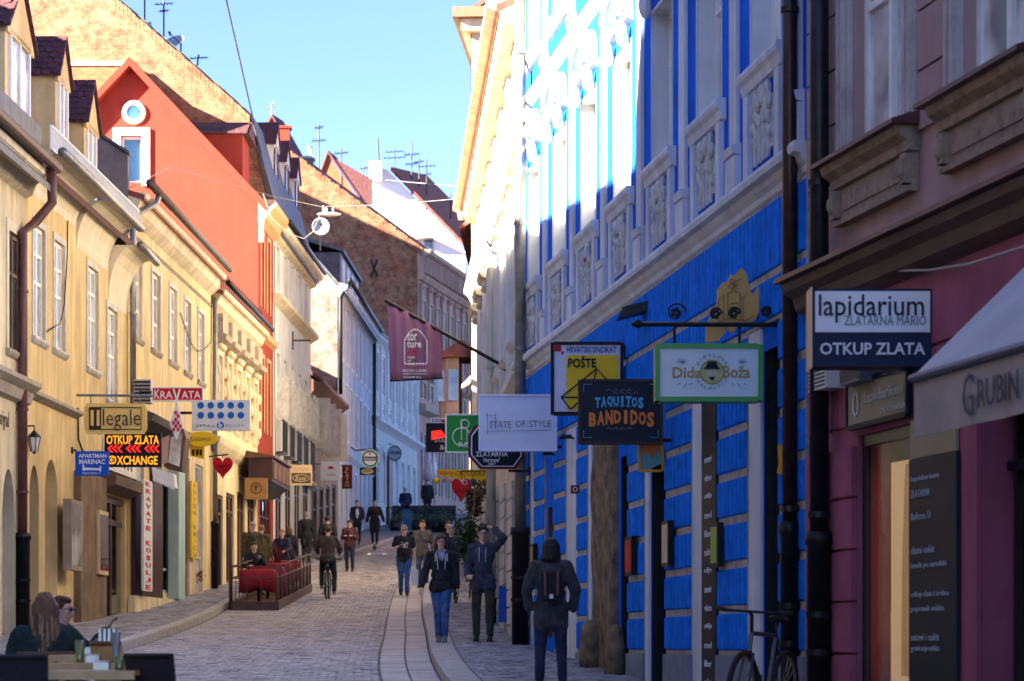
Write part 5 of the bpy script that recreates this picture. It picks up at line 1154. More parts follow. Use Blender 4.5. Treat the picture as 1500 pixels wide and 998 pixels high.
# teal oval sign edge-on, fire call box etc.
s = Sign('painted_board', 'turquoise and orange painted board hanging under the taco sign', 'shop sign', 936, 971, 650, 690, 30.6, .05, flat('turquoise', (.16, .42, .42)), SO, .015, shape=[(937, 650), (971, 650), (971, 678), (955, 686), (939, 690)])
s.poly([(940, 652), (968, 652), (966, 668), (960, 660), (953, 672), (947, 660), (941, 668)], ORG)
s = Sign('alarm_box', 'small red alarm box on the blue wall right of the flag pipe', 'alarm box', 836, 849, 711, 723, 35.3, .08, flat('alarm_red', (.2, .02, .03))); s.ring(842.5, 717, 3, 1.4, SW)
# floodlights over State of style, lamp on cornice
def flood(x, y, Y, w, lab):
    t = thing('floodlight', lab, 'lamp', P(x, y, Y)); b = MB(); c = P(x, y, Y)
    b.hexa([c+Vector(v)*w for v in ((-.9, 0, -.25), (.7, 0, -.1), (.7, .35, -.1), (-.9, .35, -.25), (-.6, 0, .25), (.5, 0, .35), (.5, .35, .35), (-.6, .35, .25))]); b.build('lamp_head', DARKM, t)
    b = MB(); b.tube([c+Vector((.6*w, .15, 0)), c+Vector((1.8*w, .15, .1*w))], .02, 6); b.build('arm', DARKM, t)
flood(830, 641, 37, .12, 'black floodlight above the pale blue sign, nearer one'); flood(803, 665, 38.6, .10, 'black floodlight under the pale blue sign'); flood(768, 686, 42, .13, 'black floodlight right of the octagonal sign')
t = thing('street_floodlight', 'flat black floodlight on the cornice of the blue house', 'lamp', P(930, 460, 31.5)); b = MB(); b.prism([P(905, 466, 31.4), P(913, 449, 31.4), P(952, 440, 31.4), P(956, 450, 31.4), P(948, 455, 31.4)], (0, .35, 0)); b.build('lamp_head', DARKM, t); b = MB(); b.tube([P(952, 450, 31.6), P(968, 454, 31.6)], .04, 8); b.build('arm', DARKM, t)
t = thing('white_wall_box', 'white metal box with a small red lamp on the lit blue wall', 'wall box', P(862, 365, 35.9)); b = MB(); b.box(pxx(857, 35.9), pxx(869, 35.9), 35.9, 36.2, pz(381, 35.9), pz(349, 35.9)); b.build('box', WHITE, t); b = MB(); b.ell(P(859, 381, 35.85), .04, 8, 6); b.build('red_lamp', SR, t, True)
# awning on the plum house
u0, u1 = FP.u(1700), uY(FP, 16.9); AW = mat('grey_blue_canvas', (.42, .47, .52), .85, .12, 2, .2, 60); AV = mat('beige_valance', (.40, .36, .33), .85, .2, 2, .15, 50)
t = thing('awning', 'pale canvas shop awning with GRUBIN lettered on its beige valance', 'awning', FP.pt(u1-1, 1.6, 1.4)); q = FP.pt; n1 = 1.47; zf = 1.62
u0 = .3
m = MB(); m.hexa([q(u0, zf, n1), q(u1, zf, n1), q(u1, 3.0, .03), q(u0, 3.0, .03), q(u0, zf+.02, n1), q(u1, zf+.02, n1), q(u1, 3.02, .03), q(u0, 3.02, .03)]); m.build('canopy', AW, t)
m = MB()
for i in range(24):
    a, b = u0+(u1-u0)*i/24, u0+(u1-u0)*(i+1)/24; f = lambda u: .02*math.sin(u*9)
    m.hexa([q(a, zf-.36, n1+f(a)), q(b, zf-.36, n1+f(b)), q(b, zf-.36, n1+f(b)-.01), q(a, zf-.36, n1+f(a)-.01), q(a, zf-.02, n1), q(b, zf-.02, n1), q(b, zf-.02, n1-.01), q(a, zf-.02, n1-.01)])
m.build('valance', AV, t)
m = MB(); m.hexa([q(u1-.001, zf-.36, n1), q(u1+.01, zf-.36, n1), q(u1+.01, zf-.36, .9), q(u1, zf-.36, .9), q(u1-.001, zf, n1), q(u1+.01, zf, n1), q(u1+.01, zf+.0, .9), q(u1, zf+.0, .9)]) if False else m
MB().tube([q(u0, zf, n1+.01), q(u1, zf, n1+.01)], .03, 8).build('front_bar', mat('navy_trim', (.02, .05, .12), .5, .1), t, True)
MB().tube([q(u1-.3, zf-.05, n1-.05), q(u1-1.2, 1.3, .05)], .022, 6).build('folding_arm', DARKM, t)
INK = flat('awning_ink', (.07, .065, .08))
fr = (q(u1, 0, n1), -FP.d, Vector((0, 0, 1)), FP.n)
text('G', 1.03, zf-.19, .17, .24, .03, INK, t, frame=fr, bold=-.005); text('RUBIN', 1.50, zf-.20, .62, .16, .03, INK, t, frame=fr, bold=-.005)
# flat sign boards on the plum wall
fr = (FP.pt(FP.u(1345), 0, 0), -FP.d, Vector((0, 0, 1)), FP.n); 
def wsign(lab, x0, x1, z0, z1, face, words, n0=.04, name='wall_sign', cat='shop sign', F=FP, th=.03, frm=None):
    a, b = sorted((F.u(x0), F.u(x1))); t = thing(name, lab, cat, F.pt((a+b)/2, z0, n0)); m = MB(); F.bx(m, a, b, z0, z1, n0, n0+th); m.build('panel', face, t)
    if frm:
        m = MB()
        for r_ in ((a-.02, a+.02, z0, z1), (b-.02, b+.02, z0, z1), (a+.02, b-.02, z0-.02, z0+.02), (a+.02, b-.02, z1-.02, z1+.02)): F.bx(m, *r_, n0-.002, n0+th+.015)
        m.build('frame', frm, t)
    ud = -F.d if F.side < 0 else F.d; O = F.pt(b if F.side < 0 else a, 0, 0); W = b-a; fr_ = (O, ud, Vector((0, 0, 1)), F.n)
    for w_, cx, cz, w, h, m_ in words: text(w_, cx*W, z0+cz*(z1-z0), w*W, h*(z1-z0), n0+th+.008, m_, t, frame=fr_)
    return t
OL = flat('olive_sign', (.30, .27, .17)); LT = flat('silver_ink', (.55, .55, .5))
wsign('olive lapidarium board fixed flat above the shop window', 1255, 1344, 1.78, 2.14, OL, [('lapidarium', .62, .55, .62, .34, LT), ('ZLATARNA', .78, .2, .4, .12, LT), ('0', .16, .5, .11, .6, LT)], .05, frm=SB)
t = wsign('tall black price panel with rows of small grey lettering beside the doorway', 1346, 1416, -1.0, 1.42, flat('panel_black', (.018, .022, .03), .5), [], .05)
O = FP.pt(FP.u(1346), 0, 0); fr_ = (O, -FP.d, Vector((0, 0, 1)), FP.n)
W_ = FP.u(1346)-FP.u(1416)
for w_, z_, w in (('lapidarium', 1.26, .6), ('ZLATARNA', 1.15, .4), ('Radiceva 13', .98, .42), ('zlatni nakit', .72, .5), ('izrada po narudzbi', .60, .75), ('otkup zlata i srebra', .38, .8), ('popravak nakita', .27, .7), ('satovi i nakit', .06, .6), ('graviranje nakita', -.03, .6), ('otkup zlata', -.33, .5), ('otkup srebra', -.48, .6), ('visoke cijene', -.68, .7)):
    text(w_, .08+w*W_/2, z_, w*W_, .055, .09, mat('dim_ink', (.35, .38, .42), .6, 0, bump=0), t, frame=fr_)
m = MB(); FP.bx(m, FP.u(1414), FP.u(1346), 1.425, 1.72, .05, .07); m.build('beige_header', OL, t)
def acbox(lab, x0, x1, y0, y1, col):
    u0, u1 = sorted((FP.u(x0), FP.u(x1))); z0, z1 = FP.z((x0+x1)/2, y1), FP.z((x0+x1)/2, y0); t = thing('meter_box', lab, 'wall box', FP.pt(u0, z0, .1)); m = MB(); FP.bx(m, u0, u1, z0, z1, .03, .20); m.build('casing', col, t)
    m = MB()
    for k in range(5): FP.bx(m, u0+.02, u1-.02, z0+.02+k*(z1-z0)/5.5, z0+.035+k*(z1-z0)/5.5, .2, .206)
    m.build('grille', DARKM, t)
acbox('white vented box on the plum wall below the lapidarium sign', 1217, 1243, 541, 572, WHITE); acbox('grey-blue box right of the white vented box on the plum wall', 1264, 1294, 541, 562, flat('box_grey', (.18, .2, .26)))
m = MB(); pts = [P(1238, 388, 22.4)+Vector((0, -.02, 0)), P(1300, 397, 21.4), P(1360, 396, 20.4), P(1420, 387, 19.4), P(1500, 362, 18.2), P(1600, 320, 17)]; m.tube(pts, .011, 6); o = m.build('rope', flat('rope', (.42, .38, .32)), None, True); tag(o, 'thin pale rope sagging across the plum house under its ledge', 'rope')
# menu post in front of the blue house and display cases
t = wsign('narrow black vertical board with white lettering between white strip and blue blocks', 1036, 1057, -1.2, 2.6, SB, [], .03, 'menu_board', 'board', FB)
O = FB.pt(FB.u(1036), 0, 0); fr_ = (O, -FB.d, Vector((0, 0, 1)), FB.n); W_ = FB.u(1036)-FB.u(1057)
for k in range(16): text(('souvenir', 'vino', 'rakija', 'med', 'liker', 'sir', 'ulje')[k % 7], W_*.5, 1.9-k*.19, W_*.5, .07, .066, SW, t, frame=fr_)
for lab, x0, x1, z0, z1, c_ in (('small glazed menu case on the blue blocks left of the black doorway', 931, 941, .82, 1.28, SR), ('narrow wooden menu case on the blue blocks right of the doorway', 986, 996, .86, 1.36, SCR), ('brown menu case on the distant blue blocks', 789, 794, .95, 1.5, GOLD), ('yellow-green poster on the blue blocks beside the white strip', 1059, 1070, .78, 1.22, flat('poster_green', (.32, .42, .06)))):
    t = wsign(lab, x0, x1, z0, z1, SB, [], .07, 'menu_case', 'display case', FB, .06)
    a, b = sorted((FB.u(x0), FB.u(x1))); m = MB(); FB.bx(m, a+.04, b-.04, z0+.04, z1-.04, .131, .136); m.build('card', c_, t)
s = Sign('orange_pennant', 'small orange shop tag hanging beside the near drainpipe', 'shop sign', 1139, 1147, 652, 696, 24.6, .03, SO, shape=[(1140, 652), (1147, 652), (1147, 696), (1138, 693), (1141, 680)])
# --- drainpipes on the right
def rpipe(lab, F, x, n, ztop, r, m, low_h, rlow, colz=()):
    u = F.u(x, n); b = F.pt(u, 0, n); zb = gz(b.y)+.1
    return pipe(lab, [Vector((b.x, b.y, ztop)), Vector((b.x, b.y, zb+low_h-.03))], r, m, [Vector((b.x, b.y, z)) for z in colz], low=(Vector((b.x, b.y, zb-.2)), rlow, low_h+.2, DARKM))
rpipe('brown drainpipe nearest the shop window with a black iron boot', FB, 1157, .12, 8.5, .068, BROWNM, 1.75, .085, (3.2, 1.2, 5.6))
t = rpipe('thick dark drainpipe at the corner of the plum house', FP, 1200, .14, 8.5, .082, mat('charcoal_pipe', (.022, .02, .024), .4, .3, 6, .1, metal=.4), 1.65, .105, (3.9, 1.1))
rpipe('tall grey drainpipe between the blue and cream houses with a black boot', FB, 762, .18, 12.0, .085, ZINC, 1.8, .13, (9, 6.4, 4.5, 2.9))
for x, lab in ((1148, 'round white sticker on the brown drainpipe'), (1188, 'round white sticker on the thick corner drainpipe')):
    pass
rpipe('slim grey drainpipe halfway along the cream house', FCm, 719, .15, 8.2, .09, mat('greenish_pipe', (.42, .44, .38), .5, .2), .5, .1, (7.4, 5.2))
# --- left side signs
Y = 47.2
s = Sign('bar_sign', 'yellow hanging Illegale bar sign with a dark square', 'shop sign', 123, 215, 591, 636, Y, .06, SO if False else flat('illegale_yellow', (.82, .52, .14)), shape=[(127, 591), (211, 591), (215, 599), (215, 628), (211, 636), (127, 636), (123, 628), (123, 599)])
for a in (((131, 597), (131, 629), (207, 629), (207, 597), (131, 597)),): s.line(a, flat('dark_brown_ink', (.06, .03, .02)), 1.5)
s.poly([(131, 597), (148, 597), (148, 629), (131, 629)], _m['dark_brown_ink']); s.tx('Il', 133, 146, 601, 624, _m['illegale_yellow'], .01, off=.02); s.tx('legale', 151, 206, 600, 631, _m['dark_brown_ink'], -.008, off=.02)
b = MB(); b.tube([P(112, 579, Y), P(224, 580, Y)], .022, 8); b.tube([P(133, 579, Y), P(133, 592, Y)], .01, 5); b.tube([P(205, 580, Y), P(205, 592, Y)], .01, 5); b.build('bracket', ZINC, s.t)
s = Sign('exchange_sign', 'black LED sign OTKUP ZLATA EXCHANGE with red arrows', 'shop sign', 153, 236, 634, 684, 49.6, .15, SB)
s.tx('OTKUP ZLATA', 156, 233, 638, 651, LED, .02); s.tx('XCHANGE', 171, 231, 668, 681, LED, .02); s.ring(164, 674, 5.5, 1.8, LED); s.tx('€', 161, 168, 670, 678, LED)
for k in range(3):
    for j in range(3): x = 157+k*27+j*7; s.poly([(x, 657), (x+6, 652), (x+9, 652), (x+4, 657), (x+9, 663), (x+6, 663)], LEDR)
s.bracket(155, 632, 145)
s = Sign('apartment_sign', 'small blue APARTMAN MARINAC sign with a white bed symbol', 'sign', 110, 159, 661, 697, 46.8, .08, SBL)
s.tx('APARTMAN', 115, 156, 665, 671, SW, .02); s.tx('MARINAC', 116, 154, 673, 680, SW, .02); s.poly([(121, 681), (123, 681), (123, 685), (146, 686), (146, 683), (148, 683), (148, 691), (146, 691), (146, 689), (123, 689), (123, 690), (121, 690)], SW); s.tx('RADICEVA 11', 121, 147, 692, 695, SW)
s.bracket(112, 660, 106, drop=None)
s = Sign('tie_shop_sign', 'red KRAVATA sign with a white and red checked tie hanging below', 'shop sign', 223, 297, 568, 587, 54, .10, SR, SW, .012)
s.tx('K', 226, 234, 571, 584, SW, .01); s.tx('RA', 235, 253, 573, 584, SW, .01); s.tx('V', 253, 265, 570, 590, SW, .03, off=.02); s.tx('ATA', 266, 294, 573, 584, SW, .01)
s.bracket(226, 575, 206, r=.03)
tie = [(259, 587), (268, 622), (258, 644), (248, 622)]; m = MB(); m.prism([P(x, y, 54.02) for x, y in tie], (0, .06, 0)); tp_ = m.build('tie', SW, s.t)
mm = MB()
for i in range(-3, 9):
    for j in range(-3, 8):
        if (i+j) % 2: continue
        cx, cy = 249+i*3.4, 592+j*5.0+0
        w_ = 9.5*max(0, min((cy-585)/36, (645-cy)/23)) if True else 0
        if abs(cx+1.7-258) < w_-2.2 and cy+5 < 641 and cy > 590: mm.box(pxx(cx, 54), pxx(cx+3.4, 54), 54.0, 54.018, pz(cy+5, 54), pz(cy, 54))
mm.build('tie_checks', SR, tp_)
s = Sign('optician_sign', 'white OPTIKA BELJAN sign with ten blue dots', 'shop sign', 281, 366, 586, 631, 59, .12, flat('sign_offwhite', (.66, .70, .72)))
for r_ in range(2):
    for c in range(5): s.disc(294+c*14.7, 594+r_*14.5, 4.9, flat('dot_blue', (.01, .12, .50)))
s.tx('OPTIKA', 287, 314, 622, 626, GREYT, .01, sp=1.3); s.tx('BELJAN', 331, 358, 622, 626, GREYT, .01, sp=1.3); s.disc(323, 623, 5.2, _m['dot_blue']); s.tx('b', 320.5, 325.5, 618.5, 627, SW, .03, off=.02)
s.bracket(283, 605, 262, r=.03)
pts = [(295+24*math.cos(R(a)), 643+11*math.sin(R(a))) for a in range(0, 360, 15)]
s = Sign('oval_sign', 'yellow oval shop sign with brown script below the dotted optician sign', 'shop sign', 271, 319, 632, 654, 57, .08, SY, shape=pts); s.tx('Krijesnica', 278, 308, 639, 648, flat('brown_script', (.25, .10, .02)), -.005, .3)
s.bracket(273, 640, 262); s2 = Sign('yellow_plate', 'yellow plate with small dark figures under the oval sign', 'shop sign', 278, 299, 653, 673, 57.3, .05, SY, shape=[(278, 653), (299, 653), (299, 673), (279, 668)])
for x in (283, 289, 294): s2.disc(x, 660, 1.8, SB); s2.poly([(x-2, 661), (x+2, 661), (x+1.5, 668), (x-1.5, 667)], SB)
s = Sign('heart_sign', 'red heart-shaped sign on the left side below the white dotted sign', 'shop sign', 311, 341, 670, 701, 64, .08, SR, shape=heart(326, 686, 30, 32)); s.tx('Licitarsko', 315, 337, 680, 685, _m['dark_red_ink'], 0, .3); s.tx('srce', 322, 332, 687, 691, _m['dark_red_ink'], 0, .3)
b = MB(); b.tube([P(306, 669, 64), P(334, 666, 64)], .018, 6); b.tube([P(326, 667, 64), P(326, 673, 64)], .01, 5); b.build('bracket', DARKM, s.t)
s = Sign('wooden_sign', 'square golden wooden sign with a carved round tree emblem', 'shop sign', 359, 391, 701, 731, 72, .10, flat('light_wood', (.55, .30, .09)), flat('wood_edge', (.5, .28, .1)), .04); s.ring(375, 715, 8, 1.2, OAK); s.line([(375, 709), (375, 720)], OAK, 1.4); s.line([(370, 711), (375, 715), (380, 711)], OAK, 1.2); s.bracket(362, 700, 352)
s = Sign('confectioner_sign', 'cream square sign with a dark oval script panel', 'shop sign', 425, 457, 681, 711, 86, .12, SCR); s.poly([(427, 693), (455, 693), (455, 708), (427, 708)], flat('sepia', (.10, .07, .05))); pts = [(441+12*math.cos(R(a)), 700.5+5*math.sin(R(a))) for a in range(0, 361, 20)]; s.line(pts, SCR, 1, off=.02); s.tx('Konz', 433, 449, 697, 704, SCR, .01, .3, off=.02); s.tx('ZLATARNA', 430, 452, 685, 690, flat('pale_tan_ink', (.5, .36, .18))); s.bracket(427, 690, 415)
s = Sign('white_sign', 'small white sign with a red half-circle emblem and pink caption', 'shop sign', 470, 498, 676, 704, 98, .12, SW); s.poly([(480+0, 687), (481, 684), (484, 682.5), (488, 684), (489.5, 687)], SR); s.tx('NACIONAL', 479, 492, 694, 697, SR); s.bracket(472, 680, 462)
s = Sign('vertical_sign', 'narrow dark red vertical ZLATAN sign', 'shop sign', 501, 516, 681, 716, 106, .1, flat('oxblood', (.09, .012, .012)))
for k, ch in enumerate('ZLATAN'): s.tx(ch, 506, 511, 685+k*4.9, 688.6+k*4.9, SCR)
s.bracket(503, 682, 494)
s = Sign('beer_sign', 'round green and white beer sign with a red star', 'shop sign', 528, 556, 658, 685, 112, .12, SG, shape=[(542+13.5*math.cos(R(a)), 672+13.5*math.sin(R(a))) for a in range(0, 360, 15)])
s.ring(542, 672, 13, 1.4, SW); s.disc(542, 672, 9.5, SW, .01); s.poly([(532, 669), (552, 669), (552, 675), (532, 675)], SB, off=.02); s.tx('Heineken', 533, 551, 670, 674, SW, .01, off=.03)
s.poly([(542+(3 if k % 2 == 0 else 1.2)*math.sin(R(36*k)), 665-(3 if k % 2 == 0 else 1.2)*math.cos(R(36*k))) for k in range(10)], SR, off=.02); b = MB(); b.tube([P(520, 660, 112.1), P(545, 658, 112.1)], .03, 6); b.tube([P(520, 660, 112.1), P(514, 655, 112.1)], .03, 6); b.build('bracket', DARKM, s.t)
s = Sign('bar_plate', 'black plate with a yellow oval under the round beer sign', 'shop sign', 527, 549, 685, 696, 112.3, .1, SB); s.poly([(538+9*math.cos(R(a)), 690.5+4.3*math.sin(R(a))) for a in range(0, 360, 20)], flat('sand', (.65, .52, .22))); s.tx('CAFFE', 532, 544, 689, 692, SB, off=.02)
s = Sign('round_sign', 'round silver-blue sign on the pale house at the bend', 'shop sign', 568, 588, 653, 678, 128, .2, flat('steel_blue', (.30, .38, .46)), shape=[(578+10*math.cos(R(a)), 664+12*math.sin(R(a))) for a in range(0, 360, 15)]); s.ring(578, 664, 10, 1, SB); s.tx('CAFE BAR', 570, 586, 661, 666, SN, .01, off=.02); s.bracket(575, 651, 570)
# vertical strips flat on the left walls
def vsign(lab, x0, x1, y0, y1, face, word, ink, n=.15, th=.05, F=FL):
    a, b = F.u(x0, n), F.u(x1, n); xm = (x0+x1)/2; z0, z1 = F.z(xm, y1, n), F.z(xm, y0, n); t = thing('vertical_sign', lab, 'shop sign', F.pt(a, z0, n)); m = MB(); F.bx(m, a, b, z0, z1, n, n+th); m.build('panel', face, t)
    O = F.pt(a, 0, 0); fr = (O, F.d, Vector((0, 0, 1)), F.n); k = len(word); h = (z1-z0)/k
    for i, ch in enumerate(word):
        if ch != ' ': text(ch, (b-a)/2, z1-h*(i+.5), (b-a)*.55, h*.62, n+th+.008, ink, t, frame=fr, bold=.02)
    return t
vsign('tall white vertical sign reading KRAVATE KOŠULJE in red', 207, 220, 704, 866, SW, 'KRAVATE KOŠULJE', SR, .26)
vsign('long yellow vertical sign on the warm yellow wall', 278, 286, 706, 818, SY, 'SUVENIRNICA', GOLD, .05)
# glazed display case, tilted board, awnings on the left
def lbox(name, lab, cat, x0, x1, y0, y1, n0, n1, m_, glass=None, F=FL):
    a, b = F.u(x0, n1), F.u(x1, n1); xm = (x0+x1)/2; z0, z1 = F.z(xm, y1, n1), F.z(xm, y0, n1); t = thing(name, lab, cat, F.pt(a, z0, n1)); m = MB(); F.bx(m, a, b, z0, z1, n0, n1); o = m.build('case', m_, t)
    if glass: m = MB(); F.bx(m, a+.06, b-.06, z0+.08, z1-.08, n1, n1+.01); m.build('pane', glass, t)
    return t
lbox('display_case', 'tall wooden display case on the brown pier left of the bar door', 'display case', 105, 121, 733, 836, .14, .3, mat('pale_wood', (.35, .27, .18), .6, .2), GLASSB)
lbox('display_case', 'cream framed display case beside the dark red bar door', 'display case', 146, 159, 749, 842, .05, .2, mat('cream_frame', (.75, .55, .28), .6, .15), GLASS)
lbox('poster_case', 'framed pale notice on the yellow wall', 'notice', 262, 268, 768, 830, .01, .05, OLDW, GLASSB)
t = thing('projecting_case', 'dark projecting showcase hanging over the tie shop at an angle', 'display case', P(250, 690, 55)); m = MB(); m.prism([P(236, 642, 54.8), P(269, 628, 54.8), P(272, 640, 54.8), P(266, 690, 54.8), P(240, 684, 54.8)], (0, .8, 0)); m.build('case', OAK, t); m = MB(); m.prism([P(250, 641, 54.79), P(267, 634, 54.79), P(263, 684, 54.79), P(247, 678, 54.79)], (0, -.02, 0)); m.build('pane', GLASSB, t); m = MB(); m.prism([P(236, 643, 54.79), P(248, 638, 54.79), P(246, 678, 54.79), P(238, 680, 54.79)], (0, -.02, 0)); m.build('side_panel', flat('rose_panel', (.50, .33, .28)), t)
t = thing('small_awning', 'small white scalloped awning under the dark showcase', 'awning', P(240, 700, 54)); m = MB(); m.prism([P(222, 684, 53.6), P(254, 694, 53.6), P(256, 714, 53.6), P(224, 700, 53.6)], (0, .5, 0)); m.build('canopy', WHITE, t); m = MB()
for i in range(8): f = i/8; m.ell(P(226+i*4, 702+i*1.8, 53.6), (.03, .01, .05), 6, 5)
m.build('scallops', WHITE, t)
t = thing('air_conditioner', 'grey outdoor air conditioning unit on the wall left of the KRAVATA sign', 'air conditioner', P(208, 575, 55.5)); m = MB(); m.box(pxx(196, 55.3), pxx(221, 55.3), 55.3, 55.7, pz(590, 55.3), pz(556, 55.3)); m.build('casing', mat('ac_grey', (.45, .44, .40), .5, .1), t); m = MB()
for k in range(6): m.box(pxx(197, 55.3), pxx(220, 55.3), 55.27, 55.3, pz(588-k*5.4, 55.3), pz(585.5-k*5.4, 55.3))
m.build('grille', DARKM, t)
# lantern on the far left pipe
def lantern(x, y, Y, lab):
    t = thing('wall_lantern', lab, 'lantern', P(x, y+20, Y)); c = P(x, y, Y); h = 20*Y/FPX; w = 9*Y/FPX
    m = MB(); top = [c+Vector((w*math.cos(a), w*math.sin(a), h*.45)) for a in [i*math.pi/3 for i in range(6)]]; bt = [c+Vector((w*.55*math.cos(a), w*.55*math.sin(a), -h*.6)) for a in [i*math.pi/3 for i in range(6)]]
    m.add(bt+top, [(i, (i+1) % 6, 6+(i+1) % 6, 6+i) for i in range(6)]); m.build('glass', GLASSB, t); m = MB()
    for i in range(6): m.tube([bt[i], top[i]], .008, 5)
    m.add([p+Vector(((p-c).x*.2, (p-c).y*.2, 0)) for p in top]+[c+Vector((0, 0, h*1.05))], [(i, (i+1) % 6, 6) for i in range(6)]+[tuple(range(6))]); m.tube([c+Vector((0, 0, h)), c+Vector((0, 0, h*1.35))], .012, 6); m.tube([c+Vector((0, 0, h*1.3)), c+Vector((-w*1.6, 0, h*1.3))], .014, 6); m.ell(c+Vector((0, 0, -h*.65)), .03, 6, 5); m.build('frame', DARKM, t)
lantern(50, 650, 47.3, 'old glass wall lantern beside the brown drainpipe on the far left')
# left drainpipes
x, n = 32, .12; u = FL.u(x, n); b = FL.pt(u, 0, n)
pt_ = FL.pt(FL.u(33, .1), 0, .1)
t = pipe('brown drainpipe with a swan neck at the border of ochre and yellow house', [FL.pt(uy(46.8), 8.2, .5), FL.pt(uy(46.9), 7.6, .5), FL.pt(uy(46.9), 7.25, .2), Vector((pt_.x, pt_.y, 7.0)), Vector((pt_.x, pt_.y, 1.6))], .085, mat('red_brown_pipe', (.14, .05, .04), .5, .3, 6, .1), [Vector((pt_.x, pt_.y, z)) for z in (6, 4, 2.6)], low=(Vector((pt_.x, pt_.y, -.2)), .125, 2.1, DARKM))
pt_ = FL.pt(uy(57.6), 0, .12); pipe('slim zinc drainpipe with a bent neck between the two yellow houses', [FL.pt(uy(58.6), 9.6, .5), FL.pt(uy(58.2), 9.4, .5), FL.pt(uy(57.9), 9.2, .25), Vector((pt_.x, pt_.y, 9.0)), Vector((pt_.x, pt_.y, 4.6))], .065, ZINC, [Vector((pt_.x, pt_.y, 7))])
pt_ = FL.pt(uy(70.55), 0, .1); pipe('grey drainpipe between the warm yellow and the ornate house with a black boot', [Vector((pt_.x, pt_.y, 9.0)), Vector((pt_.x, pt_.y, 3.2))], .065, ZINC, [Vector((pt_.x, pt_.y, 6))], low=(Vector((pt_.x, pt_.y, 1.2)), .09, 2.0, DARKM))
pt_ = FL.pt(uy(106.8), 0, .12); pipe('dark drainpipe on the near corner of the bluish house', [FL.pt(uy(107.2), 14.2, .45), Vector((pt_.x, pt_.y, 13.6)), Vector((pt_.x, pt_.y, 9.8))], .08, DARKM)
pt_ = FL.pt(uy(124.1), 0, .12); pipe('thin pipe between the bluish and the pale green house', [Vector((pt_.x, pt_.y, 14.2)), Vector((pt_.x, pt_.y, 5.6))], .08, DARKM)

# --- wires, dishes, aerials, street lamp
def wire(lab, pts, r, m=DARKM, name='overhead_wire', cat='wire'):
    o = MB().tube(pts, r, 6).build(name, m, None, True); return tag(o, lab, cat)
wire('dark overhead cable running steeply down past the sky to the red dormer', [P(325, -30, 60), P(334, 10, 62), P(352, 90, 70), P(372, 180, 80), P(384, 225, 84)], .020)
LTW = flat('pale_wire', (.22, .2, .18))
wire('pale wire crossing the street below the roofs with a street lamp on it', [FL.pt(uy(57.5), 9.6, 0), P(250, 245, 66), P(330, 268, 76), P(400, 288, 80), P(470, 303, 80), P(540, 301, 80), P(630, 295, 72), P(686, 290, 62.5)], .010, LTW)
wire('thin wire across the sky from the aerials to the cream house', [P(545, 262, 170), P(610, 268, 120), P(684, 274, 62)], .015, flat('thin_wire', (.25, .3, .36)))
wire('slack white cable looping from the red house cornice to the street lamp', [P(385, 283, 80), P(398, 320, 80), P(425, 343, 80), P(445, 350, 80), P(458, 340, 80), P(466, 322, 80), P(470, 312, 80)], .014, LTW)
t = thing('street_lamp', 'white cobra-head street lamp hung on the wires mid-street', 'street lamp', P(482, 315, 80)); m = MB(); m.ell(P(482, 314, 80), (.36, .16, .06), 14, 8); m.build('lamp_head', mat('lamp_grey', (.45, .45, .44), .5, .1), t, True); m = MB(); m.tube([P(474, 311, 80), P(474, 302, 80)], .03, 6); m.tube([P(488, 311, 80), P(488, 303, 80)], .03, 6); m.box(pxx(472, 80), pxx(480, 80), 79.9, 80.1, pz(311, 80), pz(305, 80)); m.build('hanger', ZINC, t)
def dish(x, y, Y, rad, d, lab, mast=.6):
    t = thing('satellite_dish', lab, 'satellite dish', P(x, y, Y)); c = P(x, y, Y); d = Vector(d).normalized(); u = d.orthogonal().normalized(); w = d.cross(u); m = MB(); N = 20; vs = []; K = 5
    for s_ in (0, 1):
        for k in range(K+1):
            r_ = rad*k/K; 
            for i in range(N): a = 2*math.pi*i/N; vs.append(c+(u*math.cos(a)+w*math.sin(a))*r_+d*(rad*.35*(k/K)**2-s_*.02))
    fs = []
    for s_ in (0, 1):
        o = s_*(K+1)*N
        for k in range(K):
            for i in range(N): fs.append((o+k*N+i, o+k*N+(i+1) % N, o+(k+1)*N+(i+1) % N, o+(k+1)*N+i))
    for i in range(N): fs.append((K*N+i, K*N+(i+1) % N, (2*K+1)*N+(i+1) % N, (2*K+1)*N+i))
    m.add(vs, fs); m.build('reflector', mat('dish_grey', (.38, .42, .48), .5, .1), t, True)
    m = MB(); f = c+d*rad*1.1; m.tube([c-w*rad*.9, f], .015, 5); m.tube([f-d*.05, f+d*.08], .04, 8); m.build('receiver_arm', DARKM, t)
    m = MB(); m.tube([c-d*.03, c-d*.15, c-d*.15-Vector((0, 0, rad+mast))], .025, 6); m.build('mast', DARKM, t)
dish(214, 46, 85.2, .30, (-.5, -.5, .5), 'white satellite dish highest on the tall brick rake', .5); dish(256, 66, 85.2, .36, (-.3, -.6, .75), 'large white satellite dish tipped back on the brick rake', .45)
dish(470, 333, 100, .33, (.15, -1, .1), 'pale round satellite dish on a mast in front of the brick gable', .5)
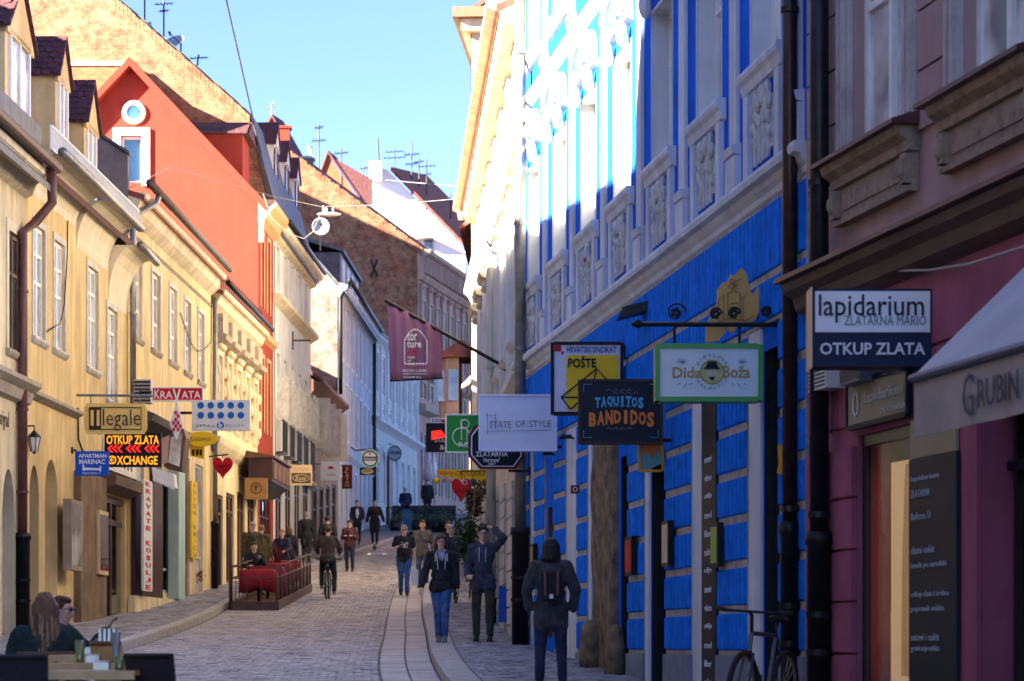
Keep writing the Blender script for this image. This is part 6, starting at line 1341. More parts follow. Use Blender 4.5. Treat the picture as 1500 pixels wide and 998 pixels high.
def aerial(x, ytop, ybot, Y, lab, arms=((.1, .5), (.25, .35)), lean=0, sc=1):
    t = thing('tv_aerial', lab, 'aerial', P(x, ybot, Y)); m = MB(); m.tube([P(x, ybot, Y), P(x+lean, ytop, Y)], .028*sc, 6); m.build('mast', DARKM, t); m = MB(); h = (ybot-ytop)
    for f, L in arms:
        y = ytop+h*f; L = L*10; m.tube([P(x-L+lean, y+1, Y), P(x+L+lean, y-1, Y)], .018*sc, 5)
        k = 5
        for i in range(k): xx = x-L+2*L*i/(k-1)+lean; c = P(xx, y, Y); m.tube([c-Vector((.02, .25, .10))*sc, c+Vector((.02, .25, .10))*sc], .012*sc, 4)
    m.build('elements', DARKM, t)
aerial(212, -20, 30, 86, 'aerial mast rising beside the topmost satellite dish', ((.1, .5),)); aerial(240, -40, 62, 86, 'tall aerial mast between the two white dishes', ((.45, 1.2), (.55, .6))); aerial(265, 60, 92, 86, 'short aerial pole under the larger dish', ()); aerial(288, 80, 106, 86, 'small crooked aerial down the brick rake', ((.2, 1.2),), 3)
aerial(467, 183, 260, 160, 'aerial with two crossbars above the orange gables', ((.05, .5), (.3, .9)), 0, 1.6); aerial(500, 217, 290, 160, 'red-brown aerial mast left of the white house', ((.1, .9),), 0, 1.6); aerial(556, 203, 250, 172, 'leaning thick aerial pole on the white chimney', (), -3, 2.2); aerial(603, 208, 300, 176, 'tallest thin aerial behind the white gable', ((.2, 1.0), (.35, .8)), 0, 1.8); aerial(578, 218, 262, 176, 'aerial with slanting bars between pole and tall aerial', ((.1, 1.2), (.3, 1.5)), 0, 1.5); aerial(614, 230, 300, 176, 'aerial just right of the tallest one', ((.1, .6),), 0, 1.5); aerial(625, 232, 310, 176, 'rightmost aerial of the cluster on the white house', ((.15, 1.2), (.3, .6)), 0, 1.5); aerial(660, 281, 330, 176, 'lone aerial above the right end of the white house', ((.25, .9),), 0, 1.5); aerial(530, 240, 262, 165, 'faint small aerial over the red roof', ((.3, .5),), 4, 1.3)
# bracket lamp on cream house and small white cabinet
t = thing('wall_lamp', 'cream wedge-shaped wall lamp on a far house right of the banner', 'lamp', P(682, 560, 70)); m = MB(); m.prism([P(676, 563, 70), P(676, 569, 70), P(690, 561, 70), P(690, 550, 70)], (0, .3, 0)); m.build('lamp_head', WHITE, t); m = MB(); m.tube([P(690, 556, 70.1), P(698, 556, 70.1)], .03, 6); m.build('arm', DARKM, t)
t = thing('roof_box', 'small white box under the corner of the cream eaves', 'roof box', P(675, 312, 62.5)); m = MB(); m.box(pxx(670, 62.5), pxx(686, 62.5), 62.5, 63.2, pz(316, 62.5), pz(303, 62.5)); m.build('casing', WHITE, t); m = MB(); m.box(pxx(667, 62.5), pxx(688, 62.5), 62.4, 63.3, pz(303, 62.5), pz(300, 62.5)); m.build('lid', ZINC, t)
# ================================================================ street furniture, plants, bicycles
def tube_obj(name, pts, r, m, t, n=8): return MB().tube(pts, r, n).build(name, m, t, True)
RUB = mat('tyre_rubber', (.012, .012, .013), .7, .2, 8, .1); RIM = mat('rim_metal', (.35, .35, .36), .35, .1, 3, .02, metal=.8)
def bicycle(loc, rot, label, framem, lean=0):
    t = thing('bicycle', label, 'bicycle', (0, 0, 0)); r = .34
    for y in (-.53, .53):
        w = MB().ring((0, y, r), (1, 0, 0), r-.02, .024, 36, 8).build('wheel', RUB, t, True)
        m = MB(); m.ring((0, y, r), (1, 0, 0), r-.045, .012, 32, 6); m.build('rim', RIM, w, True)
        m = MB()
        for i in range(18): a = 2*math.pi*i/18; m.tube([(.0, y+.02*math.cos(a+1), r+.02*math.sin(a+1)), (0, y+(r-.05)*math.cos(a), r+(r-.05)*math.sin(a))], .003, 4)
        o = m.build('spokes', RIM, w); o['kind'] = 'stuff'; m = MB(); m.disc((0, y, r), (1, 0, 0), .03, .09, 12); m.build('hub', RIM, w)
    bb = Vector((0, .08, .30)); st = Vector((0, .22, .80)); hd = Vector((0, -.38, .82)); hb = Vector((0, -.41, .68)); ra = Vector((0, .53, r))
    m = MB(); 
    for a, b, q in ((bb, st, .017), (st, hd, .018), (bb, hb, .021), (hd, hb, .02)): m.tube([a, b], q, 8)
    for s in (-.05, .05):
        v = Vector((s, 0, 0)); m.tube([bb+v*.4, ra+v], .010, 6); m.tube([st+v*.3, ra+v], .009, 6)
    m.build('frame', framem, t)
    m = MB()
    for s in (-.05, .05): m.tube([hb+Vector((s*.7, 0, -.02)), Vector((s, -.53, r))], .013, 6)
    m.build('fork', framem, t)
    m = MB(); m.tube([hd, hd+Vector((0, -.02, .14)), hd+Vector((0, -.08, .17))], .015, 6); m.tube([hd+Vector((-.31, .04, .18)), hd+Vector((-.2, -.04, .17)), hd+Vector((0, -.08, .17)), hd+Vector((.2, -.04, .17)), hd+Vector((.31, .04, .18))], .012, 6); h = m.build('handlebar', DARKM, t)
    for s in (-1, 1): tube_obj('grip', [hd+Vector((s*.22, -.03, .172)), hd+Vector((s*.32, .05, .182))], .018, RUB, h)
    m = MB(); m.tube([st, st+Vector((0, .03, .12))], .013, 6); m.ell(st+Vector((0, .08, .14)), (.075, .09, .03), 10, 6); m.ell(st+Vector((0, -.05, .145)), (.03, .12, .022), 10, 6); m.build('saddle', BLACK, t, True)
    m = MB(); m.ring(bb, (1, 0, 0), .09, .008, 20, 6); m.tube([bb, bb+Vector((.08, 0, 0)), bb+Vector((.09, -.05, -.16))], .010, 6); m.tube([bb, bb-Vector((.08, 0, 0)), bb+Vector((-.09, .05, .16))], .010, 6); m.box(.07, .15, -.02+.03, .06+.03, .12, .145); m.box(-.15, -.07, .09, .17, .45, .475); m.build('crank', DARKM, t)
    t.location = loc; t.rotation_euler = (0, lean, rot); return t
Yb = 22.0; bicycle((2.0, Yb, gz(Yb)+.10), R(-24), 'dark mountain bike parked against the blue house by the drainpipes', mat('silver_frame', (.09, .10, .13), .3, .15, 4, .02, metal=.6), R(4))
0 and bicycle((2.38, 22.7, gz(22.7)+.12), R(14), 'second dark bicycle behind the silver one, half hidden by drainpipes', DARKM, R(5))
# sandwich board by the cream house
t = thing('sandwich_board', 'small blue and white sandwich board against the cream house', 'sandwich board', P(738, 912, 47)); c = P(739, 912, 47)
for s, nm in ((-1, 'front_board'), (1, 'back_board')):
    m = MB(); m.hexa([c+Vector(v) for v in ((-.10, s*.22, 0), (.14, s*.22, 0), (.14, s*.19, 0), (-.10, s*.19, 0), (-.10, s*.03, .62), (.14, s*.03, .62), (.14, s*.0, .62), (-.10, s*.0, .62))]); m.build(nm, SBL if s < 0 else SW, t)
# café terrace on the left: railing posts, platform, tables under red cloths
tx0, tx1, ty0, ty1 = -6.28, -5.28, 61.2, 71.5
t = thing('terrace_railing', 'brown iron railing on a wooden base round the small pavement terrace', 'railing', (tx1, 66, gz(66)))
RW = mat('railing_brown', (.10, .045, .03), .55, .25, 6, .1); pr = lambda y: gz(y)+.12
for a, b in (((tx1, ty0), (tx1, ty1)), ((tx0, ty0), (tx1, ty0)), ((tx0, ty0), (tx0, ty1))):
    A = Vector((*a, gz(a[1]))); B = Vector((*b, gz(b[1]))); d = (B-A); L = d.length
    m = MB(); n_ = Vector((d.y, -d.x, 0)).normalized()*.05; m.hexa([A-n_, B-n_, B+n_, A+n_]+[p+Vector((0, 0, .2)) for p in (A-n_, B-n_, B+n_, A+n_)]); m.build('base_board', RW, t)
    for h in (.98, .72):
        tube_obj('rail', [A+Vector((0, 0, h)), B+Vector((0, 0, h))], .016, RW, t, 6)
    k = max(3, int(L/.28)); 
    if a == (tx0, ty0) and b == (tx0, ty1): k = 12
    for i in range(k+1):
        p = A.lerp(B, i/k); big = i % 4 == 0; tube_obj('post', [p+Vector((0, 0, .18)), p+Vector((0, 0, 1.02 if big else .72))], .022 if big else .010, RW, t, 6)
for p in (Vector((tx0, ty0, gz(ty0))), Vector((tx0-.02, ty0-.03, gz(ty0)))): pass
tube_obj('corner_post', [Vector((tx0-.03, ty0, gz(ty0))), Vector((tx0-.03, ty0, gz(ty0)+2.1))], .035, RW, t)
m = MB(); m.hexa([(tx0, ty0, gz(ty0)), (tx1, ty0, gz(ty0)), (tx1, ty1, gz(ty1)), (tx0, ty1, gz(ty1)), (tx0, ty0, pr(ty0)), (tx1, ty0, pr(ty0)), (tx1, ty1, pr(ty1)), (tx0, ty1, pr(ty1))]); o = m.build('floor_deck', OAK, t)
RC = mat('red_tablecloth', (.42, .012, .025), .7, .35, 7, .3, 20, col2=(.20, .005, .02))
for i, Yt in enumerate((62.3, 64.6, 67.0, 69.4)):
    z = pr(Yt)+.74; t = thing('cafe_table', ('nearest', 'second', 'third', 'farthest')[i]+' small table inside the terrace railing under a red cloth', 'table', (-5.78, Yt, pr(Yt)), 'terrace tables')
    m = MB(); m.box(-6.13, -5.43, Yt-.35, Yt+.35, z-.03, z); m.build('top', OAK, t); tube_obj('pedestal', [(-5.78, Yt, pr(Yt)), (-5.78, Yt, z-.03)], .035, DARKM, t)
    m = MB(); N = 40; vs = []
    for k, (rr, dz) in enumerate(((0, .012), (.36, .012), (.40, -.02), (.42, -.18), (.43, -.38))):
        for j in range(N):
            a = 2*math.pi*j/N; q = max(abs(math.cos(a)), abs(math.sin(a))); x = rr*math.cos(a)/q*.98; y = rr*math.sin(a)/q*.98; w = .03*math.sin(a*11+i) if k > 2 else 0; drop = -.14*abs(math.sin(2*a)) if k == 4 else 0
            vs.append((-5.78+x*(1+w), Yt+y*(1+w), z+dz+drop))
    fs = [(k*N+j, k*N+(j+1) % N, (k+1)*N+(j+1) % N, (k+1)*N+j) for k in range(4) for j in range(N)]; m.add(vs, fs); o = m.build('tablecloth', RC, None, True); s_ = o.modifiers.new('th', 'SOLIDIFY'); s_.thickness = .006
    tag(o, 'red cloth draped over the '+('nearest', 'second', 'third', 'farthest')[i]+' terrace table', 'tablecloth', 'red tablecloths')
GRASS = mat('dry_grass_blade', (.16, .17, .05), .7, .4, 10, .1, col2=(.30, .20, .07)); LEAF = mat('dark_leaf', (.03, .07, .02), .6, .4, 12, .1, col2=(.07, .10, .03)); REDL = mat('red_leaf', (.20, .03, .02), .6, .3, 12, .1)
def potplant(loc, h, label, n=60, m_=GRASS, spread=.3):
    t = thing('potted_grass', label, 'potted plant', loc); L = Vector(loc); m = MB(); m.tube([L, L+Vector((0, 0, .28))], [.13, .17], 12); m.build('pot', mat('terracotta', (.28, .10, .05), .8, .2), t, True); m = MB(); r_ = random.Random(int(loc[1]*10))
    for i in range(n):
        a = r_.uniform(0, 6.28); s_ = r_.uniform(.2, 1)*spread; H = h*r_.uniform(.6, 1); p0 = L+Vector((.06*math.cos(a), .06*math.sin(a), .26)); p1 = p0+Vector((s_*.35*math.cos(a), s_*.35*math.sin(a), H*.6)); p2 = p0+Vector((s_*math.cos(a), s_*math.sin(a), H)); w = Vector((-math.sin(a), math.cos(a), 0))*.012
        m.add([p0-w, p0+w, p1-w, p1+w, p2], [(0, 1, 3, 2), (2, 3, 4)])
    o = m.build('leaves', m_, t); o['kind'] = 'stuff'; return t
potplant((-6.2, 67.8, gz(68)+.45), .85, 'tall spiky dry grass in a pot behind the nearest terrace table', 110); potplant((-5.9, 68.6, gz(68.6)+.5), .6, 'reddish leafy plant on the terrace beside the tall grass', 70, REDL, .35)
# bushy hanging plant in front of the cream house
def bush(name, label, c, r, n, m_, leaf=.05, stem=None, cat='plant'):
    c = Vector(c); t = thing(name, label, cat, c-Vector((0, 0, r[2]))); m = MB(); r_ = random.Random(n)
    clumps = [Vector((r_.gauss(0, .45), r_.gauss(0, .45), r_.gauss(0, .5))) for _ in range(14)]
    for i in range(n):
        k = clumps[i % 14]; v = k+Vector((r_.gauss(0, .25), r_.gauss(0, .25), r_.gauss(0, .22)))
        if v.length > 1.15: v = v.normalized()*r_.uniform(.9, 1.15)
        p = c+Vector((v.x*r[0], v.y*r[1], v.z*r[2])); d = Vector((r_.gauss(0, 1), r_.gauss(0, 1), r_.gauss(-.3, 1))).normalized(); u = d.orthogonal().normalized()*leaf*.35; L = leaf*r_.uniform(.7, 1.4)
        m.add([p, p+d*L*.5+u, p+d*L, p+d*L*.5-u], [(0, 1, 2, 3)])
    o = m.build('foliage', m_, t); o['kind'] = 'stuff'
    if stem: tube_obj('stem', stem, .02, OAK, t, 6)
    return t
c = P(688, 790, 51); bush('hanging_plant', 'bushy green climbing plant hanging at the corner of the cream house', c, (.24, .3, .72), 1500, LEAF, .07, [c-Vector((0, 0, 1.1)), c+Vector((.1, 0, 1.0))])
c = P(697, 728, 52); bush('dry_wreath', 'dry brown twiggy wreath beside the red heart on the right', c, (.22, .25, .3), 500, mat('dry_twig', (.14, .09, .04), .8, .4, 10, .1), .09)
tube_obj('hook', [c+Vector((.2, .1, .2)), c+Vector((.5, .1, .3))], .012, DARKM, None) if False else None
bush('red_flowers', 'small red and yellow flowers in a wall pot on the warm yellow house', P(291, 843, 68.5), (.14, .12, .16), 160, REDL, .05)
# far terrace at the top of the street
Yf = 124; t = thing('terrace_fence', 'dark slatted fence round the terrace at the top of the street', 'fence', P(615, 772, Yf))
for k in range(26):
    x = 566+k*4; tube_obj('bar', [P(x, 776, Yf), P(x, 744, Yf)], .028, BLACK, t, 6)
for y in (744, 760, 774): m = MB(); m.box(pxx(565, Yf), pxx(668, Yf), Yf-.04, Yf+.04, pz(y+1, Yf), pz(y-1, Yf)); m.build('rail', BLACK, t)
m = MB(); m.box(pxx(575, Yf+.5), pxx(668, Yf+.5), Yf+.4, Yf+.8, pz(776, Yf), pz(740, Yf)); m.build('planter_wall', mat('dark_teal_wood', (.02, .035, .045), .7, .3), t)
t = thing('blue_board', 'blue board leaning on the dark terrace fence', 'board', P(595, 785, 121)); m = MB(); m.prism([P(586, 785, 121), P(606, 785, 121), P(605, 750, 121), P(600, 746, 121), P(590, 746, 121), P(587, 750, 121)], (0, .15, 0)); m.build('panel', mat('steel_blue_board', (.03, .12, .22), .6, .2), t); m = MB(); m.prism([P(588, 783, 120.97), P(604, 783, 120.97), P(603, 752, 120.97), P(589, 752, 120.97)], (0, .02, 0)); m.build('poster', mat('blue_poster', (.05, .18, .30), .6, .3, 12), t)
PAR = mat('pink_check_cloth', (.50, .24, .28), .8, .5, 14, .1, col2=(.65, .55, .55)); t = thing('closed_parasol', 'closed pink and white parasol standing on the far terrace', 'parasol', P(627, 740, 128)); c = P(627, 740, 128)
tube_obj('pole', [c, P(627, 655, 128)], .03, OLDW, t); MB().tube([P(627, 703, 128), P(627, 690, 128), P(627, 664, 128), P(627, 655, 128)], [.24, .21, .1, .02], 12).build('canopy', PAR, t, True)
t = thing('closed_parasol', 'white closed parasol right behind the pink one', 'parasol', P(636, 740, 131)); tube_obj('pole', [P(636, 740, 131), P(636, 660, 131)], .03, OLDW, t); MB().tube([P(636, 702, 131), P(636, 690, 131), P(636, 662, 131)], [.16, .14, .03], 12).build('canopy', WHITE, t, True)
for i, (x, Y_) in enumerate(((580, 119.5), (612, 120), (640, 120.5), (655, 120))):
    c = P(x, 0, Y_); c.z = gz(Y_)+.02; t = thing('planter', ('leftmost', 'second', 'third', 'rightmost')[i]+' dark planter tub before the far terrace fence', 'planter', c, 'planters at the far terrace'); MB().tube([c, c+Vector((0, 0, .5))], [.25, .32], 12).build('tub', BLACK, t, True)
    m = MB(); r_ = random.Random(i)
    for k in range(120): p = c+Vector((r_.gauss(0, .18), r_.gauss(0, .18), .5+abs(r_.gauss(0, .22)))); d = Vector((r_.gauss(0, 1), r_.gauss(0, 1), .5)).normalized()*.12; u = d.orthogonal().normalized()*.03; m.add([p, p+d*.5+u, p+d, p+d*.5-u], [(0, 1, 2, 3)])
    o = m.build('foliage', LEAF, t); o['kind'] = 'stuff'
# pigeon
c = P(549, 811, 99); c.z = gz(99)+.02; m = MB(); m.ell(c+Vector((0, 0, .13)), (.07, .14, .07), 10, 8); m.ell(c+Vector((0, -.13, .22)), (.035, .04, .04), 8, 6); m.cap(c+Vector((0, -.10, .16)), .045, c+Vector((0, -.13, .21)), .03, 8); m.cap(c+Vector((0, .12, .11)), .03, c+Vector((0, .24, .08)), .02, 6); t = thing('pigeon', 'grey pigeon standing on the road near the left kerb', 'pigeon', c); m.build('body', mat('pigeon_grey', (.07, .08, .10), .6, .3, 20), t, True)
m = MB(); m.tube([c+Vector((.02, 0, 0)), c+Vector((.02, 0, .08))], .007, 5); m.tube([c+Vector((-.02, 0, 0)), c+Vector((-.02, 0, .08))], .007, 5); m.build('legs', REDL, t)
# foreground café furniture, lower left
SLAT = mat('teak_slat', (.62, .42, .18), .3, .35, 6, .1, 30, col2=(.40, .25, .10)); CHF = mat('black_wicker', (.018, .015, .022), .7, .3, 30, .6, 120)
def slat_table(x0, x1, Y_, z, label):
    t = thing('cafe_table', label, 'table', P((x0+x1)/2, 1200, Y_)); t.location.z = gz(Y_); X0, X1 = pxx(x0, Y_), pxx(x1, Y_)
    for k in range(7):
        m = MB(); y = Y_-.36+k*.105; m.box(X0, X1, y, y+.09, z-.025, z); m.build('slat', SLAT, t)
    m = MB(); m.box(X0, X1, Y_-.38, Y_-.362, z-.05, z-.004); m.build('edge_frame', SLAT, t); m = MB(); m.box(X0, X1, Y_+.376, Y_+.39, z-.05, z-.004); m.build('edge_frame', SLAT, t)
    for a in (X0+.04, X1-.04):
        for b in (Y_-.3, Y_+.3): tube_obj('leg', [(a, b, gz(b)), (a, b, z-.03)], .018, DARKM, t)
    return t
slat_table(84, 192, 19.9, -.07, 'farthest slatted café table in the lower left corner'); slat_table(80, 200, 18.2, -.118, 'middle slatted café table in the lower left corner'); slat_table(78, 210, 16.1, -.150, 'nearest slatted café table in the lower left corner')
def chair(loc, rot, label, m_, z=.9, w=.44, curved=False):
    t = thing('cafe_chair', label, 'chair', (0, 0, 0))
    m = MB(); m.box(-w/2, w/2, -.22, .22, .43, .47); m.build('seat', m_, t); m = MB(); N = 8; H0, H1 = .52, z
    pr_ = []
    for i in range(N+1):
        f = i/N*2-1; pr_.append((f*w/2, .22+(.10*(1-f*f) if curved else .02*(1-f*f))))
    for (xa, ya), (xb, yb_) in zip(pr_, pr_[1:]): m.hexa([(xa, ya, H0), (xb, yb_, H0), (xb, yb_+.03, H0), (xa, ya+.03, H0), (xa, ya+.06, H1), (xb, yb_+.06, H1), (xb, yb_+.09, H1), (xa, ya+.09, H1)])
    m.build('backrest', m_, t, False); m = MB(); m.tube([(p[0], p[1]+.075, H1) for p in pr_], .020, 8); m.build('top_rail', DARKM if not curved else OAK, t)
    for x, y in ((-w/2+.02, -.2), (w/2-.02, -.2), (-w/2+.02, .24), (w/2-.02, .24)): tube_obj('leg', [(x, y, 0), (x, y, .45 if y < 0 else H0+.05)], .014, DARKM, t, 6)
    t.location = loc; t.rotation_euler = (0, 0, rot); return t
def cl(x, Y_): p = P(x, 0, Y_); return (p.x, p.y, gz(Y_))
chair(cl(30, 16.0), R(180), 'dark wicker chair back at the lower left edge', CHF, .93, .42); chair(cl(263, 16.2), R(150), 'dark wicker chair at the right end of the nearest café table', CHF, .93, .34)
chair(cl(218, 18.6), R(120), 'round-backed brown wooden chair behind the dark chair', SLAT, .93, .44, True); chair(cl(60, 21.1), R(196), 'wooden chair on which the long-haired woman sits', SLAT, .78, .42, True); chair(cl(84, 22.9), R(25), 'dark chair of the companion at the far café table', CHF, .8, .42)
def glass_thing(x, Y_, z, h, r, label, m_, cat='glass'):
    c = P(x, 0, Y_); c.z = z; t = thing('drinking_glass', label, cat, c); MB().tube([c, c+Vector((0, 0, h*.1)), c+Vector((0, 0, h))], [r*.75, r*.8, r], 12).build('glass', m_, t, True); return t
GG = glass_mat('green_drink', (.22, .32, .06), .1); GB = glass_mat('pale_blue_glass', (.35, .48, .55), .1); GW = glass_mat('clear_tumbler', (.40, .45, .46), .1)
glass_thing(117, 18.2, -.117, .15, .035, 'tall glass of green drink on the middle café table', GG); glass_thing(147, 20.4, -.069, .12, .04, 'clear glass on the farthest café table', GW); glass_thing(170, 18.1, -.117, .20, .03, 'bluish bottle on the middle café table', GB, 'bottle'); glass_thing(175, 16.1, -.149, .09, .035, 'small green glass on the nearest café table', GG)
t = thing('menu_holder', 'pale blue menu stand on the farthest café table', 'menu stand', P(159, 960, 19.9)); c = P(159, 960, 20.1); c.z = -.069
for k in range(4): m = MB(); m.hexa([c+Vector(v) for v in ((-.07+k*.03, 0, 0), (-.05+k*.03, 0, 0), (-.05+k*.03, .1, 0), (-.07+k*.03, .1, 0), (-.075+k*.035, 0, .19), (-.055+k*.035, 0, .19), (-.055+k*.035, .1, .19), (-.075+k*.035, .1, .19))]); m.build('card', GB, t)
for i, (x, Y_, z) in enumerate(((132, 20.3, -.069), (136, 18.1, -.117), (148, 16.1, -.149))):
    c = P(x, 0, Y_); c.z = z; t = thing('ashtray', 'small pale blue box ashtray on the '+('farthest', 'middle', 'nearest')[i]+' café table', 'ashtray', c, 'ashtrays'); m = MB(); m.box(c.x-.04, c.x+.05, c.y-.04, c.y+.04, z, z+.045); m.build('box', GB, t); m = MB(); m.box(c.x-.03, c.x+.04, c.y-.03, c.y+.03, z+.046, z+.055); m.build('lid', SW, t)

# ================================================================ PEOPLE
SKIN = mat('skin', (.70, .43, .32), .55, .1, 12, .05, 80); EYEM = mat('eye_dark', (.02, .015, .012), .3, 0, bump=0); LIP = mat('lip', (.30, .09, .08), .5, 0, bump=0); FRM = mat('glasses_frame', (.02, .02, .02), .3, 0, bump=0)
def cloth(name, c, v=.25): return mat(name, c, .9, v+.1, 9, .9, 15)
_rm = []; FOLD = bpy.data.textures.new('folds', 'CLOUDS'); FOLD.noise_scale = .085; FOLD.noise_depth = 2
def rm(mb, name, m, parent, vox, it=3, fac=.5):
    o = mb.build(name, m, parent, True); r = o.modifiers.new('r', 'REMESH'); r.mode = 'VOXEL'; r.voxel_size = vox; r.use_smooth_shade = True; s = o.modifiers.new('s', 'SMOOTH'); s.iterations = it; s.factor = fac; _rm.append(o)
    if name in ('top', 'trousers', 'hood', 'backpack', 'scarf'): d_ = o.modifiers.new('d', 'DISPLACE'); d_.texture = FOLD; d_.strength = .032 if name == 'top' else .012; d_.mid_level = .5; d_.texture_coords = 'GLOBAL' if False else 'LOCAL'; return o
def hand(mb, wrist, d, side, fwd, curl=.5, s=1, fr=.0105):
    """palm plus four unequal bent fingers and a thumb; d = direction of the hand, side = towards the thumb, fwd = palm normal"""
    d = d.normalized(); side = (side-d*side.dot(d)).normalized(); n = d.cross(side).normalized()
    if n.dot(fwd) < 0: n = -n
    pc = wrist+d*.05*s; rot = Matrix((side, n, d)).transposed(); mb.ell(pc, (.042*s, .017*s, .052*s), 10, 8, rot)
    for i, (o, L) in enumerate(((.031, .070), (.011, .078), (-.010, .073), (-.030, .058))):
        b = wrist+d*.085*s+side*o*s; c1 = curl*(.7+.1*i); d1 = (d*math.cos(c1)+n*math.sin(c1)).normalized(); c2 = c1*2.0; d2 = (d*math.cos(c2)+n*math.sin(c2)).normalized(); k = b+d1*L*.5*s; mb.cap(b, fr*s, k, fr*.95*s, 8); mb.cap(k, fr*.95*s, k+d2*L*.5*s, fr*.8*s, 8)
    b = wrist+d*.03*s+side*.032*s; d1 = (d*.6+side*.75+n*.25).normalized(); k = b+d1*.04*s; mb.cap(b, fr*1.3*s, k, fr*1.15*s, 8); mb.cap(k, fr*1.15*s, k+(d1*.6+d*.7).normalized()*.032*s, fr*s, 8)
V = lambda *a: Vector(a)
def person(label, x, Y, h, rot, top, legs, hairm, la, ra, ll, rl, ground=0, skirt=0, bulk=1, jacket=.018, hair='short', shoes=BLACK, sleeve=1.0, head=(0, 0), lean=0, sit=False, face=True, vox=.0115, hands=(1, 1), belly=0, group=None, glasses=None, collar=None, X=None, z=None, twist=0, curl=.5):
    t = thing('person', label, 'person', (0, 0, 0), group); s = h/1.75
    hip = V(0, 0, .93); up = V(0, -math.sin(lean), math.cos(lean)); J = {}
    J['waist'] = hip+up*.14; J['chest'] = hip+up*.35; J['neck'] = hip+up*.54; hc = hip+up*.60+V(0, -.01-.5*math.sin(lean)*.1, .105)
    for k, sx in (('l', 1), ('r', -1)):
        J['sh'+k] = hip+up*.485+V(sx*.175*(.93+.07*bulk), 0, 0); a = la if k == 'l' else ra; J['el'+k] = J['sh'+k]+V(*a[0]).normalized()*.285; J['wr'+k] = J['el'+k]+V(*a[1]).normalized()*.25; J['hd'+k] = V(*(a[2] if len(a) > 2 else a[1])).normalized()
        J['hp'+k] = hip+V(sx*.092, 0, 0); g = ll if k == 'l' else rl; J['kn'+k] = J['hp'+k]+V(*g[0]).normalized()*.435; J['an'+k] = J['kn'+k]+V(*g[1]).normalized()*.415
    rotH = Matrix.Rotation(head[0], 3, 'Z') @ Matrix.Rotation(head[1], 3, 'X'); B = MB(); b = bulk
    def torso(mb, g, low=0):
        mb.ell(hip+V(0, .005, .02), (.155*b+g, .115*b+g, .13+g), 14, 9); mb.ell(J['waist']+V(0, -.01*b-belly*.5, .02), (.135*b+g+belly*.3, .10*b+g+belly, .17), 14, 9); mb.ell(J['chest']+V(0, -.005, .02), (.165*b+g, .112*b+g, .19+g*.5), 14, 10)
        mb.cap(J['shl']+V(-.02, 0, 0), .058+g, J['shr']+V(.02, 0, 0), .058+g, 12); mb.cap(J['chest'], .1*b+g, J['waist'], .1*b+g, 12)
        mb.cap(J['shl']*.45+J['shr']*.05+J['neck']*.5, .055+g, J['chest']+V(.08, 0, 0), .08+g, 10); mb.cap(J['shr']*.45+J['shl']*.05+J['neck']*.5, .055+g, J['chest']-V(.08, 0, 0), .08+g, 10)
    torso(B, 0); B.cap(J['neck']+V(0, .005, -.03), .062, hc+V(0, .015, -.06), .052, 12)
    def hp(v): return hc+rotH @ V(*v)
    B.ell(hc+rotH @ V(0, .01, .02), (.074, .092, .098), 16, 12, rotH); B.ell(hp((0, -.022, -.045)), (.055, .062, .065), 14, 10, rotH); B.cap(hp((0, -.05, -.085)), .028, hp((0, -.02, -.06)), .045, 10)
    B.cap(hp((0, -.085, .012)), .010, hp((0, -.104, -.022)), .0155, 8); B.cap(hp((-.03, -.074, .028)), .014, hp((.03, -.074, .028)), .014, 8); B.ell(hp((0, -.083, -.052)), (.024, .014, .013), 8, 6, rotH)
    for sx in (-1, 1): B.ell(hp((sx*.077, .012, -.008)), (.012, .02, .032), 8, 7, rotH); B.ell(hp((sx*.035, -.06, -.02)), (.025, .02, .022), 8, 6, rotH)
    for k, sx in (('l', 1), ('r', -1)):
        B.cap(J['sh'+k], .050*b, J['el'+k], .038, 12); B.cap(J['el'+k], .040, J['wr'+k], .026, 12)
        side = V(-sx*.3, -1, 0) if J['hd'+k].z < -.5 else V(-sx, -.2, .3)
        if hands[0 if k == 'l' else 1]: hand(B, J['wr'+k], J['hd'+k], side, V(-sx, 0, .2) if J['hd'+k].z < -.5 else V(0, -.4, -1), curl, 1.0)
        B.cap(J['hp'+k], .088*b, J['kn'+k], .056, 12); B.cap(J['kn'+k], .055, J['an'+k], .036, 12); B.cap(J['an'+k]+V(0, .02, -.01), .035, J['an'+k]+V(0, -.12, -.045), .028, 10)
    objs = [rm(B, 'body', SKIN, t, vox)]
    T = MB(); torso(T, jacket)
    for k in 'lr':
        m_ = J['sh'+k].lerp(J['el'+k], .5); T.cap(J['sh'+k], .054*b+jacket, J['el'+k].lerp(J['sh'+k], 0 if sleeve > .45 else .35), .042+jacket, 12)
        if sleeve > .6: T.cap(J['el'+k], .043+jacket, J['wr'+k]-(J['wr'+k]-J['el'+k])*.06, .032+jacket*.8, 12)
    if skirt: 
        T.cap(hip+V(.07, 0, .02), .10*b+jacket, hip+V(.08, .0, -skirt), .10+jacket, 12); T.cap(hip+V(-.07, 0, .02), .10*b+jacket, hip+V(-.08, 0, -skirt), .10+jacket, 12)
    if collar or jacket > .02:
        for i in range(7): a = R(20+i*53); T.ell(J['neck']+V(.062*math.sin(a), .055*math.cos(a)+.005, -.005+(.02 if math.cos(a) > 0 else -.02)), (.028, .028, .026), 8, 6)
    objs.append(rm(T, 'top', top, t, .014))
    Lg = MB(); Lg.ell(hip+V(0, .01, .0), (.155*b+.012, .118*b+.012, .12), 14, 9)
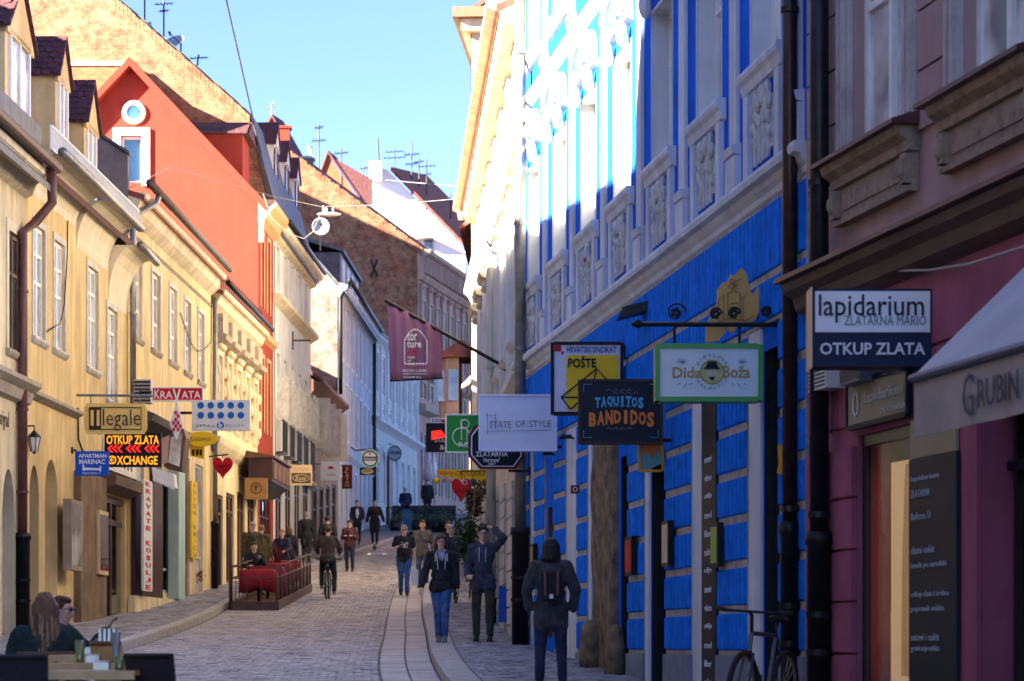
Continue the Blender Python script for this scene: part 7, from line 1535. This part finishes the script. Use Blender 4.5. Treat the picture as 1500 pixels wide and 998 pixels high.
    for k in 'lr':
        Lg.cap(J['hp'+k], .092*b+.01, J['kn'+k], .070, 12); Lg.cap(J['kn'+k], .070, J['an'+k]+V(0, .01, .02), .057, 12)
        F_ = MB(); an = J['an'+k]; F_.cap(an+V(0, .035, -.035), .042, an+V(0, -.13, -.045), .038, 12); F_.cap(an+V(0, .0, .02), .044, an+V(0, -.05, -.03), .045, 10); F_.box(an.x-.042, an.x+.042, an.y-.17, an.y+.075, an.z-.08, an.z-.062); objs.append(rm(F_, 'shoe', shoes, t, .013, 2))
    objs.append(rm(Lg, 'trousers', legs, t, .014))
    H = MB()
    if hair != 'bald':
        H.ell(hc+rotH @ V(0, .028, .040), (.088, .092, .095), 16, 12, rotH); H.ell(hc+rotH @ V(0, -.01, .085), (.07, .075, .045), 14, 8, rotH)
        if hair == 'curly':
            r_ = random.Random(3)
            for i in range(46): a = r_.uniform(0, 6.28); e = r_.uniform(.1, 1.4); H.ell(hc+rotH @ V(.088*math.cos(a)*math.cos(e), .02+.092*math.sin(a)*math.cos(e), .045+.10*math.sin(e)), .022, 7, 5)
        if hair in ('bob', 'long', 'shoulder'):
            L = {'bob': .12, 'shoulder': .22, 'long': .50}[hair]
            for i in range(13):
                a = R(-12+i*17); x_, y_ = .082*math.cos(a), .02+.078*math.sin(a); H.cap(hc+rotH @ V(x_, y_, .03), .03, hc+rotH @ V(x_*1.05, y_+.02, 0)+V(0, .03 if L > .2 else 0, -L+.02*math.sin(i*2.1)), .022, 8)
            if L < .2: H.cap(hp((-.06, -.062, .062)), .026, hp((.055, -.066, .07)), .026, 8)
        objs.append(rm(H, 'hair', hairm, t, .011, 1, .3))
    if face:
        e = MB()
        for sx in (-1, 1): e.ell(hp((sx*.031, -.083, .006)), (.012, .008, .006), 8, 6, rotH)
        e.build('eyes', EYEM, t, True); m = MB(); m.ell(hp((0, -.098, -.053)), (.022, .005, .005), 8, 5, rotH); m.build('mouth', LIP, t, True); m = MB()
        for sx in (-1, 1): m.cap(hp((sx*.017, -.092, .028)), .004, hp((sx*.046, -.082, .030)), .003, 6)
        m.build('brows', hairm, t, True)
        if glasses:
            g = MB()
            for sx in (-1, 1):
                if glasses == 'dark': g.ell(hp((sx*.033, -.098, .006)), (.028, .006, .019), 10, 6, rotH)
                else: g.ring(hp((sx*.034, -.104, .005)), rotH @ V(0, 1, 0), .025, .003, 18, 5)
                g.tube([hp((sx*.06, -.098, .01)), hp((sx*.08, .0, .012))], .003, 5)
            g.tube([hp((-.01, -.106, .008)), hp((.01, -.106, .008))], .003, 5); g.build('glasses', FRM, t, True)
    lo = min(J['anl'].z, J['anr'].z)-.08
    pt_ = P(x, 0, Y); zz = (gz(Y)+ground) if z is None else z
    t.location = (pt_.x if X is None else X, Y, zz-(lo*s if not sit else sit*s)); t.rotation_euler = (0, 0, rot); t.scale = (s, s, s)
    return t, J, hc, rotH
DN = (0, 0, -1)
JEANS = cloth('blue_jeans', (.05, .14, .36), .4); JEANS2 = cloth('faded_jeans', (.09, .17, .32), .35); NAVYC = cloth('navy_cloth', (.025, .032, .075)); BLKC = cloth('black_cloth', (.022, .022, .027)); CHAR = cloth('charcoal_cloth', (.055, .054, .062)); OLIVE = cloth('olive_cloth', (.085, .075, .03)); OLT = cloth('dark_olive_trousers', (.065, .058, .04)); GRYC = cloth('grey_jacket', (.17, .15, .14)); MARO = cloth('maroon_cloth', (.11, .04, .05)); PLAID = mat('plaid_shirt', (.075, .08, .14), .9, .5, 16, .7, 20, col2=(.03, .02, .03)); BRNC = cloth('brown_jacket', (.075, .055, .04)); GREENC = cloth('dark_green_coat', (.014, .04, .04)); SCARF = cloth('lilac_scarf', (.36, .36, .55), .4)
HBR = mat('auburn_hair', (.09, .03, .015), .5, .4, 30, .6, 120, stretch=.2); HDK = mat('dark_hair', (.015, .010, .008), .5, .4, 30, .6, 120, stretch=.2); HGR = mat('grey_hair', (.35, .33, .31), .6, .3, 30, .6, 120); HBL = mat('blond_hair', (.34, .21, .09), .5, .45, 30, .6, 120, stretch=.15, col2=(.12, .065, .03)); HLG = mat('long_brown_hair', (.24, .15, .085), .45, .5, 34, .7, 150, stretch=.12, col2=(.09, .05, .03))
SHG = mat('grey_canvas_shoe', (.16, .17, .19), .8, .2); SHB = mat('brown_shoe', (.05, .028, .018), .6, .2)
PV = .125
# woman with scarf, walking towards us
t, J, hc, rH = person('auburn-haired woman with glasses and lilac scarf in a dark jacket and blue jeans', 646, 42.2, 1.67, R(4), BLKC, JEANS, HBR, ((.22, .05, -1), (.12, -.15, -1)), ((-.30, .10, -1), (-.28, -.25, -1)), ((-.06, -.16, -1), (-.02, .10, -1)), ((.10, .12, -1), (.04, .14, -1)), PV, .03, 1.02, .022, 'bob', SHG, glasses='clear', belly=.01)
SC = (t, hc)
m = MB()
for i in range(10): a = 2*math.pi*i/10; m.ell(J['neck']+V(.072*math.cos(a), -.018+.07*math.sin(a), -.0+.012*math.sin(i*3)), (.036, .036, .034), 8, 6)
m.cap(J['neck']+V(.02, -.10, -.02), .04, J['chest']+V(.03, -.13, .05), .02, 8); m.cap(J['neck']+V(-.03, -.10, -.02), .04, J['chest']+V(-.02, -.13, .06), .02, 8); rm(m, 'scarf', SCARF, t, .012, 2)
for sx in (-1, 1): tube_obj('drawstring', [J['neck']+V(sx*.075, -.105, -.05), J['chest']+V(sx*.06, -.142, .0), J['chest']+V(sx*.055, -.14, -.10)], .006, SW, t); tube_obj('lapel', [J['neck']+V(sx*.09, -.075, -.02), J['chest']+V(sx*.095, -.125, .04)], .012, OLDW, t)
# man with raised arm
t, J, hc, rH = person('young man in a plaid hooded shirt with one hand raised to his curly hair', 708, 42.6, 1.80, R(-6), PLAID, OLT, HDK, ((.52, -.70, .50), (-.34, .28, .36), (-.8, .35, .30)), ((-.22, .12, -1), (.05, -.75, -.55), (.35, -.9, -.1)), ((.03, -.05, -1), (.0, .03, -1)), ((-.04, .02, -1), (.0, .06, -1)), PV, .10, .92, .02, 'curly', BLACK, glasses='clear', head=(R(8), R(4)), sleeve=.62 if False else 1)
for sx in (-1, 1): tube_obj('drawstring', [J['neck']+V(sx*.05, -.10, -.05), J['chest']+V(sx*.05, -.142, .0), J['chest']+V(sx*.05, -.138, -.08)], .005, SW, t)
m = MB(); m.cap(J['neck']+V(-.07, -.03, 0), .03, J['neck']+V(0, .08, .01), .04, 8); m.cap(J['neck']+V(.07, -.03, 0), .03, J['neck']+V(0, .08, .01), .04, 8); rm(m, 'hood', cloth('light_hood', (.18, .24, .30)), t, .014)
# backpack woman, from behind
t, J, hc, rH = person('woman seen from behind in a charcoal coat with a black backpack', 807, 30.0, 1.63, R(180), CHAR, NAVYC, HDK, ((.42, .12, -1), (-.10, -.35, -1)), ((-.42, .12, -1), (.10, -.35, -1)), ((.07, -.05, -1), (.03, .06, -1)), ((-.07, .03, -1), (-.03, .10, -1)), PV, .17, 1.08, .028, 'bob', BLACK, face=False, hands=(0, 0), collar=1)
BP = (t, hc)
m = MB(); c = J['chest']+V(0, .235, -.07); m.ell(c, (.135, .075, .20), 14, 10); m.box(-.12, .12, c.y-.05, c.y+.05, c.z-.20, c.z+.16); bp_ = rm(m, 'backpack', BLKC, t, .013, 4)
m = MB(); m.ell(c+V(0, .03, .15), (.13, .075, .05), 12, 8); rm(m, 'flap', CHAR, t, .012, 2)
for sx in (-1, 1): m = MB(); m.hexa([c+V(sx*.075-.012, .085, .16), c+V(sx*.075+.012, .085, .16), c+V(sx*.075+.012, .075, .16), c+V(sx*.075-.012, .075, .16)][::1]+[c+V(sx*.07-.012, .098, -.12)]*0+[c+V(sx*.07-.012, .10, -.13), c+V(sx*.07+.012, .10, -.13), c+V(sx*.07+.012, .088, -.13), c+V(sx*.07-.012, .088, -.13)]); m.build('leather_strap', mat('tan_leather', (.16, .055, .03), .5, .2), t); tube_obj('shoulder_strap', [J['neck']+V(sx*.09, .06, 0), J['sh'+('l' if sx > 0 else 'r')]+V(-sx*.05, -.05, .07), J['chest']+V(sx*.12, -.12, -.1)], .014, BLKC, t)
m = MB(); m.box(-.022, .022, c.y+.100, c.y+.106, c.z-.17, c.z-.12); m.build('patch', SW, t)
# black T-shirt man
t, J, hc, rH = person('stocky man in a black printed T-shirt and jeans with dark glasses, carrying a white bag', 592, 69, 1.78, R(4), BLKC, JEANS, HGR, ((.25, .05, -1), (.10, -.1, -1)), ((-.45, .15, -1), (.75, -.6, .35)), ((-.05, -.12, -1), (0, .05, -1)), ((.03, .1, -1), (0, .2, -1)), 0, .02, 1.18, .022, 'short', SHB, sleeve=.4, glasses='dark', belly=.03)
m = MB(); r_ = random.Random(4)
for i in range(26): a = r_.uniform(-.09, .09); z_ = r_.uniform(-.09, .05); m.ell(J['chest']+V(a, -.166+abs(a)*.35, z_), (.018, .006, .012), 6, 5)
o = m.build('shirt_print', SW, t); o['kind'] = 'stuff'; tube_obj('bag_strap', [J['shr']+V(.02, .0, .085), J['chest']+V(-.08, -.165, .0), J['waist']+V(.03, -.17, -.02)], .012, OAK, t)
w = t.matrix_world
def held_bag(px, Y_, ytop, ybot, wd, label, m_):
    c = P(px, ytop, Y_); H = (ybot-ytop)*Y_/FPX; b = thing('shopping_bag', label, 'bag', P(px, ybot, Y_)); m = MB(); m.hexa([c+V(-wd*.45, -.05, -H), c+V(wd*.45, -.05, -H), c+V(wd*.45, .05, -H), c+V(-wd*.45, .05, -H), c+V(-wd*.5, -.02, -.12), c+V(wd*.5, -.02, -.12), c+V(wd*.5, .02, -.12), c+V(-wd*.5, .02, -.12)]); m.build('sack', m_, b); tube_obj('handle', [c+V(-wd*.25, 0, -.12), c+V(-.02, 0, 0), c+V(.02, 0, 0), c+V(wd*.25, 0, -.12)], .008, m_, b); return b
held_bag(607, 68.95, 828, 858, .2, 'white plastic shopping bag hanging from the hand of the man in the black T-shirt', mat('plastic_bag', (.55, .58, .62), .4, .1))
person('man in a grey jacket and jeans walking behind the man in the black T-shirt', 619, 73.5, 1.82, R(0), GRYC, JEANS2, HBR, ((.30, .1, -1), (.15, -.25, -1)), ((-.25, .05, -1), (-.08, -.1, -1)), ((.02, -.16, -1), (0, .08, -1)), ((-.02, .1, -1), (0, .2, -1)), 0, .05, 1.02, .024, 'short', SHB)
person('white-haired older man in a dark overcoat right behind the couple', 661, 62, 1.76, R(2), NAVYC, BLKC, HGR, ((.22, .05, -1), (.06, -.2, -1)), ((-.22, .05, -1), (-.06, -.2, -1)), ((.02, -.14, -1), (0, .06, -1)), ((-.02, .16, -1), (0, .25, -1)), PV, .30, 1.08, .03, 'short', BLACK, head=(0, R(14)))
person('brown-haired woman in dark glasses mostly hidden behind the older man', 657, 68, 1.76, R(0), BLKC, NAVYC, HBR, ((.2, 0, -1), (0, -.2, -1)), ((-.2, 0, -1), (0, -.2, -1)), ((0, -.1, -1), (0, .1, -1)), ((0, .1, -1), (0, .1, -1)), PV, .1, 1, .02, 'short', BLACK, glasses='dark')
held_bag(680, 61.9, 800, 850, .22, 'pale bag hanging beside the older man in the overcoat', mat('pale_bag', (.40, .42, .36), .7, .2))
t, J, hc, rH = person('person in a maroon top in the road, looking down at a phone', 512, 84, 1.58, R(-8), MARO, NAVYC, HBR, ((.30, .1, -1), (-.50, -.9, .25)), ((-.30, .1, -1), (.50, -.9, .25)), ((.04, -.1, -1), (0, .05, -1)), ((-.04, .08, -1), (0, .15, -1)), 0, .03, 1.1, .024, 'short', BLACK, head=(0, R(22)))
m = MB(); m.box(-.035, .035, J['wrl'].y-.12, J['wrl'].y-.10, J['wrl'].z+.02, J['wrl'].z+.14); m.build('phone', SB, t)
person('man in an open dark jacket over a white shirt walking down the left pavement', 523, 103, 1.66, R(5), NAVYC, BLKC, HDK, ((.25, 0, -1), (-.1, -.5, -.5)), ((-.25, 0, -1), (.1, -.5, -.5)), ((0, -.1, -1), (0, .05, -1)), ((0, .1, -1), (0, .2, -1)), PV, .1, 1.05, .026, 'short', BLACK, vox=.013)
m = MB(); m.ell((0, 0, 0), (.07, .03, .12), 10, 8)
for (lab_x) in (523,):
    pp = bpy.context; t_ = [o for o in C.objects if o.name.startswith('person') and o.type == 'EMPTY'][-1]
    m2 = MB(); m2.ell((0, -.135, 1.22), (.07, .03, .20), 10, 8); m2.build('shirt_front', SW, t_, True)
person('person in a long open black coat striding down the left pavement', 549, 103, 1.66, R(-5), BLKC, BLKC, HDK, ((.42, 0, -1), (.35, -.1, -1)), ((-.35, 0, -1), (-.2, -.1, -1)), ((.0, -.15, -1), (0, .05, -1)), ((-.02, .12, -1), (0, .25, -1)), PV, .35, 1.1, .035, 'short', BLACK, vox=.013)
# cyclist
Yc = 66.8; bx_ = pxx(480, Yc); bicycle((bx_, Yc, gz(Yc)+.004), R(180), 'bicycle ridden up the road away from the camera', DARKM)
person('cyclist in a brown jacket and black trousers riding away up the street', 480, Yc+.10, 1.74, R(180), BRNC, BLKC, HBR, ((.42, -.5, -.85), (-.10, -1, -.35)), ((-.42, -.5, -.85), (.10, -1, -.35)), ((.16, -.75, -.55), (.0, .28, -1)), ((-.14, -.45, -.9), (0, .10, -1)), 0, 0, 1.1, .028, 'short', SHG, lean=.22, sit=.93-.10, z=gz(Yc)+.90, face=False)
person('walker in a dark coat and white shoes going uphill beside the cyclist', 480, 83, 1.74, R(172), BLKC, NAVYC, HDK, ((.25, .1, -1), (.05, -.2, -1)), ((-.25, 0, -1), (-.05, -.2, -1)), ((.05, -.15, -1), (.02, .1, -1)), ((-.05, .15, -1), (0, .25, -1)), 0, .15, 1.08, .03, 'short', SW, face=False)
person('light-haired woman in a black coat walking uphill on the left pavement', 449, 87, 1.62, R(180), BLKC, BLKC, HGR, ((.2, 0, -1), (0, -.2, -1)), ((-.2, 0, -1), (0, -.2, -1)), ((.03, -.14, -1), (0, .1, -1)), ((-.03, .12, -1), (0, .2, -1)), PV, .25, 1.08, .032, 'short', BLACK, face=False)
person('grey-haired man in an olive coat standing by the terrace looking down', 370, 68, 1.74, R(12), OLIVE, CHAR, HGR, ((.25, 0, -1), (-.3, -.5, -.6)), ((-.22, 0, -1), (-.02, -.2, -1)), ((0, 0, -1), (0, 0, -1)), ((0, 0, -1), (0, 0, -1)), PV, .25, 1.12, .032, 'short', BLACK, head=(0, R(22)))
person('fair-haired woman in olive half hidden behind the man in the olive coat', 383, 70, 1.64, R(170), OLIVE, CHAR, HBL, ((.2, 0, -1), (0, -.2, -1)), ((-.2, 0, -1), (0, -.2, -1)), ((0, 0, -1), (0, 0, -1)), ((0, 0, -1), (0, 0, -1)), PV, .2, 1.05, .03, 'short', BLACK, face=False)
SITL = (((.1, -1, -.05), (.02, .05, -1)), ((-.1, -1, -.05), (-.02, .05, -1)))
person('dark-haired person seated at the terrace with a hand to the face', 373, 66.2, 1.66, R(15), BLKC, BLKC, HDK, ((.35, -.3, -.9), (-.55, -.5, .75)), ((-.3, -.3, -.9), (.3, -.9, .0)), *SITL, 0, 0, 1.05, .026, 'short', BLACK, sit=.93, z=gz(66.2)+.12+.50, X=-6.25)
person('short-haired blond woman in dark clothes leaning over the terrace', 415, 73, 1.60, R(-10), NAVYC, BLKC, HBL, ((.3, -.4, -.9), (-.3, -.8, -.2)), ((-.3, -.4, -.9), (.3, -.8, -.2)), ((0, 0, -1), (0, 0, -1)), ((0, 0, -1), (0, 0, -1)), 0, .05, 1.08, .026, 'short', BLACK, lean=.25, head=(0, R(15)))
person('auburn-haired woman in a dark coat behind the blond woman at the terrace', 423, 75.5, 1.60, R(185), BLKC, BLKC, HBR, ((.2, 0, -1), (0, -.2, -1)), ((-.2, 0, -1), (0, -.2, -1)), ((0, 0, -1), (0, 0, -1)), ((0, 0, -1), (0, 0, -1)), 0, .1, 1.05, .028, 'bob', BLACK, face=False)
# far terrace
person('person in dark clothes seated on the terrace wall at the top of the street', 594, 123, 1.7, R(5), NAVYC, BLKC, HGR, ((.25, 0, -1), (-.2, -.5, -.4)), ((-.25, 0, -1), (.2, -.5, -.4)), *SITL, 0, 0, 1.2, .035, 'short', BLACK, sit=.93, z=pz(741, 123), vox=.014)
person('person in a black coat standing between the far terrace tables', 626, 125.5, 1.7, R(0), BLKC, BLKC, HDK, ((.25, 0, -1), (.05, -.2, -1)), ((-.25, 0, -1), (-.05, -.2, -1)), ((0, 0, -1), (0, 0, -1)), ((0, 0, -1), (0, 0, -1)), .55, .2, 1.15, .035, 'short', BLACK, vox=.014)
# foreground pair at the café tables
t, J, hc, rH = person('woman with very long light brown hair seen from behind at the café tables', 66, 21.0, 1.70, R(196), GREENC, BLKC, HLG, ((.35, -.25, -.95), (-.2, -.9, -.1)), ((-.35, -.25, -.95), (.3, -.95, .1)), *SITL, 0, 0, 1.18, .035, 'long', BLACK, sit=.93, z=gz(21)+.44, face=False, vox=.010)
LH = (t, hc)
t, J, hc, rH = person('dark-dressed companion with sunglasses and raised arm at the far café table', 90, 22.6, 1.62, R(78), GREENC, BLKC, HBR, ((.75, -.45, -.55), (.10, -.65, .75), (.1, -.3, .9)), ((-.3, -.3, -.95), (.2, -.95, .0)), *SITL, 0, 0, 1.05, .03, 'short', BLACK, sit=.93, z=gz(22.6)+.44, glasses='dark', vox=.010)


def strands(t, hc, L, n, mats_, wave=.015, spread=1.0, seed=1):
    r_ = random.Random(seed); bs = [MB() for _ in mats_]
    for i in range(n):
        a = R(r_.uniform(-25, 205)); el = r_.uniform(.0, 1.2); ca, sa = math.cos(a), math.sin(a); p = [hc+V(.03*ca, .02+.03*sa, .135)]
        for k in range(1, 12):
            f = k/11
            if f < .3: g = f/.3; rr = .088*math.sin(g*math.pi/2); z_ = .135-.12*(1-math.cos(g*math.pi/2))
            else: g = (f-.3)/.7; rr = .094+.03*g*spread; z_ = .015-L*g
            w = wave*math.sin(f*9+i)*max(0, f-.3); p.append(hc+V(rr*ca*(1+w*2)+w, .022+rr*sa+w+(.04*max(0, f-.35) if L > .3 else 0), z_*(1+.06*math.sin(i))))
        bs[i % len(bs)].tube(p, [.006]*3+[.009]*6+[.007, .005, .002], 5)
    for b_, m_ in zip(bs, mats_): o = b_.build('hair_strands', m_, t, True); o['kind'] = 'stuff'
strands(LH[0], LH[1], .50, 150, (HLG, mat('light_strand', (.42, .29, .17), .45, .3, 30, .3), mat('dark_strand', (.10, .06, .035), .45, .3, 30, .3)), .03, 1.3)
strands(BP[0], BP[1]-V(0, 0, .018), .15, 90, (HDK, mat('dark_brown_strand', (.05, .03, .022), .5, .3, 30, .3)), .015, .5, 2)
strands(SC[0], SC[1], .12, 60, (HBR, mat('auburn_strand', (.20, .07, .03), .5, .3, 30, .3)), .01, .4, 3)
# apply the remeshing so that every body and garment is a plain mesh
dg = bpy.context.evaluated_depsgraph_get()
for o in _rm:
    me = bpy.data.meshes.new_from_object(o.evaluated_get(dg)); me.polygons.foreach_set('use_smooth', [True]*len(me.polygons))
    if not len(me.materials): me.materials.append(o.data.materials[0])
    o.modifiers.clear(); o.data = me
